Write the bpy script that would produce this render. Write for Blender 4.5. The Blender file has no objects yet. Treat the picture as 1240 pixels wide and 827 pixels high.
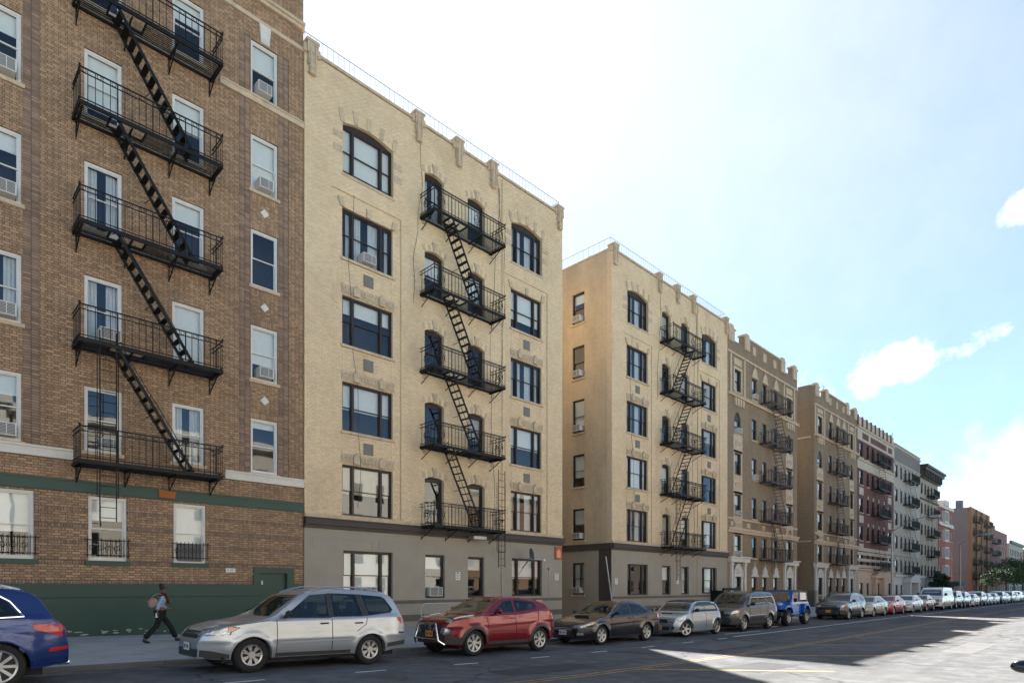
import bpy, bmesh, math, random
import numpy as np
from mathutils import Vector, Matrix
from mathutils.bvhtree import BVHTree
random.seed(11); rng = np.random.default_rng(5)
R = math.radians
scn = bpy.context.scene
COL = scn.collection

# ------------------------------------------------------------ camera, sky, sun, exposure
FY = 22.3                                  # the facade line; street runs along +X, camera stands on the road at the origin
cam_d = bpy.data.cameras.new('camera'); cam = bpy.data.objects.new('camera', cam_d); COL.objects.link(cam)
cam.location = (0, 0, 1.75); cam.rotation_euler = (R(90), 0, R(-45))
cam_d.sensor_width = 36; cam_d.lens = 36*750/1240; cam_d.shift_y = 297.5/1240
cam_d.clip_start = .05; cam_d.clip_end = 6000
scn.camera = cam
SUN = Vector((14.2, 17.1, 22.2)).normalized()
sun_el = math.asin(SUN.z); sun_az = math.atan2(SUN.x, SUN.y)
wd = bpy.data.worlds.new('World'); scn.world = wd; wd.use_nodes = True
nt = wd.node_tree; N = nt.nodes; LK = nt.links
bg = N['Background']; bg.inputs['Strength'].default_value = .05
sky = N.new('ShaderNodeTexSky'); sky.sky_type = 'NISHITA'; sky.sun_disc = False
sky.sun_elevation = sun_el; sky.sun_rotation = sun_az
sky.air_density = .52; sky.dust_density = .12; sky.ozone_density = .3; sky.altitude = 20
tc = N.new('ShaderNodeTexCoord')
def wn(t, **k):
    n = N.new(t)
    for a, v in k.items(): setattr(n, a, v)
    return n
def wmath(op, a, b=None, clamp=False):
    n = wn('ShaderNodeMath', operation=op, use_clamp=clamp)
    for i, v in enumerate((a, b)):
        if v is None: continue
        if isinstance(v, (int, float)): n.inputs[i].default_value = v
        else: LK.new(v, n.inputs[i])
    return n.outputs[0]
def wsmooth(v, lo, hi):
    n = wn('ShaderNodeMapRange', interpolation_type='SMOOTHSTEP'); LK.new(v, n.inputs[0])
    n.inputs[1].default_value = lo; n.inputs[2].default_value = hi; return n.outputs[0]
sep = wn('ShaderNodeSeparateXYZ'); LK.new(tc.outputs['Generated'], sep.inputs[0])
zc = wmath('MAXIMUM', sep.outputs[2], .02)
zc2 = wmath('ADD', zc, .12)
cmb = wn('ShaderNodeCombineXYZ')
LK.new(wmath('DIVIDE', sep.outputs[0], zc2), cmb.inputs[0]); LK.new(wmath('DIVIDE', sep.outputs[1], zc2), cmb.inputs[1])
nz = wn('ShaderNodeTexNoise'); nz.inputs['Scale'].default_value = .75; nz.inputs['Detail'].default_value = 9; nz.inputs['Roughness'].default_value = .58
nz.inputs['Distortion'].default_value = .5
LK.new(cmb.outputs[0], nz.inputs['Vector'])
thin = wsmooth(nz.outputs[0], .45, .85)                      # thin high cloud everywhere
nz2 = wn('ShaderNodeTexNoise'); nz2.inputs['Scale'].default_value = 13; nz2.inputs['Detail'].default_value = 8; nz2.inputs['Roughness'].default_value = .6
LK.new(tc.outputs['Generated'], nz2.inputs['Vector'])
def cloud(u, v, a, b, tilt, soft, amp):                      # a soft white bank, cloud and painted glare alike, at a direction (u right, v up of the view axis)
    f = Vector((.70711, .70711, 0)); r = Vector((.70711, -.70711, 0)); up = Vector((0, 0, 1))
    c = (f + r*u + up*v).normalized()
    ex = c.cross(up).normalized(); ey = ex.cross(c)
    ex2 = ex*math.cos(tilt) + ey*math.sin(tilt); ey2 = -ex*math.sin(tilt) + ey*math.cos(tilt)
    def dot(vec):
        n = wn('ShaderNodeVectorMath', operation='DOT_PRODUCT'); LK.new(tc.outputs['Generated'], n.inputs[0]); n.inputs[1].default_value = vec; return n.outputs['Value']
    dx = wmath('DIVIDE', dot(ex2), a); dy = wmath('DIVIDE', dot(ey2), b)
    d = wmath('SQRT', wmath('ADD', wmath('MULTIPLY', dx, dx), wmath('MULTIPLY', dy, dy)))
    d = wmath('ADD', d, wmath('MULTIPLY', wmath('SUBTRACT', nz2.outputs[0], .5), amp))
    front = wsmooth(dot(c), .2, .5)
    return wmath('MULTIPLY', wsmooth(d, 1.0 + soft, 1.0 - soft), front)
c1 = cloud(.62, .36, .088, .024, R(6), .5, 4.4)
c2 = cloud(.9, .12, .31, .095, R(12), .7, 2.2)
c3 = cloud(.835, .62, .028, .018, R(20), .4, 2.4)
sun_glare = cloud(-.1, .95, .62, .42, R(-6), .9, .4)  # bright haze around the sun, painted into the sky colour; not a cloud
m = wmath('MAXIMUM', wmath('MULTIPLY', thin, .05), wmath('MAXIMUM', wmath('MULTIPLY', c1, .95), wmath('MAXIMUM', c2, wmath('MAXIMUM', c3, wmath('MULTIPLY', sun_glare, .6)))))
mix = wn('ShaderNodeMix', data_type='RGBA'); LK.new(m, mix.inputs['Factor'])
tn = wn('ShaderNodeVectorMath', operation='MULTIPLY'); LK.new(sky.outputs[0], tn.inputs[0]); tn.inputs[1].default_value = (.87, 1.05, 1.0); LK.new(tn.outputs[0], mix.inputs['A']); mix.inputs['B'].default_value = (4.8, 4.9, 5.0, 1)
LK.new(mix.outputs['Result'], bg.inputs['Color'])
sl = bpy.data.lights.new('sun', 'SUN'); sl.energy = 3.9; sl.angle = R(.55); sl.color = (1, .95, .86)
so = bpy.data.objects.new('sun', sl); COL.objects.link(so); so.location = (30, 40, 60)
so.rotation_euler = SUN.to_track_quat('Z', 'Y').to_euler()
scn.view_settings.view_transform = 'Standard'; scn.view_settings.look = 'None'
scn.view_settings.exposure = 2.55; scn.view_settings.gamma = 1
scn.render.resolution_x = 1024; scn.render.resolution_y = 682
try:
    scn.cycles.max_bounces = 8; scn.cycles.transparent_max_bounces = 12; scn.cycles.caustics_reflective = False; scn.cycles.caustics_refractive = False
except Exception: pass

# ------------------------------------------------------------ materials
MATS = {}
def pm(name, col, rough=.7, metal=0, var=.12, vs=2.5, bump=0, bs=60, island=0, coat=0, spec=.4, stain=0, stain_col=(.05, .045, .04), stain_s=.6, coord='Object', streak=0, s0=.5, s1=.78):
    if name in MATS: return MATS[name]
    m = bpy.data.materials.new(name); m.use_nodes = True; t = m.node_tree; n = t.nodes; l = t.links
    p = n['Principled BSDF']; p.inputs['Roughness'].default_value = rough; p.inputs['Metallic'].default_value = metal
    p.inputs['Specular IOR Level'].default_value = spec
    if coat: p.inputs['Coat Weight'].default_value = coat; p.inputs['Coat Roughness'].default_value = .04
    tc = n.new('ShaderNodeTexCoord'); geo = n.new('ShaderNodeNewGeometry')
    vec = geo.outputs['Position'] if coord == 'World' else tc.outputs['Object']
    out = None
    def mulv(src, amt, center=.5):
        a = n.new('ShaderNodeMath'); a.operation = 'MULTIPLY_ADD'; l.new(src, a.inputs[0]); a.inputs[1].default_value = 2*amt; a.inputs[2].default_value = 1-2*amt*center
        return a.outputs[0]
    f = None
    if var:
        nn = n.new('ShaderNodeTexNoise'); nn.inputs['Scale'].default_value = vs; nn.inputs['Detail'].default_value = 6; nn.inputs['Roughness'].default_value = .65
        l.new(vec, nn.inputs['Vector']); f = mulv(nn.outputs[0], var*1.6)
    if island:
        g = mulv(geo.outputs['Random Per Island'], island)
        if f is None: f = g
        else:
            a = n.new('ShaderNodeMath'); a.operation = 'MULTIPLY'; l.new(f, a.inputs[0]); l.new(g, a.inputs[1]); f = a.outputs[0]
    base = None
    if f is not None:
        v = n.new('ShaderNodeVectorMath'); v.operation = 'SCALE'; v.inputs[0].default_value = col[:3]; l.new(f, v.inputs['Scale']); base = v.outputs[0]
    if stain:
        ns = n.new('ShaderNodeTexNoise'); ns.inputs['Scale'].default_value = stain_s; ns.inputs['Detail'].default_value = 7; ns.inputs['Roughness'].default_value = .7
        if streak:
            mp = n.new('ShaderNodeMapping'); mp.inputs['Scale'].default_value = (1, 1, streak); l.new(vec, mp.inputs[0]); l.new(mp.outputs[0], ns.inputs['Vector'])
        else: l.new(vec, ns.inputs['Vector'])
        mr = n.new('ShaderNodeMapRange'); l.new(ns.outputs[0], mr.inputs[0]); mr.inputs[1].default_value = s0; mr.inputs[2].default_value = s1; mr.inputs[4].default_value = stain
        mx = n.new('ShaderNodeMix'); mx.data_type = 'RGBA'; l.new(mr.outputs[0], mx.inputs['Factor'])
        if base is not None: l.new(base, mx.inputs['A'])
        else: mx.inputs['A'].default_value = (*col[:3], 1)
        mx.inputs['B'].default_value = (*stain_col, 1); base = mx.outputs['Result']
    if base is not None: l.new(base, p.inputs['Base Color'])
    else: p.inputs['Base Color'].default_value = (*col[:3], 1)
    if bump:
        nb = n.new('ShaderNodeTexNoise'); nb.inputs['Scale'].default_value = bs; nb.inputs['Detail'].default_value = 4; l.new(vec, nb.inputs['Vector'])
        b = n.new('ShaderNodeBump'); b.inputs['Strength'].default_value = bump; b.inputs['Distance'].default_value = .01; l.new(nb.outputs[0], b.inputs['Height']); l.new(b.outputs[0], p.inputs['Normal'])
    MATS[name] = m; return m
def brick_mat(name, c1, c2, mortar, scale=1.0, stain=.25):
    if name in MATS: return MATS[name]
    m = bpy.data.materials.new(name); m.use_nodes = True; t = m.node_tree; n = t.nodes; l = t.links
    p = n['Principled BSDF']; p.inputs['Roughness'].default_value = .85
    geo = n.new('ShaderNodeNewGeometry'); sp = n.new('ShaderNodeSeparateXYZ'); l.new(geo.outputs['Position'], sp.inputs[0])
    ad = n.new('ShaderNodeMath'); l.new(sp.outputs[0], ad.inputs[0]); l.new(sp.outputs[1], ad.inputs[1])
    cb = n.new('ShaderNodeCombineXYZ'); l.new(ad.outputs[0], cb.inputs[0]); l.new(sp.outputs[2], cb.inputs[1])
    bt = n.new('ShaderNodeTexBrick'); l.new(cb.outputs[0], bt.inputs['Vector'])
    bt.inputs['Scale'].default_value = 1; bt.inputs['Brick Width'].default_value = .215*scale; bt.inputs['Row Height'].default_value = .077*scale
    bt.inputs['Mortar Size'].default_value = .007; bt.inputs['Color1'].default_value = (*c1, 1); bt.inputs['Color2'].default_value = (*c2, 1); bt.inputs['Mortar'].default_value = (*mortar, 1)
    nn = n.new('ShaderNodeTexNoise'); nn.inputs['Scale'].default_value = .5; nn.inputs['Detail'].default_value = 8; nn.inputs['Roughness'].default_value = .7
    mp = n.new('ShaderNodeMapping'); mp.inputs['Scale'].default_value = (1, 1, .35); l.new(geo.outputs['Position'], mp.inputs[0]); l.new(mp.outputs[0], nn.inputs['Vector'])
    mr = n.new('ShaderNodeMapRange'); l.new(nn.outputs[0], mr.inputs[0]); mr.inputs[1].default_value = .3; mr.inputs[2].default_value = .75; mr.inputs[3].default_value = 1+stain*.5; mr.inputs[4].default_value = 1-stain
    v = n.new('ShaderNodeVectorMath'); v.operation = 'SCALE'; l.new(bt.outputs['Color'], v.inputs[0]); l.new(mr.outputs[0], v.inputs['Scale'])
    l.new(v.outputs[0], p.inputs['Base Color'])
    b = n.new('ShaderNodeBump'); b.inputs['Strength'].default_value = .5; b.inputs['Distance'].default_value = .01; b.invert = True
    l.new(bt.outputs['Fac'], b.inputs['Height']); l.new(b.outputs[0], p.inputs['Normal'])
    MATS[name] = m; return m
def glass_mat(name, tint=(.86, .9, .9), f0=.095, wav=.03):
    if name in MATS: return MATS[name]
    m = bpy.data.materials.new(name); m.use_nodes = True; t = m.node_tree; n = t.nodes; l = t.links
    n.remove(n['Principled BSDF']); o = n['Material Output']
    tr = n.new('ShaderNodeBsdfTransparent'); tr.inputs[0].default_value = (*tint, 1)
    gl = n.new('ShaderNodeBsdfGlossy'); gl.inputs['Roughness'].default_value = .015; gl.inputs['Color'].default_value = (.95, .97, 1, 1)
    lw = n.new('ShaderNodeLayerWeight'); pw = n.new('ShaderNodeMath'); pw.operation = 'POWER'; l.new(lw.outputs['Facing'], pw.inputs[0]); pw.inputs[1].default_value = 5
    lw.inputs[0].default_value = .5; fr = n.new('ShaderNodeMath'); fr.operation = 'MULTIPLY_ADD'; l.new(pw.outputs[0], fr.inputs[0]); fr.inputs[1].default_value = 1-f0; fr.inputs[2].default_value = f0
    mx = n.new('ShaderNodeMixShader'); l.new(fr.outputs[0], mx.inputs[0]); l.new(tr.outputs[0], mx.inputs[1]); l.new(gl.outputs[0], mx.inputs[2]); l.new(mx.outputs[0], o.inputs[0])
    geo = n.new('ShaderNodeNewGeometry'); nz = n.new('ShaderNodeTexNoise'); nz.inputs['Scale'].default_value = .9; nz.inputs['Detail'].default_value = 2; l.new(geo.outputs['Position'], nz.inputs['Vector'])
    b = n.new('ShaderNodeBump'); b.inputs['Strength'].default_value = wav; b.inputs['Distance'].default_value = .06; l.new(nz.outputs[0], b.inputs['Height']); l.new(b.outputs[0], gl.inputs['Normal']); pass
    MATS[name] = m; return m
def brick_geo(name, col, col2, stain=.25, stain_s=.35, isl=.2):
    """bricks built as geometry: a tone per brick, soot in patches of its own"""
    if name in MATS: return MATS[name]
    m = pm(name, col, .88, var=.1, vs=.8, island=isl, stain=stain, stain_col=col2, stain_s=stain_s, coord='World', bump=.25, bs=55, streak=.45, spec=.25)
    return m
M = dict(
    brown_brick=brick_geo('brown_brick', (.375, .245, .15), (.11, .08, .06), .4, .5, .24),
    dark_brick=brick_geo('dark_brick', (.285, .195, .14), (.06, .045, .04), .3, .6, .25),
    mortar_dark=pm('mortar_dark', (.085, .065, .05), .95, var=.2),
    cream_brick=brick_geo('cream_brick', (.72, .57, .375), (.46, .33, .2), .6, .45, .07),
    mortar_cream=pm('mortar_cream', (.57, .445, .295), .95, var=.15, coord='World'),
    stone=pm('limestone', (.52, .415, .29), .85, var=.25, vs=4, bump=.6, bs=25, stain=.7, stain_col=(.27, .205, .14), stain_s=3, coord='World'),
    white_stone=pm('white_stone', (.62, .59, .53), .8, var=.12, vs=3, bump=.3, bs=30, stain=.35, stain_col=(.3, .27, .23), stain_s=2, coord='World'),
    grey_stucco=pm('grey_stucco', (.325, .29, .235), .85, var=.1, vs=1.2, bump=.25, bs=90, stain=.3, stain_col=(.22, .195, .155), stain_s=.7, coord='World', streak=.3),
    brown_paint=pm('brown_paint', (.055, .043, .035), .6, var=.2, coord='World'),
    band_paint=pm('band_paint', (.13, .112, .095), .75, var=.15, coord='World'),
    green_paint=pm('green_paint', (.014, .052, .040), .42, var=.14, vs=1.5, bump=.15, bs=20, coord='World', stain=.25, stain_col=(.03, .045, .04), stain_s=1.2),
    green_flake=pm('paint_flake', (.35, .34, .31), .9, var=.2),
    iron=pm('black_iron', (.0065, .0063, .006), .6, var=.2, spec=.3, stain=.3, stain_col=(.045, .03, .022), stain_s=5),
    rust=pm('rusty_iron', (.06, .04, .034), .7, var=.25, stain=.4, stain_col=(.11, .055, .03), stain_s=4),
    white_frame=pm('white_frame', (.66, .65, .62), .5, var=.08, vs=6, stain=.15, stain_col=(.4, .38, .34), stain_s=4),
    dark_frame=pm('dark_frame', (.035, .025, .021), .45, var=.15),
    blind=pm('blind_cloth', (.8, .79, .75), .85, var=.08, vs=4),
    blind2=pm('blind_tan', (.5, .44, .34), .85, var=.1, vs=4),
    curtain=pm('curtain_cloth', (.6, .6, .6), .9, var=.15, vs=8),
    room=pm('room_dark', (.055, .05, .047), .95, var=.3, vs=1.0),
    glass=glass_mat('window_glass'),
    ac=pm('ac_case', (.6, .59, .55), .55, var=.1, stain=.25, stain_col=(.35, .3, .24), stain_s=6),
    ac_grille=pm('ac_grille', (.12, .12, .12), .6, var=.1),
    tar=pm('roof_tar', (.06, .06, .06), .95, var=.2),
    tan_brick=brick_mat('tan_brick', (.285, .205, .125), (.235, .168, .102), (.2, .16, .115)),
    side_brick=brick_mat('side_brick', (.54, .42, .275), (.49, .375, .245), (.42, .335, .23), 1.0, .35),
    red_brick=brick_mat('red_brick', (.16, .055, .042), (.12, .042, .034), (.13, .08, .07)),
    red_brick2=brick_mat('orange_red_brick', (.33, .095, .06), (.28, .08, .05), (.24, .14, .11)),
    pale_stone=pm('pale_stone', (.40, .375, .32), .85, var=.15, vs=1.0, bump=.3, bs=8, coord='World', stain=.35, stain_col=(.2, .185, .16), stain_s=.8),
    beige_brick=brick_mat('beige_brick', (.40, .34, .26), (.35, .30, .225), (.3, .27, .22)),
    orange_brick=brick_mat('orange_brick', (.34, .175, .085), (.29, .15, .075), (.22, .15, .1)),
    rose_brick=brick_mat('rose_brick', (.27, .12, .095), (.23, .1, .08), (.2, .14, .12)),
    grey_wall=pm('grey_render', (.2, .185, .165), .9, var=.12, vs=.5, coord='World', bump=.2, bs=6),
    peach=pm('peach_stucco', (.6, .44, .32), .85, var=.1, coord='World'),
    concrete=pm('concrete', (.40, .385, .365), .9, var=.1, vs=1.5, bump=.25, bs=45, coord='World', stain=.6, stain_col=(.2, .19, .18), stain_s=1.1, s0=.46, s1=.72),
    kerb=pm('kerb_stone', (.12, .117, .115), .85, var=.2, vs=3, bump=.3, bs=30, coord='World'),
    white_line=pm('road_paint_white', (.66, .66, .64), .7, var=.15, vs=12, coord='World', stain=.55, stain_col=(.12, .12, .12), stain_s=9),
    yellow_line=pm('road_paint_yellow', (.5, .29, .06), .75, var=.15, vs=12, coord='World', stain=1.0, stain_col=(.105, .1, .095), stain_s=5, s0=.33, s1=.66),
    sign_white=pm('sign_white', (.7, .7, .68), .6, var=.04),
    ink=pm('ink', (.05, .05, .05), .7, var=0),
    sign_red=pm('sign_red', (.36, .075, .03), .5, var=.05), sign_orange=pm('sign_orange', (.75, .32, .16), .5, var=.05),
    lamp_metal=pm('lamp_metal', (.3, .31, .31), .5, metal=.6, var=.1),
    galv=pm('galvanised', (.36, .37, .38), .45, metal=.7, var=.15),
    cable=pm('cable', (.03, .028, .027), .6, var=0),
    dish=pm('dish_grey', (.17, .175, .19), .5, var=.05),
)

# ------------------------------------------------------------ helpers
WL = {}
def wloc(o):
    return WL.get(o.name, Vector((0, 0, 0)))
def link(name, data, parent=None, loc=(0, 0, 0), rz=0, mat=None):
    o = bpy.data.objects.new(name, data); COL.objects.link(o); o.location = loc; o.rotation_euler = (0, 0, rz)
    if parent is not None: o.parent = parent; WL[o.name] = wloc(parent) + Vector(loc)
    else: WL[o.name] = Vector(loc)
    if mat is not None and data is not None and not data.materials: data.materials.append(mat)
    return o
def tag(o, label=None, cat=None, group=None, kind=None):
    if label: o['label'] = label
    if cat: o['category'] = cat
    if group: o['group'] = group
    if kind: o['kind'] = kind
    return o
def thing(name, loc, label, cat, group=None):
    return tag(link(name, None, None, loc), label, cat, group)
class MB:
    def __init__(s): s.v = []; s.f = []
    def box(s, x0, x1, y0, y1, z0, z1):
        b = len(s.v)
        s.v += [(x0, y0, z0), (x1, y0, z0), (x1, y1, z0), (x0, y1, z0), (x0, y0, z1), (x1, y0, z1), (x1, y1, z1), (x0, y1, z1)]
        s.f += [(b, b+3, b+2, b+1), (b+4, b+5, b+6, b+7), (b, b+1, b+5, b+4), (b+1, b+2, b+6, b+5), (b+2, b+3, b+7, b+6), (b+3, b, b+4, b+7)]
        return s
    def rod(s, a, b, r, n=5, r2=None):
        a = Vector(a); b = Vector(b); d = (b-a)
        if d.length < 1e-6: return s
        d.normalize(); u = d.orthogonal().normalized(); w = d.cross(u); k = len(s.v); r2 = r if r2 is None else r2
        for i in range(n):
            t = 2*math.pi*i/n; o = u*math.cos(t)+w*math.sin(t); s.v.append(tuple(a+o*r)); s.v.append(tuple(b+o*r2))
        for i in range(n):
            j = (i+1) % n; s.f.append((k+2*i, k+2*j, k+2*j+1, k+2*i+1))
        s.f.append(tuple(k+2*i for i in reversed(range(n)))); s.f.append(tuple(k+2*i+1 for i in range(n)))
        return s
    def path(s, pts, r, n=5):
        for a, b in zip(pts, pts[1:]): s.rod(a, b, r, n)
        return s
    def bar(s, a, b, w, h, up=(0, 0, 1)):
        """rectangular bar from a to b, w across, h along up"""
        a = Vector(a); b = Vector(b); d = (b-a).normalized(); up = Vector(up); sd = d.cross(up).normalized(); u2 = sd.cross(d)
        k = len(s.v)
        for p in (a, b):
            for i, j in ((-1, -1), (1, -1), (1, 1), (-1, 1)): s.v.append(tuple(p + sd*(w/2*i) + u2*(h/2*j)))
        s.f += [(k, k+3, k+2, k+1), (k+4, k+5, k+6, k+7)] + [(k+i, k+(i+1) % 4, k+4+(i+1) % 4, k+4+i) for i in range(4)]
        return s
    def prism(s, pts, y0, y1):
        """outline in x,z extruded along y"""
        k = len(s.v); n = len(pts)
        s.v += [(x, y0, z) for x, z in pts] + [(x, y1, z) for x, z in pts]
        s.f.append(tuple(k+i for i in range(n))); s.f.append(tuple(k+n+i for i in reversed(range(n))))
        for i in range(n):
            j = (i+1) % n; s.f.append((k+i, k+n+i, k+n+j, k+j))
        return s
    def ring(s, c, r, t, axis='y', n=14, a0=0, a1=2*math.pi):
        pts = []
        for i in range(n+1):
            q = a0+(a1-a0)*i/n
            if axis == 'y': pts.append((c[0]+r*math.cos(q), c[1], c[2]+r*math.sin(q)))
            elif axis == 'x': pts.append((c[0], c[1]+r*math.cos(q), c[2]+r*math.sin(q)))
            else: pts.append((c[0]+r*math.cos(q), c[1]+r*math.sin(q), c[2]))
        return s.path(pts, t, 4)
    def mesh(s, name, off=Vector((0, 0, 0))):
        me = bpy.data.meshes.new(name); me.from_pydata([(a-off[0], b-off[1], c-off[2]) for a, b, c in s.v], [], s.f); me.validate(); me.update(); return me
    def build(s, name, mat, parent=None, smooth=False):
        if parent is not None: off = wloc(parent); o = link(name, s.mesh(name, off), parent, (0, 0, 0), 0, mat)
        else:
            a = np.array(s.v); off = Vector((float((a[:, 0].min()+a[:, 0].max())/2), float((a[:, 1].min()+a[:, 1].max())/2), float(a[:, 2].min())))
            o = link(name, s.mesh(name, off), None, off, 0, mat)
        if smooth: shade(o)
        return o
def shade(o, ang=35):
    me = o.data; me.polygons.foreach_set('use_smooth', [True]*len(me.polygons))
    try: me.set_sharp_from_angle(angle=R(ang))
    except Exception: pass
CACHE = {}
def cached(key, fn):
    if key not in CACHE: CACHE[key] = fn()
    return CACHE[key]
def minus(iv, holes):
    out = [iv]
    for a, b in holes:
        nx = []
        for p, q in out:
            if b <= p or a >= q: nx.append((p, q)); continue
            if a > p: nx.append((p, a))
            if b < q: nx.append((b, q))
        out = nx
    return out
def wall_boxes(mb, x0, x1, z0, z1, ops, y0, y1):
    zs = sorted({z0, z1, *[min(max(o[1], z0), z1) for o in ops], *[min(max(o[3], z0), z1) for o in ops]})
    for a, b in zip(zs, zs[1:]):
        if b-a < 1e-5: continue
        c = (a+b)/2
        for p, q in minus((x0, x1), [(o[0], o[2]) for o in ops if o[1] < c < o[3]]):
            if q-p > 1e-4: mb.box(p, q, y0, y1, a, b)
def brick_rects(x0, x1, z0, z1, ops, bond='flemish', course=.077, j=.011, L=.202, Hd=.098):
    out = []; n = int(math.ceil((z1-z0)/course))
    for k in range(n):
        za = z0+k*course; zb = min(za+course-j, z1)
        if zb-za < .012: continue
        br = sorted({za, zb, *[o[1] for o in ops if za < o[1] < zb], *[o[3] for o in ops if za < o[3] < zb]})
        if bond == 'flemish': seq = [L, Hd]; ph = (0 if k % 2 == 0 else (L-Hd)/2+Hd+j)
        elif bond == 'stack': seq = [L]; ph = 0
        else: seq = [L]; ph = 0 if k % 2 == 0 else (L+j)/2
        per = sum(seq)+j*len(seq)
        for a, b in zip(br, br[1:]):
            if b-a < .008: continue
            c = (a+b)/2
            for p, q in minus((x0, x1), [(o[0], o[2]) for o in ops if o[1] < c < o[3]]):
                i0 = math.floor((p-x0-ph)/per)-1; x = x0+ph+i0*per; i = 0
                while x < q:
                    w = seq[i % len(seq)]; l = max(x, p); r = min(x+w, q)
                    if r-l > .015: out.append((l, r, a, b))
                    x += w+j; i += 1
    return np.array(out) if out else np.zeros((0, 4))
def bricks_mesh(name, rc, y, off, depth=.009, jit=.002):
    n = len(rc); l, r, a, b = rc.T
    yf = y - depth + rng.uniform(-jit, jit, n); yb = np.full(n, y + .002)
    v = np.empty((n, 8, 3)); e = .0018
    for i, (xx, zz, yy) in enumerate(((l+e, a+e, yf), (r-e, a+e, yf), (r-e, b-e, yf), (l+e, b-e, yf), (l, a, yb), (r, a, yb), (r, b, yb), (l, b, yb))):
        v[:, i, 0] = xx; v[:, i, 1] = yy; v[:, i, 2] = zz
    v = v.reshape(-1, 3) - np.array(off)
    q = np.array([(0, 1, 2, 3), (4, 5, 1, 0), (5, 6, 2, 1), (6, 7, 3, 2), (7, 4, 0, 3)])
    f = (np.arange(n)[:, None, None]*8 + q[None]).reshape(-1, 4)
    me = bpy.data.meshes.new(name); me.vertices.add(len(v)); me.vertices.foreach_set('co', v.ravel())
    me.loops.add(f.size); me.loops.foreach_set('vertex_index', f.ravel().astype(np.int32))
    me.polygons.add(len(f)); me.polygons.foreach_set('loop_start', np.arange(0, f.size, 4, dtype=np.int32)); me.polygons.foreach_set('loop_total', np.full(len(f), 4, dtype=np.int32))
    me.update(calc_edges=True); me.validate(); return me
def zroad(X):
    return float(np.interp(X, [-40, -20, 0, 5, 10, 16, 26, 45, 70, 130, 300, 700], [.6, .4, .2, .11, -.03, -.13, -.19, -.22, -.3, -.5, -.9, -1.5]))
YK, YB = 14.2, FY          # kerb line, building line
def zwalk(X, Y): return zroad(X) + .09 + .06*(Y-YK)/(YB-YK)

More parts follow.
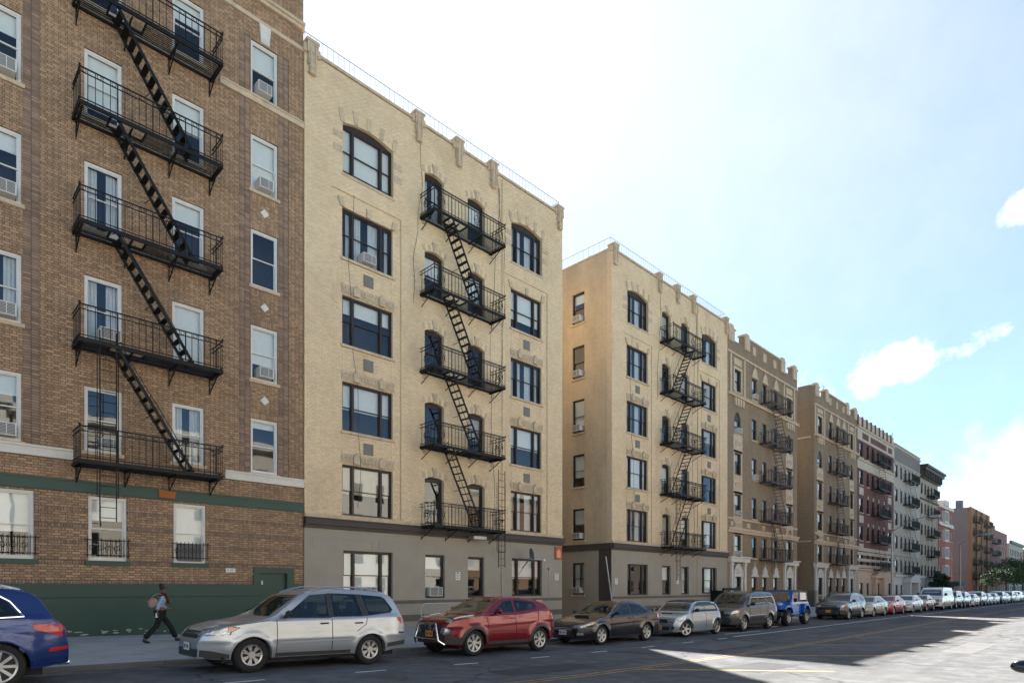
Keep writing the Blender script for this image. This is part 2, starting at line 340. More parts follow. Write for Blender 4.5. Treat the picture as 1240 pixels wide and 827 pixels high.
# ------------------------------------------------------------ windows (local frame: x along the wall, -y out of it, z up from the sill)
def window(parent, lx, lz, w, h, kind='single', frame='dark_frame', rec=.11, y=0, rz=0, blind=None, sill=None, arch=0, name='window', simple=False, sillw=.08, ft=.055, lights=None, wz=None):
    """lx,lz: local position in the parent's frame; returns the window object"""
    fm = M[frame]
    if lights is None:
        if kind == 'triple': a = .2*w; g = .1; lights = [(ft, a), (a+g, w-a-g), (w-a, w-ft)]
        elif kind == 'double': lights = [(ft, w*.63-.03), (w*.63+.06, w-ft)]
        else: lights = [(ft, w-ft)]
    hh = h - arch
    def mk():
        mb = MB()
        mb.box(0, lights[0][0], rec-.02, rec+.1, 0, hh); mb.box(lights[-1][1], w, rec-.02, rec+.1, 0, hh)
        for (a, b), (c, d) in zip(lights, lights[1:]): mb.box(b, c, rec-.035, rec+.1, ft, hh-ft)
        mb.box(lights[0][0], lights[-1][1], rec-.02, rec+.1, 0, ft); mb.box(lights[0][0], lights[-1][1], rec-.02, rec+.1, hh-ft, hh)
        if arch:
            n = 10; pts = [(w, hh)] + [(0, hh)] + [(w*i/n, hh + arch*(1-(2*i/n-1)**2)) for i in range(1, n)]
            mb.prism(pts[::-1] if False else pts, rec-.02, rec+.1)
        return mb.mesh('window')
    o = link(name, cached(('wf', kind, frame, round(w, 3), round(h, 3), rec, arch, ft, tuple(lights)), mk), parent, (lx, y, lz), rz, fm)
    mid = hh*.5
    for a, b in lights:
        lw = b-a
        for up in (0, 1):
            z0, z1 = (ft, mid+.02) if not up else (mid-.02, hh-ft)
            yy = rec+.045 if not up else rec+.01
            sh = z1-z0; st = .034 if not simple else .05
            def mks():
                return MB().box(0, st, 0, .035, 0, sh).box(lw-st, lw, 0, .035, 0, sh).box(st, lw-st, 0, .035, 0, st).box(st, lw-st, 0, .035, sh-st, sh).mesh('sash')
            sa = link('sash', cached(('sa', frame, round(lw, 3), round(sh, 3), st), mks), o, (a, yy, z0), 0, fm)
            def mkp():
                mb = MB(); mb.v = [(0, 0, 0), (lw-2*st, 0, 0), (lw-2*st, 0, sh-2*st), (0, 0, sh-2*st)]; mb.f = [(0, 1, 2, 3)]; return mb.mesh('pane')
            link('pane', cached(('pa', round(lw, 3), round(sh, 3), st), mkp), o, (a+st, yy+.016, z0+st), 0, M['glass'])
        if blind:
            kindb, fr = blind if not callable(blind) else blind()
            if kindb and fr > .02:
                bh = fr*(hh-2*ft)
                if kindb == 'curtain':
                    def mkc():
                        mb = MB(); n = 10
                        for sgn in (0, 1):
                            xs = [lw*(.36*i/n) if not sgn else lw-lw*(.36*i/n) for i in range(n+1)]
                            k = len(mb.v)
                            for i, x in enumerate(xs):
                                yo = .018*math.sin(i*2.1); mb.v += [(x, yo, 0), (x, yo, hh-2*ft)]
                            for i in range(n): mb.f.append((k+2*i, k+2*i+2, k+2*i+3, k+2*i+1))
                        return mb.mesh('curtain')
                    link('curtain', cached(('cu', round(lw, 3), round(hh, 3)), mkc), o, (a, rec+.2, ft), 0, M['curtain'])
                else:
                    key = round(bh, 2)
                    def mkb():
                        mb = MB().box(0, lw, 0, .006, hh-ft-key, hh-ft).box(.0, lw, -.006, .012, hh-ft-key-.02, hh-ft-key)
                        return mb.mesh('blind')
                    link('blind', cached(('bl', kindb, round(lw, 3), round(hh, 3), key), mkb), o, (a, rec+.13, 0), 0, M[kindb])
    if sill:
        def mkl(): return MB().box(-.07, w+.07, -sillw, rec+.02, -.11, -.002).mesh('sill')
        link('sill', cached(('si', sill, round(w, 3), rec, sillw), mkl), o, (0, 0, 0), 0, M[sill])
    return o
def rblind(p=.75, kinds=('blind', 'blind', 'blind2', 'curtain')):
    def f():
        if random.random() > p+.15: return (None, 0)
        return (random.choice(kinds), random.choice((.3, .5, .52, .55, .7, .85, .97)))
    c = f(); return c
def spandrel(root, mat, x0, w, ztop, rise, y0, y1, n=8):
    """wall between a segmental arch (crown at ztop) and the square head of its opening"""
    for sgn in (0, 1):
        pts = []
        for i in range(n//2+1):
            t = i/n; zz = ztop-rise+rise*(1-(2*t-1)**2); x = x0+w*t if not sgn else x0+w-w*t; pts.append((x, zz))
        end = pts[-1][0]
        poly = pts + [(end, ztop+.003), (pts[0][0], ztop+.003)]
        MB().prism(poly if not sgn else poly[::-1], y0, y1).build('arch_spandrel', mat, root)
# ------------------------------------------------------------ ground, road, pavements
def sheet(xs, ys, zf):
    v = [(x, y, zf(x, y)) for x in xs for y in ys]; ny = len(ys)
    f = [(i*ny+j, (i+1)*ny+j, (i+1)*ny+j+1, i*ny+j+1) for i in range(len(xs)-1) for j in range(ny-1)]
    me = bpy.data.meshes.new('sheet'); me.from_pydata(v, [], f); me.update(); return me
def asphalt():
    m = bpy.data.materials.new('asphalt'); m.use_nodes = True; t = m.node_tree; n = t.nodes; l = t.links; p = n['Principled BSDF']
    p.inputs['Roughness'].default_value = .95; p.inputs['Specular IOR Level'].default_value = .08
    g = n.new('ShaderNodeNewGeometry')
    def noise(s, d=6, r=.6, sc=None):
        q = n.new('ShaderNodeTexNoise'); q.inputs['Scale'].default_value = s; q.inputs['Detail'].default_value = d; q.inputs['Roughness'].default_value = r
        if sc: mp = n.new('ShaderNodeMapping'); mp.inputs['Scale'].default_value = sc; l.new(g.outputs['Position'], mp.inputs[0]); l.new(mp.outputs[0], q.inputs['Vector'])
        else: l.new(g.outputs['Position'], q.inputs['Vector'])
        return q.outputs[0]
    def mul(a, lo, hi, i0=.25, i1=.75):
        r = n.new('ShaderNodeMapRange'); l.new(a, r.inputs[0]); r.inputs[1].default_value = i0; r.inputs[2].default_value = i1; r.inputs[3].default_value = lo; r.inputs[4].default_value = hi; return r.outputs[0]
    def times(a, b):
        q = n.new('ShaderNodeMath'); q.operation = 'MULTIPLY'; l.new(a, q.inputs[0]); l.new(b, q.inputs[1]); return q.outputs[0]
    f = times(mul(noise(.12, 4), .8, 1.2), mul(noise(150, 3), .7, 1.3))
    f = times(f, mul(noise(1.1, 8, .7, (.06, 1.3, 1)), .72, 1.2)); f = times(f, mul(noise(2.2, 5, .6), .82, 1.06, .55, .4))          # wear along the lanes
    vo = n.new('ShaderNodeTexVoronoi'); vo.feature = 'DISTANCE_TO_EDGE'; vo.inputs['Scale'].default_value = .17
    wv = n.new('ShaderNodeTexNoise'); wv.inputs['Scale'].default_value = .9; l.new(g.outputs['Position'], wv.inputs['Vector'])
    av = n.new('ShaderNodeVectorMath'); av.operation = 'MULTIPLY_ADD'; l.new(wv.outputs['Color'], av.inputs[0]); av.inputs[1].default_value = (1.6, 1.6, 0); l.new(g.outputs['Position'], av.inputs[2]); l.new(av.outputs[0], vo.inputs['Vector'])
    f = times(f, mul(vo.outputs['Distance'], .55, 1.0, .0, .012))          # tar-filled cracks
    s = n.new('ShaderNodeVectorMath'); s.operation = 'SCALE'; s.inputs[0].default_value = (.128, .131, .138); l.new(f, s.inputs['Scale']); l.new(s.outputs[0], p.inputs['Base Color'])
    b = n.new('ShaderNodeBump'); b.inputs['Strength'].default_value = .5; b.inputs['Distance'].default_value = .008; l.new(noise(140, 3), b.inputs['Height']); l.new(b.outputs[0], p.inputs['Normal'])
    return m
M['asphalt'] = asphalt()
XS = sorted({*np.arange(-60, 60, 2.0).tolist(), *np.arange(60, 701, 20.0).tolist()})
road = tag(link('road', sheet(XS, [-3.2, 0, 4, 8, 11, YK+.02], lambda x, y: zroad(x)), None, (0, 0, 0), 0, M['asphalt']), 'grey worn asphalt avenue', None, None, 'structure')
gnd = tag(link('ground', sheet([-3000, -60, 700, 4000], [-3000, -60, 90, 3000], lambda x, y: -2.2), None, (0, 0, 0), 0, pm('far_ground', (.12, .11, .1), .95, coord='World', vs=.05)), None, None, None, 'structure')
walk = tag(link('pavement', sheet(XS, [YK+.18, 18, YB+.25], lambda x, y: zwalk(x, y)-.012), None, (0, 0, 0), 0, pm('pavement_joint', (.13, .125, .12), .95, coord='World')), None, None, None, 'structure')
def zr_top(x0, x1, y0, y1, nm, mat, parent, dz=0, thick=.1, gap=.006):
    x0 += gap; x1 -= gap; y0 += gap; y1 -= gap
    mb = MB(); P = [(x0, y0), (x1, y0), (x1, y1), (x0, y1)]
    mb.v = [(x, y, zwalk(x, y)+dz-thick) for x, y in P] + [(x, y, zwalk(x, y)+dz) for x, y in P]
    mb.f = [(0, 3, 2, 1), (4, 5, 6, 7), (0, 1, 5, 4), (1, 2, 6, 5), (2, 3, 7, 6), (3, 0, 4, 7)]
    return mb.build(nm, mat, parent)
yr = np.linspace(YK+.18, YB-.03, 6)
for i in range(26):
    for j in range(5):
        x = -8+i*1.6
        zr_top(x, x+1.6, yr[j], yr[j+1], 'paving_slab', M['concrete'], walk, dz=random.uniform(-.003, .003))
w2 = link('far_paving', sheet([x for x in XS if x >= 32]+[], [YK+.18, 18, YB+.25], lambda x, y: zwalk(x, y)-.002), walk, (0, 0, 0), 0, M['concrete'])
kerb = tag(link('kerb', sheet(XS, [YK+.02, YK+.17], lambda x, y: zwalk(x, y)-.1), None, (0, 0, 0), 0, M['kerb']), None, None, None, 'structure')
for i in range(34):
    x = -8+i*2.4; mb = MB(); z0 = zroad(x); z1 = zroad(x+2.4); a = x+.006; b = x+2.394
    pr = [(YK, -.12), (YK+.01, .075), (YK+.03, .094), (YK+.17, .097), (YK+.17, -.12)]
    mb.v = [(a, y, z0+z) for y, z in pr]+[(b, y, z1+z) for y, z in pr]; k = len(pr)
    mb.f = [tuple(range(k))[::-1], tuple(range(k, 2*k))]+[(q, (q+1) % k, (q+1) % k+k, q+k) for q in range(k)]
    mb.build('kerb_stone', M['kerb'], kerb)
mb = MB()
for xa, xb in zip([q for q in XS if q >= 72], [q for q in XS if q >= 74]):
    k = len(mb.v); pr = [(YK, -.12), (YK+.02, .09), (YK+.17, .094)]
    mb.v += [(xa, y, zroad(xa)+z) for y, z in pr]+[(xb, y, zroad(xb)+z) for y, z in pr]; mb.f += [(k, k+3, k+4, k+1), (k+1, k+4, k+5, k+2)]
mb.build('far_kerb', M['kerb'], kerb)
def strip(pts, w, nm, mat, dz=.004):
    """a painted stripe along a ground polyline"""
    mb = MB(); P = [Vector((p[0], p[1], 0)) for p in pts]
    for a, b in zip(P, P[1:]):
        n = max(1, int((b-a).length/3)); d = (b-a).normalized(); s = Vector((-d.y, d.x, 0))*w/2
        for i in range(n):
            p = a.lerp(b, i/n); q = a.lerp(b, (i+1)/n); k = len(mb.v)
            for c in (p-s, q-s, q+s, p+s): mb.v.append((c.x, c.y, zroad(c.x)+dz))
            mb.f.append((k, k+1, k+2, k+3))
    return mb.build(nm, mat, road)
for i in range(-4, 10):
    x = 3.95+i*2.53
    if x < 22.5: strip([(x, 10.86), (x+.72, 10.86)], .085, 'parking_dash', M['white_line'])
strip([(23.2, 11.0), (330, 11.0)], .11, 'parking_line', M['white_line'])
strip([(30, 12.6), (31.6, 12.6)], .1, 'parking_mark', M['white_line']); strip([(24.4, 11.9), (27.5, 11.75)], .1, 'parking_mark', M['white_line'])
for y in (7.72, 7.92): strip([(-20, y), (330, y)], .075, 'median_line', M['yellow_line'])
for k in range(28):
    x = 11.75+k*4.95
    strip([(x, 7.65), (x+3.0, 4.66)], .15, 'median_hatch', M['yellow_line'])
for k, (xa, ya, xb, yb) in enumerate(((8.6, 8.6, 11.4, 9.5), (17.5, 8.9, 21.5, 10.2), (27, 8.7, 34, 9.6), (13.2, 5.6, 15.4, 6.6), (22, 3.2, 27, 4.0), (40, 8.8, 47, 10.0))):
    mb = MB(); jx = lambda: random.uniform(-.06, .06)
    mb.v = [(xa+jx(), ya+jx(), zroad(xa)+.003), (xb+jx(), ya+jx(), zroad(xb)+.003), (xb+jx(), yb+jx(), zroad(xb)+.003), (xa+jx(), yb+jx(), zroad(xa)+.003)]; mb.f = [(0, 1, 2, 3)]
    mb.build('road_patch', pm('asphalt_patch%d' % (k % 3), [(.075, .078, .085), (.14, .14, .146), (.09, .092, .1)][k % 3], .95, var=.2, vs=1.5, bump=.4, bs=120, coord='World', spec=.08, stain=.4, stain_col=(.06, .06, .065), stain_s=2), road)
for (x, y, s) in ((6.5, 9.7, .35), (19.5, 9.3, .33), (33, 3.2, .35)):
    mb = MB()
    for k in range(24):
        a = 2*math.pi*k/24; mb.v.append((x+s*math.cos(a), y+s*math.sin(a), zroad(x)+.006-.0*s))
    mb.f.append(tuple(range(24))); mb.build('manhole_cover', pm('cast_iron', (.05, .048, .046), .6, var=.2, bump=.4, bs=60), road)
# the far kerb side behind the camera
op = tag(link('pavement_opposite', sheet(XS, [-12.7, -3.2], lambda x, y: zroad(x)+.1), None, (0, 0, 0), 0, M['concrete']), None, None, None, 'structure')

# ------------------------------------------------------------ shared building pieces
def shell(root, x0, x1, depth, ztop, left, right, zb=-.6, skip_left=False, deck=None):
    """side walls, back wall and roof of a block, as parts"""
    deck = deck if deck else ztop-.9
    if not skip_left: MB().box(x0+.002, x0+.3, FY+.302, FY+depth, zb, ztop-.02).build('side_wall', left, root)
    MB().box(x1-.3, x1-.002, FY+.302, FY+depth, zb, ztop-.02).build('side_wall', right, root)
    MB().box(x0+.3, x1-.3, FY+depth-.3, FY+depth-.003, zb, ztop-.02).build('rear_wall', right, root)
    MB().box(x0+.3, x1-.3, FY+.302, FY+depth-.3, deck-.2, deck).build('roof_deck', M['tar'], root)
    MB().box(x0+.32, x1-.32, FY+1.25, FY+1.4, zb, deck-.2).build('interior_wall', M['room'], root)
def aircon(X, Y, Z, where, rz=0, w=.56, h=.36, out=.3):
    o = thing('window_air_conditioner', (X, Y, Z), 'air conditioner in ' + where, 'air conditioner', 'window air conditioners')
    o.rotation_euler = (0, 0, rz)
    def mk():
        mb = MB().box(0, w, -out, .25, 0, h)
        for k in range(5): mb.box(-.004, .0, -out+.04, -.05, .06+k*.05, .075+k*.05); mb.box(w, w+.004, -out+.04, -.05, .06+k*.05, .075+k*.05)
        return mb.mesh('casing')
    link('casing', cached(('ac', w, h, out), mk), o, (0, 0, 0), 0, M['ac'])
    def mg():
        mb = MB().box(.03, w-.03, -out-.006, -out-.001, .03, h-.03)
        return mb.mesh('coil')
    link('coil', cached(('acg', w, h, out), mg), o, (0, 0, 0), 0, M['ac_grille'])
    def ml():
        mb = MB()
        for k in range(7): mb.box(.03, w-.03, -out-.012, -out-.005, .05+k*.04, .058+k*.04)
        mb.box(w*.62, w*.65, -out-.013, -out-.004, .03, h-.03)
        return mb.mesh('louvre')
    link('louvre', cached(('acl', w, h, out), ml), o, (0, 0, 0), 0, M['ac'])
    return o
def fire_escape(name, label, x0, x1, zs, proj, flights, mat, ladder=None, brackets=True, style='circles', slim=.016, treads=True, holes=None, hand=True, lod=0):
    root = thing(name, (x0, FY, zs[0]), label, 'fire escape', 'fire escapes bolted to the facades')
    yo = FY-proj
    for i, z in enumerate(zs):
        mb = MB(); hx = holes[i] if holes else None
        mb.box(x0, x1, yo, yo+.05, z-.09, z+.03); mb.box(x0, x0+.05, yo+.05, FY-.02, z-.09, z+.03); mb.box(x1-.05, x1, yo+.05, FY-.02, z-.09, z+.03)
        mb.box(x0+.05, x1-.05, FY-.07, FY-.03, z-.06, z+.03)
        if hx: mb.box(hx[0]-.04, hx[0], yo+.05, yo+.62, z-.06, z+.01); mb.box(hx[1], hx[1]+.04, yo+.05, yo+.62, z-.06, z+.01); mb.box(hx[0], hx[1], yo+.6, yo+.64, z-.06, z+.01)
        mb.build('platform_frame', mat, root)
        mb = MB(); n = int((proj-.14)/.08)
        for k in range(n):
            y = yo+.075+k*.08
            for p, q in (minus((x0+.05, x1-.05), [hx]) if hx and y < yo+.6 else [(x0+.05, x1-.05)]): mb.box(p, q, y, y+.026, z+.002, z+.018)
        mb.build('platform_slats', mat, root)
        # railing
        mb = MB(); zt = z+.98; zm = z+.84; s = slim
        for zz in (zt, zm, z+.1):
            mb.bar((x0, yo+.025, zz), (x1, yo+.025, zz), .03, .022 if zz != zt else .035)
            for xx in (x0+.02, x1-.02): mb.bar((xx, yo+.025, zz), (xx, FY-.02, zz), .03, .022)
        n = int((x1-x0)/.19)
        for k in range(n+1):
            x = x0+.03+(x1-x0-.06)*k/n; th = s*(1.7 if k % max(1, n//4) == 0 else 1)
            mb.rod((x, yo+.025, z-.05), (x, yo+.025, zt), th*.75, 4)
        ny = max(2, int(proj/.19))
        for k in range(1, ny):
            for xx in (x0+.02, x1-.02): mb.rod((xx, yo+.025+proj*k/ny, z), (xx, yo+.025+proj*k/ny, zt), s*.75, 4)
        if style == 'circles':
            for k in range(n):
                if k % 2: continue
                x = x0+.03+(x1-x0-.06)*(k+.5)/n; mb.ring((x, yo+.025, (zt+zm)/2), .055, .009, 'y', 10)
        else:
            for cx in (x0+.38, x1-.38, (x0+x1)/2+.35):
                mb.ring((cx, yo+.02, z+.46), .2, .012, 'y', 14); mb.ring((cx, yo+.02, z+.46), .1, .012, 'y', 10); mb.ring((cx, yo+.02, z+.72), .06, .01, 'y', 8); mb.ring((cx, yo+.02, z+.2), .06, .01, 'y', 8)
            for xx in (x0+.02, x1-.02): mb.ring((xx, FY-proj*.5, z+.46), .2, .012, 'x', 14); mb.ring((xx, FY-proj*.5, z+.46), .1, .012, 'x', 10)
            for k in range(n): mb.ring((x0+.03+(x1-x0-.06)*(k+.5)/n, yo+.025, (zt+zm)/2), .045, .008, 'y', 8)
        for xx in (x0+.02, x1-.02): mb.rod((xx, yo+.02, zt), (xx, yo+.02, zt+.07), .03, 6)
        mb.build('railing', mat, root)
        if brackets:
            nb = 4
            for k in range(nb):
                x = x0+.1+(x1-x0-.2)*k/(nb-1)
                b = MB().bar((x, yo+.1, z-.09), (x, FY, z-.09), .04, .05).bar((x, yo+.2, z-.11), (x, FY-.01, z-.55), .03, .03)
                b.bar((x, FY-.02, z-.1), (x, FY-.02, z-.6), .04, .03, (1, 0, 0)).ring((x, FY-.25, z-.25), .09, .01, 'x', 8)
                b.build('bracket', mat, root)
    for (i, xt, xb) in flights:      # from platform i+1 down to platform i
        za, zb2 = zs[i+1]+.02, zs[i]+.03; ya = yo+.08; wd_ = .6
        mb = MB(); d = Vector((xb-xt, 0, zb2-za)).normalized()
        nrm = Vector((-d.z, 0, d.x)); nrm = nrm if nrm.z > 0 else -nrm
        for y in (ya, ya+wd_): mb.bar((xt, y, za), (xb, y, zb2), .018, .095, nrm)
        st = mb.build('stair', mat, root)
        nn = 12; run = 1 if xb > xt else -1
        def mt(): return MB().box(-.085, .085, 0, wd_-.02, -.008, .008).mesh('tread')
        me = cached(('tread', mat.name), mt)
        for k in range(nn):
            t = (k+.7)/nn; p = (xt+(xb-xt)*t, ya+.01, za+(zb2-za)*t); link('tread', me, st, Vector(p)-wloc(st), 0, mat)
        if hand:
            mb = MB(); off = Vector((0, 0, .75)); a = Vector((xt, ya+wd_+.02, za)); b = Vector((xb, ya+wd_+.02, zb2))
            pts = [a+Vector((0, 0, .15)), a+Vector((run*.25, 0, .35)), a.lerp(b, .2)+off*.85, a.lerp(b, .8)+off*.9, a.lerp(b, .93)+off*.8, a.lerp(b, .97)+off*.45, a.lerp(b, .9)+off*.35]
            mb.path(pts, .013, 5); mb.rod(a.lerp(b, .5), a.lerp(b, .5)+off*.87, .01, 4)
            mb.rod(a.lerp(b, .5), a.lerp(b, .5)+Vector((-run*.1, .38, -.05)), .012, 4)
            mb.build('handrail', mat, root)
    if ladder:
        lx, za, zb2, ly = ladder; mb = MB()
        for x in (lx, lx+.42): mb.bar((x, ly, za), (x, ly, zb2), .022, .03, (1, 0, 0))
        k = zb2
        while k < za: mb.rod((lx, ly, k+.1), (lx+.42, ly, k+.1), .011, 5); k += .31
        mb.build('drop_ladder', mat, root)
        mb = MB()
        for x in (lx-.06, lx+.48): mb.rod((x, ly+.04, za-.6), (x, ly+.04, zs[0]-1.0), .014, 5)
        mb.rod((lx-.06, ly+.04, zs[0]-1.0), (lx+.48, ly+.04, zs[0]-1.0), .014, 5); mb.rod((lx-.06, ly+.04, zs[0]+.5), (lx+.48, ly+.04, zs[0]+.5), .014, 5)
        mb.build('ladder_guide', mat, root)
    return root

# ------------------------------------------------------------ brown brick building
B1 = thing('apartment_building', (-4, FY, 0), 'brown brick apartment building with green painted base and white framed windows', 'building', 'apartment buildings along the avenue')
X0, X1 = -4.0, 11.06
rows1 = [(5.88, 7.83), (9.22, 11.18), (12.6, 14.62), (16.03, 18.02), (19.46, 21.4)]
cols1 = [(1.6, 2.59), (4.08, 5.07), (6.5, 7.49), (9.07, 10.06)]
ops = [(a, z0, b, z1) for a, b in cols1 for z0, z1 in rows1] + [(a, 2.57, b, 4.53) for a, b in ((1.85, 2.87), (4.18, 5.2), (6.54, 7.55))]
door = (9.4, -.6, 10.4, 2.27)
mb = MB(); wall_boxes(mb, X0, X1, -.6, 24.2, ops+[door], FY, FY+.3); wl1 = mb.build('wall', M['mortar_dark'], B1)
shell(B1, X0, X1, 18, 24.2, M['tan_brick'], M['tan_brick'])
bands = [4.02, 3.53, 3.04, 2.45]
strips = [(2.62, 5.84, 3.0, 24.1), (8.66, 5.84, 9.05, 21.5), (10.08, 5.84, 10.48, 21.5)]
other = [(X0, 4.6, X1, 4.95), (X0, -.6, X1, 1.86), (9.16, 1.8, 10.66, 2.47), (X0, 5.53, 3.81, 5.83), (8.16, 5.53, X1, 5.83), (X0, 19.17, 3.7, 19.4), (8.0, 19.17, X1, 19.4), (X0, 22.1, X1, 22.25), (X0, 22.85, X1, 23.1)]
lint = [(a-.02, z1+.01, b+.02, z1+.215) for a, b in cols1[3:] for z0, z1 in rows1] + [(a-.02, z0-.33, b+.02, z0-.12) for a, b in cols1[3:] for z0, z1 in rows1]
hold = ops + strips + other + lint + [(X0, z, X1, z+.112) for z in bands] + [(X0, 1.86, X1, 1.97)]
rc = brick_rects(-2.5, X1, 1.9, 24.15, hold)
# the bricks that show largest are parts of their own, the rest one part
cx = (rc[:, 0]+rc[:, 1])/2; cz = (rc[:, 2]+rc[:, 3])/2
full = (rc[:, 3]-rc[:, 2] > .06) & (np.abs(rc[:, 1]-rc[:, 0]-.202) < .002)
size = np.where(full & (cx > 2.2), 1/((cx+FY)**2*.5+(cz-1.75)**2), 0)
top = np.argsort(-size)[:290]; mask = np.zeros(len(rc), bool); mask[top] = True
o = link('brickwork', bricks_mesh('brickwork', rc[~mask], FY, wloc(B1)), B1, (0, 0, 0), 0, M['brown_brick']); o['kind'] = 'stuff'
def onebrick():
    e = .0018; mb = MB(); L, Hh = .202, .066
    mb.v = [(e, -.009, e), (L-e, -.009, e), (L-e, -.009, Hh-e), (e, -.009, Hh-e), (0, .002, 0), (L, .002, 0), (L, .002, Hh), (0, .002, Hh)]
    mb.f = [(0, 1, 2, 3), (4, 5, 1, 0), (5, 6, 2, 1), (6, 7, 3, 2), (7, 4, 0, 3)]; return mb.mesh('brick')
def brick_single_mat():
    m = M['brown_brick'].copy(); m.name = 'brown_brick_single'; t = m.node_tree
    oi = t.nodes.new('ShaderNodeObjectInfo')
    for l in list(t.links):
        if l.from_socket.name == 'Random Per Island': to = l.to_socket; t.links.remove(l); t.links.new(oi.outputs['Random'], to)
    return m
bsm = brick_single_mat(); bme = onebrick()
for l_, r_, a_, b_ in rc[top]:
    link('brick', bme, B1, Vector((l_, FY+random.uniform(-.002, .002), a_))-wloc(B1), 0, bsm)
rl = [brick_rects(-2.5, X1, z, z+.112, ops+[(9.16, 1.8, 10.66, 2.47)], 'stack', .112, .011, .064) for z in bands] + [brick_rects(-2.5, X1, 1.86, 1.97, [(9.16, 1.8, 10.66, 2.47)], 'stack', .112, .011, .064)]
rl += [brick_rects(a, b, c, d, ops, 'stack', .077, .011, .182) for a, c, b, d in strips]
o = link('dark_brickwork', bricks_mesh('dark_brickwork', np.concatenate(rl), FY-.004, wloc(B1)), B1, (0, 0, 0), 0, M['dark_brick']); o['kind'] = 'stuff'
o = link('soldier_brickwork', bricks_mesh('soldier_brickwork', np.concatenate([brick_rects(a, b, c, d, [], 'stack', .215, .011, .066) for a, c, b, d in lint]), FY-.003, wloc(B1)), B1, (0, 0, 0), 0, M['brown_brick']); o['kind'] = 'stuff'
for a, c, b, d in [other[3], other[4]]: MB().box(a, b, FY-.09, FY-.001, c, d-.06).box(a, b, FY-.13, FY-.001, d-.06, d).build('stone_band', M['white_stone'], B1)
for a, c, b, d in [other[5], other[6]]: MB().box(a, b, FY-.07, FY-.001, c, d-.05).box(a, b, FY-.1, FY-.001, d-.05, d).build('stone_band', M['stone'], B1)
MB().box(X0, X1, FY-.05, FY-.001, 22.1, 22.25).build('stone_band', M['stone'], B1)
MB().box(X0, X1, FY-.12, FY-.001, 22.85, 22.98).box(X0, X1, FY-.18, FY-.001, 22.98, 23.1).build('cornice', M['stone'], B1)
MB().box(X0, X1, FY-.06, FY+.36, 24.2, 24.32).build('coping', M['stone'], B1)
MB().box(X0, X1, FY-.045, FY-.001, 4.6, 4.9).box(X0, X1, FY-.07, FY-.001, 4.9, 4.95).build('green_band', M['green_paint'], B1)
mb = MB(); wall_boxes(mb, X0, X1, -.6, 1.44, [door], FY-.05, FY-.001); mb.build('green_base', M['green_paint'], B1)
mb = MB(); wall_boxes(mb, X0, X1, 1.455, 1.86, [door], FY-.05, FY-.001); mb.build('green_base', M['green_paint'], B1)
MB().box(9.16, 9.4, FY-.06, FY-.001, 1.861, 2.27).box(10.4, 10.66, FY-.06, FY-.001, 1.861, 2.27).box(9.16, 10.66, FY-.06, FY-.001, 2.27, 2.47).build('door_surround', M['green_paint'], B1)
dr = MB().box(9.4, 10.4, FY+.08, FY+.13, -.6, 2.27).build('door', M['green_paint'], B1)
MB().box(9.47, 9.53, FY+.05, FY+.078, 1.85, 2.0).build('handle', M['galv'], dr)
for a, b in ((1.85, 2.87), (4.18, 5.2), (6.54, 7.55)):
    MB().box(a-.08, b+.08, FY-.07, FY+.05, 2.42, 2.568).build('green_sill', M['green_paint'], B1)
# flaking paint along the foot of the green base
mb = MB()
for k in range(34):
    x = random.uniform(2.8, 8.6); z = zwalk(x, FY)+random.uniform(.05, .2); w = random.uniform(.03, .14); h = random.uniform(.01, .03); n = 7
    k0 = len(mb.v)
    for q in range(n):
        a = 2*math.pi*q/n; rr = random.uniform(.6, 1.2); mb.v.append((x+w*rr*math.cos(a), FY-.0535, z+h*rr*math.sin(a)))
    mb.f.append(tuple(range(k0, k0+n))[::-1])
o = mb.build('paint_flakes', M['green_flake'], B1); o['kind'] = 'stuff'
blinds1 = {(0, 0): ('blind', .3), (1, 0): ('blind2', .0), (2, 0): ('curtain', 1), (3, 0): ('blind', .12), (0, 1): ('curtain', 1), (1, 1): ('curtain', 1), (2, 1): ('blind', .95), (3, 1): ('blind', .68),
           (0, 2): ('blind', .25), (1, 2): ('curtain', 1), (2, 2): ('blind', .3), (3, 2): ('blind', .0), (0, 3): ('blind', .3), (1, 3): ('blind', .85), (2, 3): ('blind', .5), (3, 3): ('blind', .95), (0, 4): ('blind2', .2), (1, 4): ('blind', .5), (2, 4): ('blind', .35), (3, 4): ('blind', .45)}
for c, (a, b) in enumerate(cols1):
    for r, (z0, z1) in enumerate(rows1):
        window(B1, a-X0, z0, b-a, z1-z0, 'single', 'white_frame', .07, 0, 0, blinds1[(c, r)], 'stone' if c in (0, 3) or r else 'stone', ft=.07, sillw=.06)
for k, (a, b) in enumerate(((1.85, 2.87), (4.18, 5.2), (6.54, 7.55))):
    wn_ = window(B1, a-X0, 2.57, b-a, 1.96, 'single', 'white_frame', .07, 0, 0, [('blind', .6), ('blind', .35), ('blind', .97)][k], None, ft=.075)
    gb = MB(); n = 9
    for q in range(n+1): gb.rod((a-.03+(b-a+.06)*q/n, FY-.05, 2.68), (a-.03+(b-a+.06)*q/n, FY-.05, 3.26), .011, 5)
    for zz in (2.74, 3.2): gb.bar((a-.12, FY-.05, zz), (b+.12, FY-.05, zz), .02, .02)
    for q in range(1, n, 2): gb.ring((a-.03+(b-a+.06)*q/n, FY-.05, 2.97), .07, .009, 'y', 10)
    gb.build('window_guard', M['iron'], B1)
    if k == 2: MB().box(a+.14, b-.14, FY+.02, FY+.1, 2.62, 3.2).build('window_vent', M['ac_grille'], B1)
for zc_ in (8.52, 11.9, 15.32):
    x = 9.565; MB().prism([(x, zc_-.16), (x+.16, zc_), (x, zc_+.16), (x-.16, zc_)], FY-.03, FY-.001).build('diamond_stone', M['white_stone'], B1)
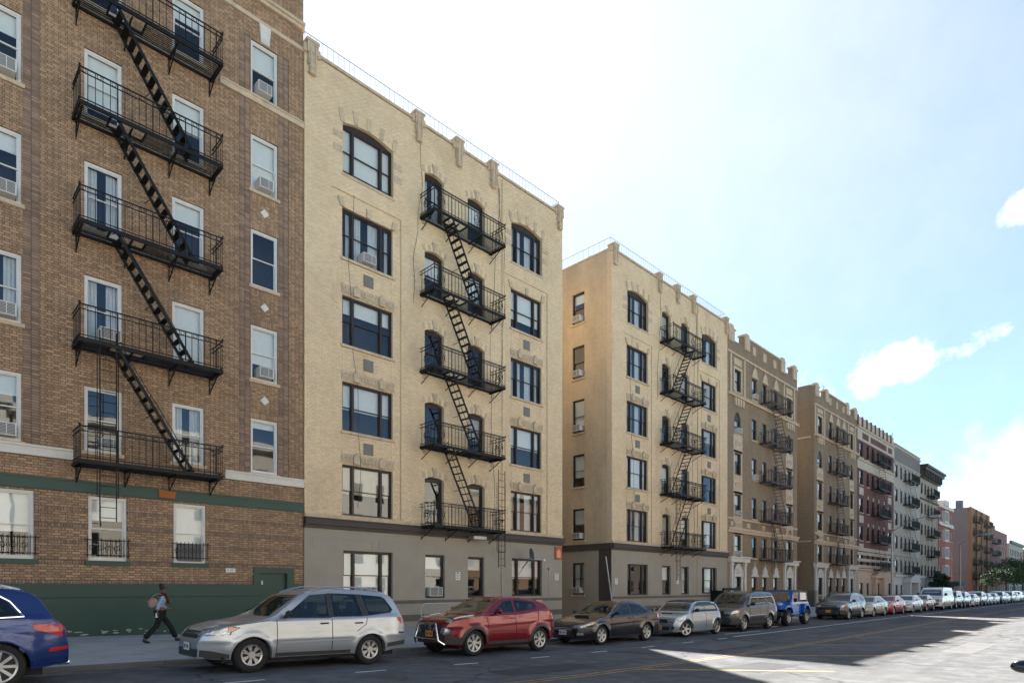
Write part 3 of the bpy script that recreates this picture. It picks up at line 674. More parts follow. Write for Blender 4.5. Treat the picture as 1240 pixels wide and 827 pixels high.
MB().prism([(9.42, 21.43), (9.72, 21.43), (9.78, 22.1), (9.36, 22.1)], FY-.08, FY-.001).build('keystone', M['white_stone'], B1)
aircon(9.25, FY+.06, 19.55, 'the white window below the keystone of the brown brick building', w=.5)
aircon(9.3, FY+.06, 16.12, 'the white window one floor below the keystone window, brown building', w=.5)
aircon(9.3, FY+.06, 9.32, 'the diamond-stone window column, lowest one there, brown building', w=.5)
for z, d in ((16.14, 'fourth'), (12.7, 'third'), (9.32, 'second'), (5.98, 'first')): aircon(1.85, FY+.06, z, 'the white %s-floor window left bare of fire escape, brown building' % d, w=.6)
aircon(4.45, FY+.06, 9.32, 'a white window behind the second lowest balcony, brown building', out=.25)
aircon(4.5, FY+.06, 5.98, 'a white window behind the lowest balcony, brown building', w=.5, out=.12)
fire_escape('fire_escape', 'black iron fire escape with stairs running one way on the brown brick building', 3.77, 7.76, [5.42, 8.92, 12.33, 15.72, 19.1], 1.0,
            [(i, 4.72, 6.85) for i in range(4)], M['iron'], (4.3, 9.3, 3.7, FY-.9), holes=[(4.6, 5.5)]*5)
npl = MB().box(8.2, 8.52, FY-.03, FY-.01, 2.28, 2.42).build('house_number_plate', M['sign_white'], B1)
mb = MB()
for k, (w_, h_) in enumerate(((.022, .06), (.03, .06), (0, 0), (.028, .06), (.03, .06), (.026, .06), (.012, .05))):
    if w_: mb.box(8.235+k*.037, 8.235+k*.037+w_*.45, FY-.0325, FY-.0305, 2.32, 2.32+h_).box(8.235+k*.037+w_*.45, 8.235+k*.037+w_, FY-.0325, FY-.0305, 2.32+h_*.7, 2.32+h_)
mb.build('number_print', pm('faded_ink', (.2, .2, .22), .8, var=0), npl)
MB().prism([(6.1, 4.66), (6.55, 4.66), (6.6, 4.88), (6.08, 4.92)], FY-.085, FY-.072).build('bare_patch', pm('terracotta', (.35, .11, .03), .9), B1)

# ------------------------------------------------------------ the two cream brick twins
def twin(x0, w, label, flights, ladder, side=False, fx=(16.47, 20.78), felabel=''):
    dx = x0-11.08; x1 = x0+w
    B = thing('apartment_building', (x0, FY, 0), label, 'building', 'apartment buildings along the avenue')
    X = lambda v: v+dx
    rowsT = [(4.64, 6.68), (8.02, 10.0), (11.47, 13.46), (14.94, 16.97), (18.3, 20.52)]
    rowsD = [(4.6, 6.72), (8.0, 10.08), (11.4, 13.34), (14.85, 16.84), (18.25, 20.34)]
    tri = [(X(12.7), X(15.09)), (X(22.2), X(24.52))]; drs = [(X(16.75), X(17.85)), (X(19.27), X(20.37))]
    ops = [(a, z0, b, z1) for a, b in tri for z0, z1 in rowsT] + [(a, z0, b, z1) for a, b in drs for z0, z1 in rowsD]
    ground = [(X(12.74), 1.26, X(15.08), 3.23), (X(16.8), 1.27, X(17.91), 3.22), (X(19.31), 1.26, X(20.36), 3.21), (X(22.26), 1.3, X(24.54), 3.24)]
    mb = MB(); wall_boxes(mb, x0, x1, 4.45, 22.25, ops, FY, FY+.3); mb.build('wall', M['mortar_cream'], B)
    bays = [(X(12.22), 4.62, X(15.5), 17.55), (X(21.75), 4.62, X(24.95), 17.55)]
    rc = brick_rects(x0, x1, 4.6, 22.2, ops+bays, 'run', .077, .008, .205)
    p = bricks_mesh('brickwork', rc, FY-.05, wloc(B), .006, .0012)
    o = link('brickwork', p, B, (0, 0, 0), 0, M['cream_brick']); o['kind'] = 'stuff'
    mb = MB(); wall_boxes(mb, x0+.002, x1-.002, 4.6, 22.2, ops+bays, FY-.05, FY-.001); mb.build('wall_face', M['mortar_cream'], B)
    fri = [(a, z1+.06, b, z1+.44) for a, b in tri for z0, z1 in rowsT[:3]]
    rb = np.concatenate([brick_rects(a, b, c, d, ops+fri, 'run', .077, .008, .205) for a, c, b, d in bays])
    o = link('bay_brickwork', bricks_mesh('bay_brickwork', rb, FY, wloc(B), .006, .0012), B, (0, 0, 0), 0, M['cream_brick']); o['kind'] = 'stuff'
    # arches
    for a, b in tri: spandrel(B, M['cream_brick'], a, b-a, rowsT[4][1], .24, FY-.054, FY+.1)
    for a, b in drs:
        for z0, z1 in rowsD: spandrel(B, M['cream_brick'], a, b-a, z1, .13, FY-.054, FY+.1)
    for a, b in drs:
        for z0, z1 in rowsD:
            n = 9; zz = z1+.0; cxm = (a+b)/2
            for k in range(n):
                if k == n//2: continue
                t0, t1 = k/n, (k+1)/n
                f = lambda t, o: (a-.1*(1-t)-.0+ (b-a)*t + .1*t + (t-.5)*o*.55, z1-.13+.13*(1-(2*t-1)**2)+o)
                MB().prism([f(t0+.006, .012), f(t1-.006, .012), f(t1-.006, .27), f(t0+.006, .27)], FY-.07, FY-.0505).build('voussoir', M['cream_brick'] if k % 2 else M['stone'], B)
            MB().prism([(cxm-.09, z1-.05), (cxm+.09, z1-.05), (cxm+.15, z1+.4), (cxm-.15, z1+.4)], FY-.13, FY-.0505).box(cxm-.07, cxm+.07, FY-.16, FY-.13, z1+.05, z1+.3).build('keystone', M['stone'], B)
    for a, b in tri:
        z0, z1 = rowsT[4]; wv = b-a
        for k in range(5):
            t = k/4; xx = a+wv*t; zz = z1-.24+.24*(1-(2*t-1)**2)+.02; s = (t-.5)*.22
            MB().prism([(xx-.09, zz), (xx+.09, zz), (xx+.1+s, zz+.5), (xx-.1+s, zz+.5)], FY-.09, FY-.0505).build('arch_stone', M['stone'], B)
        for sx in (a-.42, b+.03):
            for zq in (z0+.75, z0+1.3): MB().box(sx, sx+.39, FY-.08, FY-.0505, zq, zq+.26).build('quoin_stone', M['stone'], B)
        z0, z1 = rowsT[3]
        for t in (0, .5, 1): MB().prism([(a+wv*t-.09, z1-.02), (a+wv*t+.09, z1-.02), (a+wv*t+.11+(t-.5)*.2, z1+.33), (a+wv*t-.11+(t-.5)*.2, z1+.33)], FY-.07, FY-.0095).build('keystone', M['stone'], B)
        for r, (z0, z1) in enumerate(rowsT):
            window(B, a-x0, z0, wv, z1-z0, 'triple', 'dark_frame', .12, 0, 0, rblind(.82), 'stone', arch=.24 if r == 4 else 0, ft=.06, sillw=.09)
            if r < 3:
                f = MB().box(a-.05, b+.05, FY-.04, FY-.007, z1+.06, z1+.44)
                for q in range(14):
                    xx = a+.08+(wv-.16)*q/13
                    if q in (3, 10): f.prism([(xx-.12, z1+.04), (xx+.12, z1+.04), (xx+.14, z1+.3), (xx, z1+.5), (xx-.14, z1+.3)], FY-.14, FY-.04)
                    elif q not in (2, 4, 9, 11): f.ring((xx, FY-.05, z1+.25), .085, .034, 'y', 8); f.rod((xx+.09, FY-.05, z1+.12), (xx+.12, FY-.05, z1+.38), .028, 5)
                f.build('carved_frieze', M['stone'], B)
            if 0 < r < 4:
                MB().box((a+b)/2-.22, (a+b)/2+.22, FY-.05, FY-.007, z0-.82, z0-.36).build('vent_grille', pm('vent_metal', (.17, .165, .15), .7), B)
                mm = MB(); xa, xb2, za, zb2 = a+.02, b-.02, z0-.98, z0-.2
                for q in ((xa, xb2, zb2, zb2+.035), (xa, xa+.035, za, zb2), (xb2-.035, xb2, za, zb2)): mm.box(q[0], q[1], FY-.035, FY-.007, q[2], q[3])
                mm.build('panel_moulding', M['cream_brick'], B)
    for a, b in drs:
        for r, (z0, z1) in enumerate(rowsD):
            window(B, a-x0, z0, b-a, z1-z0, 'single', 'dark_frame', .14, 0, 0, rblind(.5), None, arch=.13, ft=.07)
    # painted ground floor
    mb = MB(); wall_boxes(mb, x0+.003, x1-.003, -.6, 4.05, ground, FY-.03, FY+.3); mb.build('ground_floor_wall', M['grey_stucco'], B)
    for a, c, b, d in ground:
        wv = b-a
        window(B, a-x0, c, wv, d-c, 'triple' if wv > 2 else 'single', 'dark_frame', .14, -.03, 0, rblind(.4), None, ft=.07)
    for q0, q1 in ((.35, 3.0), (3.3, 9.9), (10.3, w-.35)):
        g = MB().box(x0+q0, x0+q1, FY-.042, FY-.0305, 3.68, 3.72).box(x0+q0, x0+q0+.04, FY-.042, FY-.0305, 3.3, 3.68).box(x0+q1-.04, x0+q1, FY-.042, FY-.0305, 3.3, 3.68); g.build('panel_moulding', M['grey_stucco'], B)
    MB().box(x0, x1+.05, FY-.12, FY-.031, 4.05, 4.18).box(x0, x1+.08, FY-.2, FY-.001, 4.18, 4.4).box(x0, x1+.1, FY-.24, FY-.001, 4.4, 4.45).build('cornice_band', M['brown_paint'], B)
    MB().box(x0+.001, x1-.001, FY-.13, FY-.0515, 4.455, 4.6).build('ledge', M['stone'], B)
    MB().box(x0+.003, x1+.003, FY-.055, FY-.031, 1.05, 1.2).build('dark_course', M['band_paint'], B)
    MB().box(x0+.003, x1+.003, FY-.055, FY-.031, .28, .56).build('dark_course', M['band_paint'], B)
    # parapet, coping and corbels
    MB().box(x0-.02, x1+.02, FY-.09, FY+.34, 22.25, 22.36).build('coping', M['stone'], B)
    for xx in (.28, 5.3, 7.6, 9.8, w-.3):
        c = MB(); X_ = x0+xx
        c.box(X_-.22, X_+.22, FY-.22, FY+.3, 22.12, 22.52).box(X_-.26, X_+.26, FY-.25, FY+.3, 22.52, 22.62).box(X_-.34, X_-.22, FY-.14, FY+.1, 22.12, 22.42).box(X_+.22, X_+.34, FY-.14, FY+.1, 22.12, 22.42)
        c.box(X_-.17, X_+.17, FY-.2, FY-.0515, 21.7, 22.12).box(X_-.12, X_+.12, FY-.23, FY-.0515, 21.45, 21.7)
        for q in (-.1, .1): c.rod((X_+q, FY-.22, 21.5), (X_+q, FY-.24, 22.45), .035, 6)
        c.rod((X_-.13, FY-.18, 21.4), (X_+.13, FY-.18, 21.4), .07, 8)
        c.build('corbel', M['stone'], B)
    fn = MB()
    for zz in (23.05, 22.45): fn.rod((x0+.1, FY+.12, zz), (x1-.1, FY+.12, zz), .014, 4)
    n = int(w/.24)
    for k in range(n+1): fn.rod((x0+.1+(w-.2)*k/n, FY+.12, 22.3), (x0+.1+(w-.2)*k/n, FY+.12, 23.05), .008, 4)
    for xx in (x0+.1, x1-.1):
        for zz in (23.05, 22.45): fn.rod((xx, FY+.12, zz), (xx, FY+17, zz), .014, 4)
        for k in range(1, 40): fn.rod((xx, FY+.12+k*.42, 22.3), (xx, FY+.12+k*.42, 23.05), .008, 4)
    fn.build('roof_railing', M['galv'], B)
    sk = side
    shell(B, x0, x1, 18, 22.27, M['side_brick'], M['side_brick'], 4.45 if False else -.6, skip_left=side)
    if side:
        sops = [(24.35, z0, 25.32, z1) for z0, z1 in ((1.3, 3.3), (4.74, 6.73), (8.12, 10.17), (11.54, 13.65), (15.0, 17.05), (18.47, 20.42))]
        sw = MB()
        zs = [(-.6, 4.05, .03, M['grey_stucco'], 'side_ground_wall'), (4.05, 22.25, 0, M['side_brick'], 'side_wall')]
        for za, zb2, off, mt, nm in zs:
            q = MB(); wall_boxes(q, FY+.302, FY+18, za, zb2, [s for s in sops if za <= s[1] < zb2], 0, .3)
            q.v = [(x0-off+yy, xx, zz) for xx, yy, zz in q.v]; q.f = [f[::-1] for f in q.f]; q.build(nm, mt, B)
        for q_, (ya, z0, yb2, z1) in enumerate(sops):
            window(B, -(.03 if q_ == 0 else 0), z0, yb2-ya, z1-z0, 'single', 'dark_frame', .1, yb2-FY, R(-90), rblind(.8), 'stone', ft=.06)
        MB().box(x0-.12, x0-.031, FY-.1, FY+17.9, 4.05, 4.4).box(x0-.15, x0-.031, FY-.1, FY+17.9, 4.4, 4.45).build('side_cornice', M['brown_paint'], B)
        MB().box(x0-.045, x0-.031, FY-.031, FY+.9, -.6, 4.05).build('dark_corner', M['brown_paint'], B)
        MB().box(x0-.06, x0+.34, FY+.34, FY+17.9, 22.25, 22.36).build('side_coping', M['stone'], B)
        dm = MB(); dm.rod((x0+1.2, FY+2.3, 21.35), (x0+1.2, FY+2.3, 22.9), .3, 14); dm.rod((x0+1.2, FY+2.3, 22.9), (x0+1.2, FY+2.3, 23.0), .36, 14); dm.build('roof_vent_drum', M['galv'], B, True)
    else:
        pass
    # cables straying over the brick
    for k in range(4):
        cb = MB(); xs0 = x0+[5.2, 9.9, 2.2, 10.4][k]; pts = []; zt = [22.2, 21.6, 17.6, 22.1][k]; zb2 = [14.2, 4.7, 5.0, 12.0][k]
        for q in range(26):
            t = q/25; pts.append((xs0+.35*math.sin(t*5+k*1.7)*(1-t*.6)+.05*math.sin(t*23), FY-.075-.02*math.sin(t*9), zt+(zb2-zt)*t))
        cb.path(pts, .009, 4); cb.build('cable', M['cable'], B)
    MB().path([(x0+10.45, FY-.08, 22.1), (x0+10.45, FY-.08, 1.2)], .022, 5).build('conduit', M['stone'], B)
    cb = MB(); pts = [(x0+4.2+q*.32, FY-.1, 22.15-.9*math.sin(q/6*math.pi/2)) for q in range(4)]
    fire_escape('fire_escape', felabel, fx[0]+dx, fx[1]+dx, [4.45, 7.95, 11.3, 14.7, 18.1], 1.1, [(i, flights[0]+dx, flights[1]+dx) for i in range(4)], M['iron'],
                ladder, style='scroll', holes=[((min(flights[0], flights[0]+(.75 if flights[1] > flights[0] else -.75)))+dx-.1, max(flights[0], flights[0]+(.75 if flights[1] > flights[0] else -.75))+dx+.1)]*5)
    return B
B2 = twin(11.08, 15.1, 'cream brick apartment building with grey ground floor joining the brown brick building', (17.55, 19.35), (20.28, 7.3, 2.7, FY-1.12), False,
          felabel='black iron fire escape with scrollwork on the cream building beside the brown brick building')
B3 = twin(30.8, 15.17, 'cream brick apartment building beyond the alley with its side wall showing', (19.3, 17.2), (36.55, 8.4, 2.2, FY-1.12), True, fx=(16.45, 20.9),
          felabel='black iron fire escape with zigzag stair on the cream building beyond the alley')
aircon(13.55, FY+.08, 15.04, 'a three-part dark window, cream building joining the brown one', w=.6)
aircon(13.5, FY+.06, 1.36, 'the wide grey ground-floor window behind the silver wagon', w=.7, h=.42, out=.2)
aircon(17.0, FY+.06, 1.36, 'the narrow grey ground-floor window above the steel barrier', w=.7, h=.4, out=.2)
for z, d in ((18.55, 'topmost'), (15.1, 'second highest'), (11.65, 'third highest'), (4.84, 'lowest cream-brick'), (1.4, 'grey ground-floor')):
    aircon(30.8+.02, 25.12, z, 'the %s alley window of the cream side wall' % d, R(-90), w=.6)
# small things on the cream building by the brown one
MB().box(25.55, 26.1, FY-.1, FY-.031, 3.28, 3.98).build('plaque', M['sign_red'], B2)
MB().prism([(25.66, 3.38), (25.98, 3.38), (25.98, 3.72), (25.82, 3.86), (25.66, 3.72)], FY-.106, FY-.1).build('plaque_face', M['sign_orange'], B2)
for (x, z, bld) in ((18.55, 2.1, B2), (25.6, 2.15, B2), (31.15, 1.95, B3), (38.4, 2.0, B3)):
    MB().box(x, x+.27, FY-.045, FY-.031, z, z+.38).build('notice', M['sign_white'], bld)
    mb = MB()
    for k in range(4): mb.box(x+.04, x+.23-.03*(k % 2), FY-.048, FY-.046, z+.06+k*.08, z+.085+k*.08)
    mb.box(x+.08, x+.18, FY-.048, FY-.046, z+.31, z+.36); mb.build('notice_print', M['ink'], bld)
for X_ in (25.05,): 
    MB().path([(X_, FY-.05, 2.7), (X_, FY-.05, .1)], .014, 5).box(X_-.06, X_+.06, FY-.16, FY-.031, 2.7, 2.82).build('wall_lamp', M['galv'], B2)
MB().box(19.2, 20.0, FY-.6, FY-.2, 4.02, 4.16).build('flood_light', M['galv'], B2)
# satellite dish
dsh = thing('satellite_dish', (23.0, FY-.35, 2.95), 'round grey satellite dish on an arm at the cream building ground-floor window', 'satellite dish')
def dish_mesh():
    me = MB(); n = 18; rings = 5
    for i in range(rings+1):
        r = .36*i/rings
        for k in range(n):
            a = 2*math.pi*k/n; me.v.append((r*math.cos(a)*.8, -.12+.5*r*r, r*math.sin(a)))
    for i in range(rings):
        for k in range(n): me.f.append((i*n+k, i*n+(k+1) % n, (i+1)*n+(k+1) % n, (i+1)*n+k))
    return me.mesh('reflector')
o = link('reflector', dish_mesh(), dsh, (0, -.3, .45), 0, M['dish']); o.rotation_euler = (R(-10), 0, R(66)); shade(o)
mb = MB().rod((23, FY-.03, 2.75), (23, FY-.6, 3.25), .022).rod((22.6, FY-.03, 2.3), (23, FY-.6, 3.2), .014); mb.build('arm', M['dish'], dsh)
MB().rod((23.0, FY-.6, 3.2), (23.45, FY-1.1, 3.15), .014).box(23.4, 23.52, FY-1.2, FY-1.08, 3.1, 3.2).build('receiver', M['sign_white'], dsh)
# pole leaning at the corner of the twin beyond the alley
MB().rod((30.62, FY-.35, zwalk(30.6, 22)), (30.1, FY-.12, 3.6), .032, 8).build('pipe', M['galv'], None)
tag(bpy.context.scene.collection.objects[-1], 'thin grey pipe leaning against the dark alley corner of the cream building', 'pipe')
# steel barrier on the pavement
bar = thing('crowd_barrier', (15.2, 20.4, zwalk(15.5, 20.4)), 'galvanised steel crowd barrier on the pavement behind the dark red car', 'barrier')
bx, by, bz = 15.2, 20.4, zwalk(15.5, 20.4)
mb = MB(); mb.path([(bx, by, bz+.2), (bx, by, bz+.95), (bx+.12, by, bz+1.08), (bx+2.2, by, bz+1.08), (bx+2.32, by, bz+.95), (bx+2.32, by, bz+.2), (bx, by, bz+.2)], .024, 7); mb.build('frame', M['galv'], bar)
for k in range(1, 15): MB().rod((bx+k*2.32/15, by, bz+.2), (bx+k*2.32/15, by, bz+1.07), .01, 5).build('upright', M['galv'], bar)
for x in (bx+.2, bx+2.1): MB().bar((x, by-.3, bz+.02), (x, by+.3, bz+.02), .05, .03).rod((x, by, bz+.03), (x, by, bz+.2), .02).build('foot', M['galv'], bar)
# ------------------------------------------------------------ the blocks further along
def pbox(root, nm, mat, x0, x1, y0, y1, z0, z1): return MB().box(x0, x1, y0, y1, z0, z1).build(nm, mat, root)
def block(x0, x1, ztop, wallmat, label, rows, cols, sidemat=None, frame='dark_frame', depth=18, skipwin=(), archrow=None, archcols=(), rec=.1, y=FY, simple=True, sill='stone', bl=.6, gmat=None, gtop=3.8):
    B = thing('apartment_building', (x0, FY, zroad(x0)), label, 'building', 'apartment buildings along the avenue')
    ops = []
    for r, (z0, z1) in enumerate(rows):
        for c, (a, b) in enumerate(cols):
            if (r, c) in skipwin: continue
            ops.append((a, z0, b, z1))
    zb = -1.6
    if gmat:
        mb = MB(); wall_boxes(mb, x0+.003, x1-.003, zb, gtop, [o for o in ops if o[3] < gtop], y-.03, y+.3); mb.build('ground_floor_wall', gmat, B)
        mb = MB(); wall_boxes(mb, x0, x1, gtop, ztop, [o for o in ops if o[3] >= gtop], y, y+.3); mb.build('wall', wallmat, B)
    else:
        mb = MB(); wall_boxes(mb, x0, x1, zb, ztop, ops, y, y+.3); mb.build('wall', wallmat, B)
    for r, (z0, z1) in enumerate(rows):
        for c, (a, b) in enumerate(cols):
            if (r, c) in skipwin: continue
            ar = (b-a)*.5 if (r == archrow and c in archcols) else 0
            if ar: spandrel(B, wallmat, a, b-a, z1, ar, y-.004, y+.1, 12)
            o = window(B, a-x0, z0-zroad(x0), b-a, z1-z0, 'single', frame, rec, y-FY, 0, rblind(bl), sill, arch=ar, simple=simple, ft=.06)
    shell(B, x0, x1, depth, ztop, sidemat or wallmat, sidemat or wallmat, zb=zb)
    return B
def trim(root, mat, x0, x1, z0, z1, out=.08, nm='stone_band'): return MB().box(x0, x1, FY-out, FY-.0015, z0, z1).build(nm, mat, root)
def surround(root, mat, a, b, z0, z1, t=.18, out=.06):
    MB().box(a-t, a-.002, FY-out, FY-.0015, z0, z1+t).box(b+.002, b+t, FY-out, FY-.0015, z0, z1+t).box(a-.002, b+.002, FY-out, FY-.0015, z1+.002, z1+t).build('window_surround', mat, root)
def lancet(root, mat, xc, zt, w):
    """small pointed stone hood over a narrow window"""
    MB().prism([(xc-w, zt), (xc+w, zt), (xc+w, zt+.14), (xc+w*.72, zt+.14), (xc+w*.6, zt+.55), (xc, zt+.95), (xc-w*.6, zt+.55), (xc-w*.72, zt+.14), (xc-w, zt+.14)], FY-.1, FY-.0015).rod((xc, FY-.06, zt+.9), (xc, FY-.06, zt+1.3), .05, 6, .01).build('window_hood', mat, root)
def portal(root, mat, a, b, z0, zt, ztop):
    """tall white frame with a round-headed carved tympanum above a ground-floor window"""
    w = b-a; xc = (a+b)/2
    for x in (a-.75, b+.45): MB().box(x, x+.3, FY-.16, FY-.0015, z0, ztop).box(x-.05, x+.35, FY-.2, FY-.0015, ztop-.25, ztop).box(x-.05, x+.35, FY-.2, FY-.0015, z0, z0+.3).build('pilaster', mat, root)
    pts = [(a-.22, zt)] + [(xc-(w/2+.22)*math.cos(math.pi*k/12), zt+.02+(ztop-zt-.15)*math.sin(math.pi*k/12)) for k in range(13)] + [(b+.22, zt)]
    MB().prism(pts[::-1], FY-.08, FY-.0015).build('tympanum', mat, root)
    o = MB()
    for k in range(12):
        p = [(xc-(w/2+q)*math.cos(math.pi*kk/12), FY-.1, zt+.02+(ztop-zt-.15)*(1 if q > .1 else .8)*math.sin(math.pi*kk/12)) for q in (.2,) for kk in (k, k+1)]
        o.rod(p[0], p[1], .05, 5)
    for k in range(4): o.ring((xc-.25+k*.17, FY-.09, zt+.35+.15*(k in (1, 2))), .12, .025, 'y', 8)
    o.build('tympanum_moulding', mat, root)
    MB().box(a-.22, a-.002, FY-.09, FY-.0015, z0, zt).box(b+.002, b+.22, FY-.09, FY-.0015, z0, zt).build('window_surround', mat, root)
def gothic(x0, x1, cols, tops, label, felabel, fe, rowh=1.75, brass=None, zt=22.2):
    """tan brick block with limestone trim and a crenellated parapet"""
    w = x1-x0
    rows = [(t-(1.75 if i < 6 else 1.7), t) for i, t in enumerate(tops)]
    B = block(x0, x1, zt-.85, M['tan_brick'], label, rows, cols, archrow=4, archcols=(0, 4), bl=.6)
    S, Wt = M['stone'], M['white_stone']
    for c in (0, 4):
        a, b = cols[c]
        surround(B, S, a, b, rows[5][0], rows[5][1], .2); 
        for r in (1, 2, 3): trim(B, S, a-.22, b+.22, rows[r][1]+.03, rows[r+1][0]-.12, .05, 'carved_panel') if r < 4 else None
        for r in range(1, 4): surround(B, S, a, b, rows[r][0]-.1, rows[r][1]-.002, .2, .05)
        for r in (1, 2, 3):
            q = MB(); zc_ = (rows[r][1]+rows[r+1][0])/2
            for k in range(3): q.ring((a+.25+(b-a-.5)*k/2, FY-.06, zc_), .17, .035, 'y', 8)
            q.build('carving', S, B)
        trim(B, S, a-.75, a-.5, 17.05, zt-2.0, .07, 'pilaster_strip'); trim(B, S, b+.5, b+.75, 17.05, zt-2.0, .07, 'pilaster_strip')
        trim(B, S, a-.1, b+.1, rows[5][1]+.35, zt-2.2, .05, 'carved_panel')
        portal(B, Wt, a, b, zroad(x0)+.1, rows[0][1], 3.75)
        trim(B, Wt, a-1.1, b+1.1, 3.76, 4.1, .3, 'portal_cornice'); trim(B, Wt, a-1.2, b+1.2, 4.1, 4.2, .42, 'portal_cornice')
        for q in (-.55, -.1, .35, .8):
            xx = (a+b)/2+q-.12; MB().prism([(xx, 16.2), (xx+.2, 16.2), (xx+.25, 16.8), (xx-.05, 16.8)], FY-.18, FY-.0015).build('corbel', S, B)
    for c in (1, 2, 3):
        a, b = cols[c]; lancet(B, Wt, (a+b)/2, rows[0][1]+.02, (b-a)/2+.25); lancet(B, S, (a+b)/2, rows[5][1]+.06, (b-a)/2+.2)
    trim(B, S, x0, x1, 16.85, 17.0, .22, 'ledge'); trim(B, S, x0, x1, 17.0, 17.06, .28, 'ledge')
    trim(B, S, x0, x1, zt-2.0, zt-1.85, .1); trim(B, S, x0, x1, 6.1, 6.3, .12); trim(B, S, x0, x1, 6.3, 6.5, .22, 'ledge'); trim(B, S, x0, x1, 7.15, 7.3, .06)
    for k in range(5): trim(B, S, x0+.6+k*2.9, x0+1.2+k*2.9, 6.62, 7.0, .05, 'square_stone')
    # crenellated parapet
    mer = [(0, 1.35), (2.7, w-3.0), (w-1.45, w)]
    for a, b in mer:
        MB().box(x0+a, x0+b, FY, FY+.3, zt-.849, zt-.12).build('merlon', M['tan_brick'], B); MB().box(x0+a-.06, x0+b+.06, FY-.09, FY+.38, zt-.12, zt).build('coping', S, B)
    for a in (.15, 3.0, w-4.0, w-1.2): MB().box(x0+a, x0+a+.9, FY-.12, FY-.0015, zt-1.1, zt-.121).prism([(x0+a, zt-.12), (x0+a+.9, zt-.12), (x0+a+.72, zt+.22), (x0+a+.18, zt+.22)], FY-.12, FY+.3).build('parapet_block', S, B)
    for k in range(3): MB().box(x0+w/2-2.6+k*2.1, x0+w/2-2.0+k*2.1, FY-.06, FY-.0015, zt-1.15, zt-.45).build('shield', S, B)
    zsF = [rows[i][0]-.12 for i in range(1, 6)]
    fire_escape('fire_escape', felabel, fe[0], fe[1], zsF, 1.05, [(i, fe[2], fe[3]) for i in range(4)], M['rust'], (fe[0]+.25, 6.5, 2.9, FY-1.0), slim=.022, style='circles', hand=True, brackets=False, holes=[(min(fe[2], fe[2]+.8)-.1, max(fe[2], fe[2]+.8))]*5)
    return B
B4 = gothic(46.0, 60.35, [(47.25, 48.4), (50.5, 51.38), (52.58, 53.4), (54.88, 55.72), (57.78, 58.95)], [2.62, 5.95, 9.2, 12.48, 15.76, 19.12],
            'tan brick building with crenellated parapet and white ground-floor portals, joining the cream twin', 'rusty iron fire escape on the crenellated tan building joining the cream twin', (51.9, 56.6, 53.6, 55.6))
B5 = gothic(64.8, 78.4, [(65.65, 67.0), (69.04, 69.96), (71.2, 72.1), (73.15, 74.12), (75.8, 76.9)], [2.75, 6.05, 9.25, 12.35, 15.55, 18.98],
            'tan brick building with crenellated parapet standing beyond the second alley', 'rusty iron fire escape on the crenellated tan building beyond the second alley', (68.55, 72.3, 69.9, 71.7), zt=21.95)
# stepped gable and ledge of the alley wall
MB().box(64.82, 65.1, FY+.31, FY+3, 21.05, 21.6).box(64.82, 65.1, FY+.31, FY+1.6, 21.6, 22.0).build('stepped_gable', M['tan_brick'], B5)
MB().box(64.72, 64.799, FY+.31, FY+17, 16.7, 16.85).box(64.72, 64.799, FY+.31, FY+17, 6.3, 6.45).build('side_ledge', M['stone'], B5)
for x in (66.75, 76.3): MB().box(x, x+.5, FY+.31, FY+.6, 21.1, 21.9).build('parapet_tile', pm('ochre_tile', (.6, .42, .1), .6), B5)
for (X_, Z_, d) in ((47.4, 14.05, 'the arched window column'), (47.4, 4.3, 'a window above the white portal'), (50.55, 17.45, 'a top-floor narrow window'), (50.55, 10.75, 'a narrow mid-floor window'), (47.4, 7.5, 'the wide third-floor window')):
    aircon(X_, FY+.05, Z_, d + ', crenellated building by the cream twin', w=.55 if X_ > 50 else .7, out=.35)
# red building with cream bands
rows6 = [(zt-1.7, zt) for zt in (2.3, 5.67, 8.95, 12.2, 15.42, 18.65)]
cols6 = [(79.2, 80.6), (82.0, 82.95), (84.1, 85.05), (86.4, 87.35), (88.7, 89.65), (91.2, 92.5)]
B6 = block(78.42, 93.85, 20.6, M['red_brick'], 'dark red brick building with cream bands and notched cream parapet', rows6, cols6, gmat=M['peach'], gtop=3.75, bl=.5)
Cm = pm('cream_band', (.5, .44, .34), .85, coord='World', stain=.3, stain_col=(.26, .22, .17), stain_s=1.2)
trim(B6, Cm, 78.42, 93.85, 18.85, 20.2, .06); trim(B6, M['red_brick'], 80.2, 82.6, 19.15, 19.85, .075, 'brick_panel'); trim(B6, M['red_brick'], 83.4, 90.2, 19.15, 19.85, .075, 'brick_panel'); trim(B6, M['red_brick'], 91, 92.8, 19.15, 19.85, .075, 'brick_panel')
trim(B6, Cm, 78.42, 93.85, 15.55, 16.75, .06); trim(B6, Cm, 78.42, 93.85, 16.5, 16.7, .2, 'ledge'); trim(B6, Cm, 78.42, 93.85, 20.2, 20.4, .2, 'ledge')
for k in range(3): trim(B6, Cm, 78.42, 93.85, 4.05+k*.75, 4.4+k*.75, .04)
trim(B6, Cm, 78.42, 93.85, 6.0, 6.4, .12, 'ledge'); trim(B6, M['peach'], 78.42, 93.85, 3.75, 3.95, .25, 'ledge')
for k in range(9):
    a = 78.42+k*1.72; MB().box(a+.25, a+1.5, FY-.05, FY+.25, 20.6, 21.5).build('parapet_panel', Cm, B6)
    MB().box(a-.001 if k else a, a+.25, FY-.12, FY+.25, 20.6, 21.65).build('parapet_pier', M['red_brick'], B6)
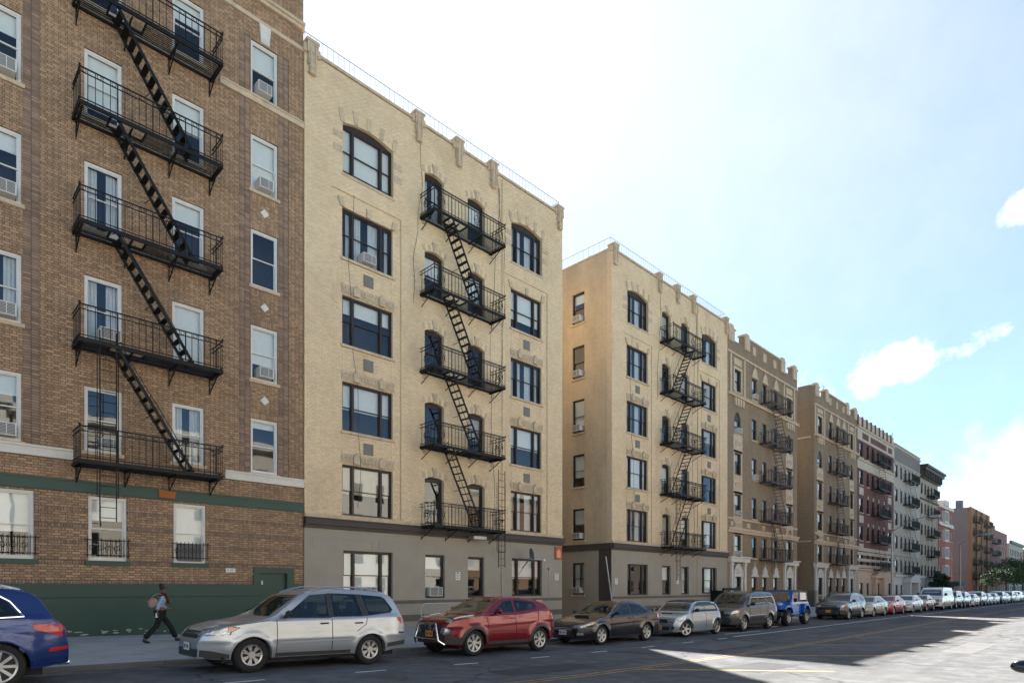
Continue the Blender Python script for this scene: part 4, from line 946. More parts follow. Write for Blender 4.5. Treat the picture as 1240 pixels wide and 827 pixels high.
for r in range(1, 5):
    for c in (0, 5): trim(B6, Cm, cols6[c][0]-.1, cols6[c][1]+.1, rows6[r][1]+.35, rows6[r][1]+1.2, .05, 'carved_panel')
    for c in range(1, 5): MB().prism([((cols6[c][0]+cols6[c][1])/2+dx_, rows6[r][1]+dz_) for dx_, dz_ in ((-.14, .02), (.14, .02), (.2, .4), (-.2, .4))], FY-.08, FY-.0015).build('keystone', Cm, B6)
pr = MB(); 
for x in (84.2, 87.6): pr.box(x, x+.5, FY-.5, FY-.031, -.4, 2.9)
pr.prism([(83.7, 2.9), (88.6, 2.9), (88.6, 3.2), (87, 3.6), (85.3, 3.6), (83.7, 3.2)], FY-.6, FY-.031); pr.build('porch', M['peach'], B6)
fire_escape('fire_escape', 'black iron fire escape on the dark red building with cream bands', 83.8, 88.6, [rows6[i][0]-.12 for i in range(1, 6)], 1.05, [(i, 85.3, 87.2) for i in range(4)], M['iron'], None, brackets=False, slim=.026, hand=False, holes=[(85.2, 86.0)]*5)
# pale stone building
rows7 = [(zt-1.65, zt) for zt in (2.1, 5.46, 8.64, 11.76, 14.92, 18.15)]
cols7 = [(94.6, 96.0), (97.3, 98.3), (99.5, 100.5), (101.7, 102.7), (103.9, 104.9), (106.1, 107.4)]
B7 = block(93.9, 108.35, 20.85, M['pale_stone'], 'pale grey stone building with blank grey panel below its roofline', rows7, cols7, gmat=M['white_stone'], gtop=3.2, bl=.5)
trim(B7, M['grey_wall'], 94.4, 107.9, 18.75, 20.3, .03, 'blank_panel'); trim(B7, M['pale_stone'], 93.9, 108.35, 20.4, 20.6, .15, 'cornice'); trim(B7, M['stone'], 93.9, 108.35, 20.85, 20.98, .1, 'coping')
trim(B7, M['pale_stone'], 93.9, 108.35, 18.4, 18.6, .12, 'ledge'); trim(B7, M['pale_stone'], 93.9, 108.35, 6.0, 6.3, .15, 'ledge'); trim(B7, M['white_stone'], 93.9, 108.35, 3.2, 3.5, .25, 'ledge')
for r in range(1, 6):
    for a, b in cols7: trim(B7, M['pale_stone'], a-.12, b+.12, rows7[r][1]+.02, rows7[r][1]+.3, .07, 'lintel')
pt = MB().box(98.6, 99.3, FY-.9, FY-.031, -.5, 2.4).box(103.2, 103.9, FY-.9, FY-.031, -.5, 2.4).prism([(98.2, 2.4), (104.3, 2.4), (103.5, 3.1), (101.2, 3.6), (99, 3.1)], FY-1.0, FY-.031); pt.build('porch', M['white_stone'], B7)
fire_escape('fire_escape', 'black iron fire escape on the pale grey stone building', 98.6, 103.2, [rows7[i][0]-.12 for i in range(1, 6)], 1.1, [(i, 100.2, 102.2) for i in range(4)], M['iron'], None, brackets=False, slim=.03, hand=False, holes=[(100.1, 101.0)]*5)
# beige building with the heavy dark cornice
rows8 = [(zt-1.65, zt) for zt in (1.9, 5.13, 8.26, 11.32, 14.5, 17.5)]
cols8 = [(108.9, 110.2), (111.3, 112.3), (113.3, 114.3), (115.5, 116.5), (117.5, 118.8)]
B8 = block(108.4, 120.4, 18.6, M['beige_brick'], 'beige brick building crowned by a heavy dark bracketed cornice', rows8, cols8, gmat=M['pale_stone'], gtop=3.2, bl=.5)
MB().box(108.4, 120.9, FY-.35, FY-.0015, 18.2, 18.6).box(108.4, 121.2, FY-.8, FY+.3, 19.3, 19.75).box(108.4, 121.4, FY-1.0, FY+.3, 19.75, 20.1).box(108.4, 120.9, FY-.2, FY+.3, 18.6, 19.3).build('cornice', M['brown_paint'], B8)
for k in range(11): MB().prism([(108.7+k*1.12, 18.3), (108.9+k*1.12, 18.3), (108.9+k*1.12, 19.3), (108.7+k*1.12, 19.3)], FY-.7, FY-.351).build('cornice_bracket', M['brown_paint'], B8)
trim(B8, M['white_stone'], 108.4, 120.4, 3.2, 3.5, .15, 'ledge'); trim(B8, M['brown_paint'], 108.4, 120.4, 15.0, 15.2, .2, 'ledge')
fire_escape('fire_escape', 'black iron fire escape on the beige building with dark cornice', 112.2, 116.2, [rows8[i][0]-.12 for i in range(1, 6)], 1.1, [(i, 113.4, 115.2) for i in range(4)], M['iron'], None, brackets=True, slim=.03, hand=False, holes=[(113.3, 114.1)]*5)
# red building with white bands and bays
rows9 = [(zt-1.5, zt) for zt in (2.3, 5.3, 8.3, 11.2, 14.3)]
B9 = block(120.9, 132.3, 15.4, M['red_brick2'], 'orange-red brick building with white bands and white bay windows', rows9, [(121.4, 122.4), (123.4, 126.2), (127.2, 128.2), (129.2, 130.2), (131.0, 131.8)], frame='white_frame')
trim(B9, M['white_stone'], 120.9, 132.3, 12.0, 12.6, .15); trim(B9, M['white_stone'], 120.9, 132.3, 12.0, 12.1, .25, 'ledge'); trim(B9, M['white_stone'], 120.9, 132.3, 15.0, 15.5, .2, 'cornice'); MB().box(124, 127, FY-.4, FY+2, 15.4, 16.3).build('roof_turret', M['white_stone'], B9)
for r in range(5): MB().box(123.3, 126.3, FY-.5, FY-.0015, rows9[r][0]-.3, rows9[r][0]).box(123.3, 126.3, FY-.5, FY-.0015, rows9[r][1], rows9[r][1]+.2).box(123.3, 123.5, FY-.5, FY-.0015, rows9[r][0], rows9[r][1]).box(126.1, 126.3, FY-.5, FY-.0015, rows9[r][0], rows9[r][1]).box(124.7, 124.85, FY-.5, FY-.4, rows9[r][0], rows9[r][1]).build('bay_window', M['white_stone'], B9)
# orange-tan block with a bare grey flank
rows10 = [(zt-1.6, zt) for zt in (2.2, 5.1, 8.0, 10.9, 13.8, 16.4)]
B10 = block(148.5, 172.8, 17.4, M['orange_brick'], 'orange-tan brick block with a bare grey side wall', rows10, [(150, 151.3), (153, 154.2), (156, 157.2), (159.2, 160.4), (162.6, 163.8), (166, 167.2), (169.5, 170.7)], sidemat=M['grey_wall'])
for x in (148.5, 155.0, 161.2, 168.0): trim(B10, M['orange_brick'], x, x+.7, -1, 17.4, .25, 'pier')
trim(B10, M['stone'], 148.5, 172.8, 17.4, 17.55, .1, 'coping')
fire_escape('fire_escape', 'small dark fire escape on the orange-tan block with grey side', 151.5, 155.5, [rows10[i][0]-.1 for i in range(1, 6)], 1.2, [(i, 153, 154.6) for i in range(4)], M['rust'], None, brackets=False, slim=.035, hand=False)
fire_escape('fire_escape', 'dark fire escape at the far end of the orange-tan block', 164, 168.5, [rows10[i][0]-.1 for i in range(1, 6)], 1.2, [(i, 165.5, 167) for i in range(4)], M['rust'], None, brackets=False, slim=.035, hand=False)
pbox(B10, 'roof_vent_stack', M['dish'], 160.2, 161.4, FY+3, FY+4.2, 16.5, 20.2)
rows11 = [(zt-1.6, zt) for zt in (2.0, 4.9, 7.8, 10.7, 13.4)]
B11 = block(173.0, 199.8, 15.1, M['rose_brick'], 'rose-brown brick block between the orange block and the green-corniced one', rows11, [(175+3.4*k, 176.4+3.4*k) for k in range(7)], frame='white_frame')
trim(B11, M['rose_brick'], 173.0, 180, 15.1, 15.9, .05, 'raised_parapet'); fire_escape('fire_escape', 'dark fire escape on the rose-brown brick block', 175.5, 180, [rows11[i][0]-.1 for i in range(1, 5)], 1.2, [(i, 177, 178.6) for i in range(3)], M['iron'], None, brackets=False, slim=.04, hand=False)
rows12 = [(zt-1.7, zt) for zt in (2.2, 5.4, 8.6, 11.8)]
B12 = block(204, 232, 13.2, M['pale_stone'], 'grey stone block with green cornice behind the street trees', rows12, [(206+3.3*k, 207.6+3.3*k) for k in range(8)])
trim(B12, pm('green_copper', (.05, .13, .1), .6), 204, 232, 13.2, 13.9, .5, 'cornice')
B13 = block(236, 262, 12.5, M['rose_brick'], 'brown brick block at the far end of the avenue', [(zt-1.7, zt) for zt in (2.0, 5.2, 8.4, 11.4)], [(238+3.3*k, 239.6+3.3*k) for k in range(7)])
B14 = block(266, 330, 14.5, M['beige_brick'], 'long pale block closing the far end of the avenue', [(zt-1.7, zt) for zt in (2.0, 5.2, 8.4, 11.4)], [(268+4*k, 270+4*k) for k in range(15)])
# roof aerials
for (X_, Z_, nm) in ((70.5, 21.1, 'crenellated tan building beyond the second alley'), (92.5, 20.6, 'dark red banded building'), (97.5, 20.9, 'pale grey stone building')):
    t = thing('roof_antenna', (X_, FY+1, Z_), 'thin television aerial on the roof of the ' + nm, 'antenna', 'roof aerials')
    MB().rod((X_, FY+1, Z_-.8), (X_, FY+1, Z_+2.2), .03, 5).build('mast', M['galv'], t)
    for k in range(4): MB().rod((X_-.5+.06*k, FY+1, Z_+2.1-k*.3), (X_+.5-.06*k, FY+1, Z_+2.1-k*.3), .02, 4).build('rod', M['galv'], t)
# ------------------------------------------------------------ the sunlit row across the avenue (it shows in the panes)
def opposite(x0, x1, h, mat, label, y=-12.5):
    B = thing('apartment_building', (x0, y, zroad(x0)), label, 'building', 'apartment buildings across the avenue')
    cols = [(x, x+1.1) for x in np.arange(x0+1.4, x1-2, 2.7)]; rows = [(.9+3.3*k, 2.8+3.3*k) for k in range(int((h-1)/3.3))]
    mb = MB(); wall_boxes(mb, x0, x1, -1.5, h, [(a, c, b, d) for a, b in cols for c, d in rows], y-.3, y); mb.build('wall', mat, B)
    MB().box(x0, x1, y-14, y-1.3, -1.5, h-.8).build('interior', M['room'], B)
    MB().box(x0, x0+.3, y-14, y-.3, -1.5, h).build('side_wall', mat, B); MB().box(x1-.3, x1, y-14, y-.3, -1.5, h).build('side_wall', mat, B)
    MB().box(x0-.1, x1+.1, y+.002, y+.4, h-.5, h+.1).build('cornice', M['white_stone'], B)
    def mk(): return MB().box(0, 1.1, -.14, -.08, .0, .06).box(0, 1.1, -.14, -.08, 1.84, 1.9).box(0, .06, -.14, -.08, .06, 1.84).box(1.04, 1.1, -.14, -.08, .06, 1.84).box(.06, 1.04, -.14, -.08, .92, .98).mesh('window')
    def mp(): return MB().box(.06, 1.04, -.118, -.11, .06, 1.84).mesh('pane')
    for a, b in cols:
        for c, d in rows:
            o = link('window', cached('opw', mk), B, Vector((a, y, c))-wloc(B), 0, M['white_frame']); link('pane', cached('opp', mp), o, (0, 0, 0), 0, M['glass'])
    return B
co = pm('rust_brick', (.26, .16, .1), .85, coord='World'); cd = pm('brown_brick_plain', (.13, .1, .085), .85, coord='World'); cl = pm('pale_cream_brick', (.66, .62, .55), .85, coord='World'); ct = pm('warm_tan_brick', (.5, .45, .38), .85, coord='World')
opposite(-34, -14, 15, ct, 'warm tan apartment block at the near end of the row across the avenue'); opposite(-13.8, 6, 15.5, cl, 'pale cream apartment block between two tan ones across the avenue'); opposite(6.2, 27, 15, ct, 'tan apartment block with white cornice mirrored in the ground-floor panes')
opposite(27.2, 48, 15.5, cl, 'pale cream apartment block mirrored in the alley-corner panes'); opposite(48.2, 72, 14, co, 'orange-brown apartment block facing the crenellated buildings'); opposite(72.2, 110, 15, cd, 'long brown apartment block facing the dark red building')
# ------------------------------------------------------------ cars (car frame: x from nose to tail, street side is -y, z up from the ground)
def pch(xs, ys, x):
    """monotone cubic through control points"""
    xs = np.array(xs, float); ys = np.array(ys, float); h = np.diff(xs); d = np.diff(ys)/h; m = np.zeros(len(xs)); m[0] = d[0]; m[-1] = d[-1]
    for i in range(1, len(xs)-1):
        if d[i-1]*d[i] > 0:
            w1 = 2*h[i]+h[i-1]; w2 = h[i]+2*h[i-1]; m[i] = (w1+w2)/(w1/d[i-1]+w2/d[i])
    x = np.clip(np.asarray(x, float), xs[0], xs[-1]); k = np.clip(np.searchsorted(xs, x)-1, 0, len(h)-1); t = (x-xs[k])/h[k]
    return ys[k]*(1+2*t)*(1-t)**2 + h[k]*m[k]*t*(1-t)**2 + ys[k+1]*t*t*(3-2*t) + h[k]*m[k+1]*t*t*(t-1)
def paint(name, c, metal=.45, rough=.32):
    if max(c) < .12: metal = 0
    return pm('paint_'+name, c, rough, metal=metal, var=.03, vs=2, coat=.7, spec=.4)
CG = None
def car_glass():
    if 'car_glass' in MATS: return MATS['car_glass']
    m = pm('car_glass', (.012, .014, .015), .03, var=0, spec=.9); m.node_tree.nodes['Principled BSDF'].inputs['IOR'].default_value = 1.75; return m
BLK = pm('black_plastic', (.018, .018, .019), .55, var=.1); RUB = pm('tyre_rubber', (.014, .014, .014), .85, var=.1, bump=.2, bs=120)
ALU = pm('wheel_alloy', (.4, .41, .43), .32, metal=.85, var=.05); CHR = pm('chrome', (.75, .76, .78), .12, metal=1, var=0)
HL = pm('headlamp', (.3, .32, .36), .06, metal=.5, var=.6, vs=16, coat=1); ORG = pm('amber_lens', (.75, .17, .02), .2, var=.1, coat=1); TL = pm('tail_lens', (.42, .012, .014), .12, var=.25, vs=12, coat=1)
PLY = pm('plate_orange', (.78, .33, .03), .5, var=.05); PLW = pm('plate_white', (.7, .7, .72), .5, var=.05); HUBM = pm('brake_dark', (.03, .03, .032), .6, var=.1)
SEAM = pm('panel_gap', (.01, .01, .01), .9, var=0); CLAD = pm('grey_cladding', (.035, .035, .037), .6, var=.1)
def wheel_meshes(r, w, rimr, spokes, style):
    def lathe(prof, n=36):
        mb = MB(); k = len(prof)
        for i in range(n):
            a = 2*math.pi*i/n
            for rr, y in prof: mb.v.append((rr*math.cos(a), y, rr*math.sin(a)))
        for i in range(n):
            for j in range(k-1): mb.f.append((i*k+j, ((i+1) % n)*k+j, ((i+1) % n)*k+j+1, i*k+j+1))
        return mb
    t = lathe([(rimr, w/2-.01), (rimr, -w/2+.015), (rimr+.02, -w/2+.002), ((r+rimr)/2, -w/2-.004), (r-.03, -w/2+.004), (r-.006, -w/2+.03), (r, -w/2+.06), (r, w/2-.05), (r-.03, w/2), (rimr, w/2-.01)]).mesh('tyre')
    b = lathe([(.005, -w/2+.09), (rimr-.01, -w/2+.075), (rimr, -w/2+.05)], 24).mesh('brake')
    m = lathe([(rimr-.025, -w/2+.05), (rimr-.028, -w/2+.016), (rimr-.004, -w/2+.006), (rimr+.004, -w/2+.012)])
    for i in range(spokes):
        a = 2*math.pi*i/spokes
        offs = (-.055, .055) if style == 'twin' else (0,)
        for off in offs:
            w0, w1 = {'twin': (.014, .018), 'wide': (.045, .04), 'steel': (.05, .06), 'fine': (.02, .024)}[style]
            r0 = .045; r1 = rimr-.015
            for (ra, rb, wa, wb, ya, yb) in ((r0, r1, w0, w1, -w/2+.022, -w/2+.014),):
                a1 = a+off*1.6; d = Vector((math.cos(a), 0, math.sin(a))); d1 = Vector((math.cos(a1+off), 0, math.sin(a1+off))); s = Vector((-math.sin(a), 0, math.cos(a)))
                P = [d*ra-s*wa, d*ra+s*wa, d1*rb+s*wb, d1*rb-s*wb]; k = len(m.v)
                for y in (ya, ya+.04): m.v += [(p.x, y + (yb-ya)*(i_ > 1), p.z) for i_, p in enumerate(P)]
                m.f += [(k, k+1, k+2, k+3), (k+7, k+6, k+5, k+4)] + [(k+q, k+4+q, k+4+(q+1) % 4, k+(q+1) % 4) for q in range(4)]
    m.rod((0, -w/2+.012, 0), (0, -w/2+.06, 0), .07, 14)
    return t, b, m.mesh('rim')
class Car:
    def __init__(s, name, label, cat, x, yc, sp, group='cars parked along the kerb', z=None, flip=False):
        s.sp = sp; s.root = thing(name, (x, yc, 0), label, cat, group); L = sp['L']
        za, zb = zroad(x+sp['fo']), zroad(x+sp['fo']+sp['wb'])
        s.root.location.z = za + (za-zb)/sp['wb']*sp['fo']; s.root.rotation_euler = (0, math.atan2(za-zb, sp['wb']), 0)
        if flip: s.root.rotation_euler = (0, 0, math.pi+flip); s.root.location.z = za
        WL[s.root.name] = Vector((0, 0, 0))       # parts are given in the car frame
    def put(s, nm, me, mat, loc=(0, 0, 0), parent=None, rz=0, sm=True):
        o = bpy.data.objects.new(nm, me); COL.objects.link(o); o.parent = parent or s.root; o.location = loc; o.rotation_euler = (0, 0, rz); WL[o.name] = Vector((0, 0, 0))
        if not me.materials: me.materials.append(None)
        o.material_slots[0].link = 'OBJECT'; o.material_slots[0].material = mat
        if sm: shade(o)
        return o
    def body(s, mat):
        sp = s.sp; L, W, H, wb, fo, r = (sp[k] for k in ('L', 'W', 'H', 'wb', 'fo', 'r'))
        top = sp['top']; belt = sp['belt']; rock = sp.get('rock', .24); ra = sp.get('arch', r+.045); tum = sp.get('tumble', .36)
        xs = set(np.linspace(0, L, 96).tolist()) | {q for q in (.012, .03, .06, .1, .16, .24, L-.012, L-.03, L-.06, L-.1, L-.16, L-.24)}
        arcs = (fo, fo+wb)
        for c in arcs: xs |= {c+ra*math.cos(math.pi*k/16) for k in range(17)} | {c-ra-.004, c+ra+.004}
        xs = np.array(sorted(x for x in xs if 0 <= x <= L)); xs = xs[np.insert(np.diff(xs) > .0025, 0, True)]
        zt = pch([p[0] for p in top], [p[1] for p in top], xs)
        zt = np.convolve(np.pad(zt, 1, mode='edge'), [.2, .6, .2], 'valid')
        bl = np.interp(xs, [p[0] for p in belt], [p[1] for p in belt])
        nose, tail = sp.get('nose', .62), sp.get('tail', .5); nf, tf = sp.get('nf', .70), sp.get('tf', .82)
        hw = np.full(len(xs), W/2)
        t = np.clip(1-xs/nose, 0, 1); hw *= 1-(1-nf)*t**2.2
        t = np.clip(1-(L-xs)/tail, 0, 1); hw *= 1-(1-tf)*t**2.4
        bot = np.full(len(xs), rock); bot += np.clip(1-xs/.5, 0, 1)**1.5*sp.get('fb', .02) + np.clip(1-(L-xs)/.7, 0, 1)*sp.get('rb', .1)
        for c in arcs:
            dx = xs-c; m = np.abs(dx) < ra; bot[m] = np.maximum(bot[m], r*.98+np.sqrt(ra*ra-dx[m]**2)-0.02)
        ns, ng, ntp = 20, 8, 6
        V = []; ring = None
        for i, x in enumerate(xs):
            crown = .05 if zt[i] > bl[i]+.25 else .035
            ze = zt[i]-crown; zs = min(bl[i], ze-.004); zb = min(bot[i], zs-.05)
            fl = 0
            half = []
            def ywall(z):
                t = (z-rock)/max(.2, (bl[i]-rock)); t = min(max(t, -.2), 1.05)
                y = hw[i]*(1 - .055*max(0, .45-t)**2/.2 - .045*max(0, t-.55)**2/.2)
                for c in arcs:
                    rr = math.hypot(x-c, z-r); y += sp.get('flare', .018)*math.exp(-((rr-ra)/.085)**2)*(1 if rr > ra-.03 else .7)
                cl = sp.get('crease')
                if cl: y += .010*math.exp(-((z-(cl[0]+cl[1]*x))/.05)**2)
                return y
            for k in range(ns+1):
                z = zb+(zs-zb)*k/ns; half.append((ywall(z), z))
            ys0 = ywall(zs); sh = .02
            for k in range(1, ng+1):
                z = zs+(ze-zs)*k/ng; dz = z-zs; half.append((max(.2*hw[i], ys0 - tum*dz - sh*min(1, dz/.04) - .10*(max(0, dz-.3))**2), z))
            ye, zz = half[-1]
            for k in range(1, ntp+1):
                u = k/ntp; half.append((ye*math.cos(u*math.pi/2)**.75 if u < 1 else 0, zz+crown*math.sin(u*math.pi/2)**.8))
            full = [(-y, z) for y, z in half] + [(y, z) for y, z in half[-2::-1]]
            ring = len(full); V += [(x, y, z) for y, z in full]
        F = []
        n = len(xs)
        for i in range(n-1):
            for k in range(ring-1): F.append((i*ring+k, i*ring+k+1, (i+1)*ring+k+1, (i+1)*ring+k))
            F.append((i*ring+ring-1, i*ring, (i+1)*ring, (i+1)*ring+ring-1))
        F.append(tuple(range(ring))[::-1]); F.append(tuple((n-1)*ring+k for k in range(ring)))
        bm = bmesh.new(); vs = [bm.verts.new(v) for v in V]
        for f in F:
            try: bm.faces.new([vs[q] for q in f])
            except Exception: pass
        bmesh.ops.remove_doubles(bm, verts=bm.verts, dist=.0008); bmesh.ops.recalc_face_normals(bm, faces=bm.faces)
        me = bpy.data.meshes.new('body'); bm.to_mesh(me); s.bvh = BVHTree.FromBMesh(bm); bm.free()
        s.top = lambda x: float(pch([p[0] for p in top], [p[1] for p in top], x)); s.belt = lambda x: float(np.interp(x, [p[0] for p in belt], [p[1] for p in belt]))
        o = s.put('body', me, mat); shade(o, 32); s.bodyo = o; return o
    def cut(s, sides, wind, back):
        """hollow the cabin and open its windows, then furnish it"""
        sp = s.sp; L, W = sp['L'], sp['W']; INT = pm('cabin_trim', (.03, .03, .032), .85, var=.1)
        xs = [x for x in np.linspace(sp['fo']+.3, L-.35, 26) if s.top(x) > s.belt(x)+.14]
        mb = MB(); k = 0
        for x in xs:
            zb_ = s.belt(x); zt_ = s.top(x)-.1
            a, _ = s.cast('r', x, zb_-.05); b, _ = s.cast('r', x, zt_-.02)
            ya = (a.y if a is not None else W/2)-.11; yb = min((b.y if b is not None else W*.35)-.07, ya-.02); yb = max(yb, .3)
            mb.v += [(x, -ya, zb_-.38), (x, ya, zb_-.38), (x, ya, zb_-.02), (x, yb, zt_), (x, -yb, zt_), (x, -ya, zb_-.02)]
        n = len(xs)
        for i in range(n-1):
            for q in range(6): mb.f.append((i*6+q, i*6+(q+1) % 6, (i+1)*6+(q+1) % 6, (i+1)*6+q))
        mb.f.append(tuple(range(6))[::-1]); mb.f.append(tuple((n-1)*6+q for q in range(6)))
        def inset(P, d=.014):
            cu = sum(p[0] for p in P)/len(P); cv = sum(p[1] for p in P)/len(P); return [(p[0]+(cu-p[0])/max(.05, math.hypot(p[0]-cu, p[1]-cv))*d, p[1]+(cv-p[1])/max(.05, math.hypot(p[0]-cu, p[1]-cv))*d) for p in P]
        cs = [mb]
        for P in sides: cs.append(MB().prism(inset(P), -1.3, 1.3))
        for (zb_, zt_, wb_, wt_), x0, x1 in ((wind, -1, sp['fo']+sp['wb']*.5), (back, L-1.1, L+1)):
            m = MB(); P = inset([(-wb_, zb_), (wb_, zb_), (wt_, zt_), (-wt_, zt_)]); m.v = [(x0, y, z) for y, z in P]+[(x1, y, z) for y, z in P]
            m.f = [(3, 2, 1, 0), (4, 5, 6, 7), (0, 1, 5, 4), (1, 2, 6, 5), (2, 3, 7, 6), (3, 0, 4, 7)]; cs.append(m)
        tmp = []; o = s.bodyo
        for i, m in enumerate(cs):
            me = m.mesh('cut'); bm = bmesh.new(); bm.from_mesh(me); bmesh.ops.recalc_face_normals(bm, faces=bm.faces); bm.to_mesh(me); bm.free(); me.materials.append(INT)
            c = bpy.data.objects.new('cut', me); COL.objects.link(c); c.matrix_world = Matrix(); tmp.append(c)
        t = bpy.data.objects.new('tmpbody', o.data.copy()); COL.objects.link(t); t.data.materials.clear(); t.data.materials.append(o.material_slots[0].material)
        for c in tmp:
            md = t.modifiers.new('b', 'BOOLEAN'); md.operation = 'DIFFERENCE'; md.object = c; md.solver = 'EXACT'; md.material_mode = 'TRANSFER'
        dg = bpy.context.evaluated_depsgraph_get(); dg.update(); me = bpy.data.meshes.new_from_object(t.evaluated_get(dg)); me.name = 'body'
        for c in tmp+[t]: bpy.data.objects.remove(c)
        if len(me.polygons) < 500: return False
        paintm = o.material_slots[0].material; o.data = me; o.material_slots[0].link = 'OBJECT'; o.material_slots[0].material = paintm; shade(o, 32)
        SEAT = pm('seat_cloth', (.07, .068, .066), .9, var=.15)
        for x in (sp['fo']+sp['wb']*.5, sp['fo']+sp['wb']*.86):
            zb_ = s.belt(x); hz = min(zb_+.34, s.top(x+.12)-.16)
            for y in (-.36, .36):
                q = MB().prism([(x-.06, zb_-.36), (x+.08, zb_-.36), (x+.2, hz-.16), (x+.1, hz-.14)], y-.24, y+.24).mesh('seat'); st = s.put('seat', q, SEAT, sm=False)
                s.put('headrest', MB().prism([(x+.1, hz-.14), (x+.2, hz-.15), (x+.22, hz), (x+.13, hz+.01)], y-.13, y+.13).mesh('headrest'), SEAT, parent=st, sm=False)
        x = sp['fo']+sp['wb']*.28; s.put('steering_wheel', MB().ring((x, -.36, s.belt(x)-.02), .18, .016, 'x', 14).mesh('steering_wheel'), INT)
        return True
    def cast(s, view, u, v):
        L = s.sp['L']
        o, d = {'l': ((u, -3, v), (0, 1, 0)), 'r': ((u, 3, v), (0, -1, 0)), 'f': ((-3, u, v), (1, 0, 0)), 'b': ((L+3, u, v), (-1, 0, 0)), 't': ((u, v, 4), (0, 0, -1))}[view]
        h = s.bvh.ray_cast(Vector(o), Vector(d))
        return h[0], h[1]
    def patch(s, nm, view, poly, mat, off=.005, rim=.02, nu=10, nv=5, parent=None, mesh_only=False, mb=None):
        """a thin shell lying on the body, outline given in the view's plane"""
        us = sorted({p[0] for p in poly} | set(np.linspace(min(p[0] for p in poly), max(p[0] for p in poly), nu+1).tolist()))
        us = [us[0]+1e-4]+us[1:-1]+[us[-1]-1e-4]
        mb = mb or MB(); base = len(mb.v); G = []
        def lohi(u):
            zs = []
            for (a, b), (c, d) in zip(poly, poly[1:]+poly[:1]):
                if (a-u)*(c-u) <= 0 and abs(a-c) > 1e-9: zs.append(b+(d-b)*(u-a)/(c-a))
            return (min(zs), max(zs)) if zs else (0, 0)
        D = {'l': Vector((0, -1, 0)), 'r': Vector((0, 1, 0)), 'f': Vector((-1, 0, 0)), 'b': Vector((1, 0, 0)), 't': Vector((0, 0, 1))}[view]
        last = None
        for u in us:
            lo, hi = lohi(u); row = []
            for k in range(nv+1):
                v = lo+(hi-lo)*k/nv; p, nrm = s.cast(view, u, v)
                if p is not None:
                    L_, W_ = s.sp['L'], s.sp['W']; D0 = Vector(nrm)
                    if (view in 'lr' and abs(p.y) < W_*.27) or abs(D0.dot(D)) < .04: p = None
                    elif view == 'f' and nm not in ('windscreen',) and p.x > .75: p = None
                    elif view == 'b' and nm not in ('rear_window',) and p.x < L_-.75: p = None
                row.append(p)
            G.append(row)
        ok = [(i, k) for i, r_ in enumerate(G) for k, p in enumerate(r_) if p is not None]
        if not ok: return mb if mesh_only else None
        for i, r_ in enumerate(G):
            for k, p in enumerate(r_):
                if p is None: j = min(ok, key=lambda q: (q[0]-i)**2+(q[1]-k)**2); r_[k] = Vector(G[j[0]][j[1]])
        nu_ = len(G); nv_ = nv+1
        for row in G:
            for p in row: q = p+D*off; mb.v.append(tuple(q))
        for row in G:
            for p in row: q = p-D*rim; mb.v.append(tuple(q))
        st = nu_*nv_; flipf = view in ('l', 'b', 't')
        def face(*a): mb.f.append(tuple(base+q for q in (a if flipf else a[::-1])))
        for i in range(nu_-1):
            for k in range(nv_-1): face(i*nv_+k, (i+1)*nv_+k, (i+1)*nv_+k+1, i*nv_+k+1)
            face(i*nv_, st+i*nv_, st+(i+1)*nv_, (i+1)*nv_); face(i*nv_+nv_-1, (i+1)*nv_+nv_-1, st+(i+1)*nv_+nv_-1, st+i*nv_+nv_-1)
        for k in range(nv_-1):
            face(k, k+1, st+k+1, st+k); i = (nu_-1)*nv_; face(i+k, st+i+k, st+i+k+1, i+k+1)
        if mesh_only: return mb
        return s.put(nm, mb.mesh(nm), mat, parent=parent)
    def both(s, nm, poly, mat, **k):
        return [s.patch(nm, v, poly, mat, **k) for v in ('l', 'r')]
    def line(s, nm, view, pts, w, mat, off=.002):
        """a thin seam or trim strip on the body along a polyline"""
        mb = MB(); D = {'l': Vector((0, -1, 0)), 'r': Vector((0, 1, 0)), 'f': Vector((-1, 0, 0)), 'b': Vector((1, 0, 0)), 't': Vector((0, 0, 1))}[view]
        P = []
        for (a, b), (c, d) in zip(pts, pts[1:]):
            n = max(2, int(math.hypot(a-c, b-d)/.06))
            for i in range(n):
                p, _ = s.cast(view, a+(c-a)*i/n, b+(d-b)*i/n)
                if p is not None: P.append(p+D*off)
        p, _ = s.cast(view, *pts[-1])
        if p is not None: P.append(p+D*off)
        for a, b in zip(P, P[1:]):
            if (b-a).length > 1e-4: mb.bar(a, b, w, .006, D)
        if mb.v: return s.put(nm, mb.mesh(nm), mat, sm=False)
    def wheels(s, spokes=5, style='twin', rimr=None, mat=None, w=.22, turn=0):
        sp = s.sp; r = sp['r']; rimr = rimr or r*.66
        t, b, m = cached(('wheel', r, w, rimr, spokes, style), lambda: wheel_meshes(r, w, rimr, spokes, style))
        for c in (sp['fo'], sp['fo']+sp['wb']):
            for sd in (-1, 1):
                loc = (c, sd*(sp['W']/2-w/2-sp.get('inset', .015)), r)
                rz = (0 if sd < 0 else math.pi) + (turn if c == sp['fo'] else 0)
                o = s.put('wheel', t, RUB, loc, rz=rz); s.put('brake', b, HUBM, parent=o); s.put('rim', m, mat or ALU, parent=o)
    def well(s):
        sp = s.sp
        for c in (sp['fo'], sp['fo']+sp['wb']):
            me = MB().box(c-sp['r']*.8, c+sp['r']*.8, -sp['W']/2+.28, sp['W']/2-.28, .2, sp['r']*2+.0).mesh('wheel_well'); s.put('wheel_well', me, SEAM, sm=False)
        s.put('underbody', MB().box(.35, sp['L']-.35, -sp['W']/2+.12, sp['W']/2-.12, .2, sp.get('rock', .24)+.06).mesh('underbody'), SEAM, sm=False)
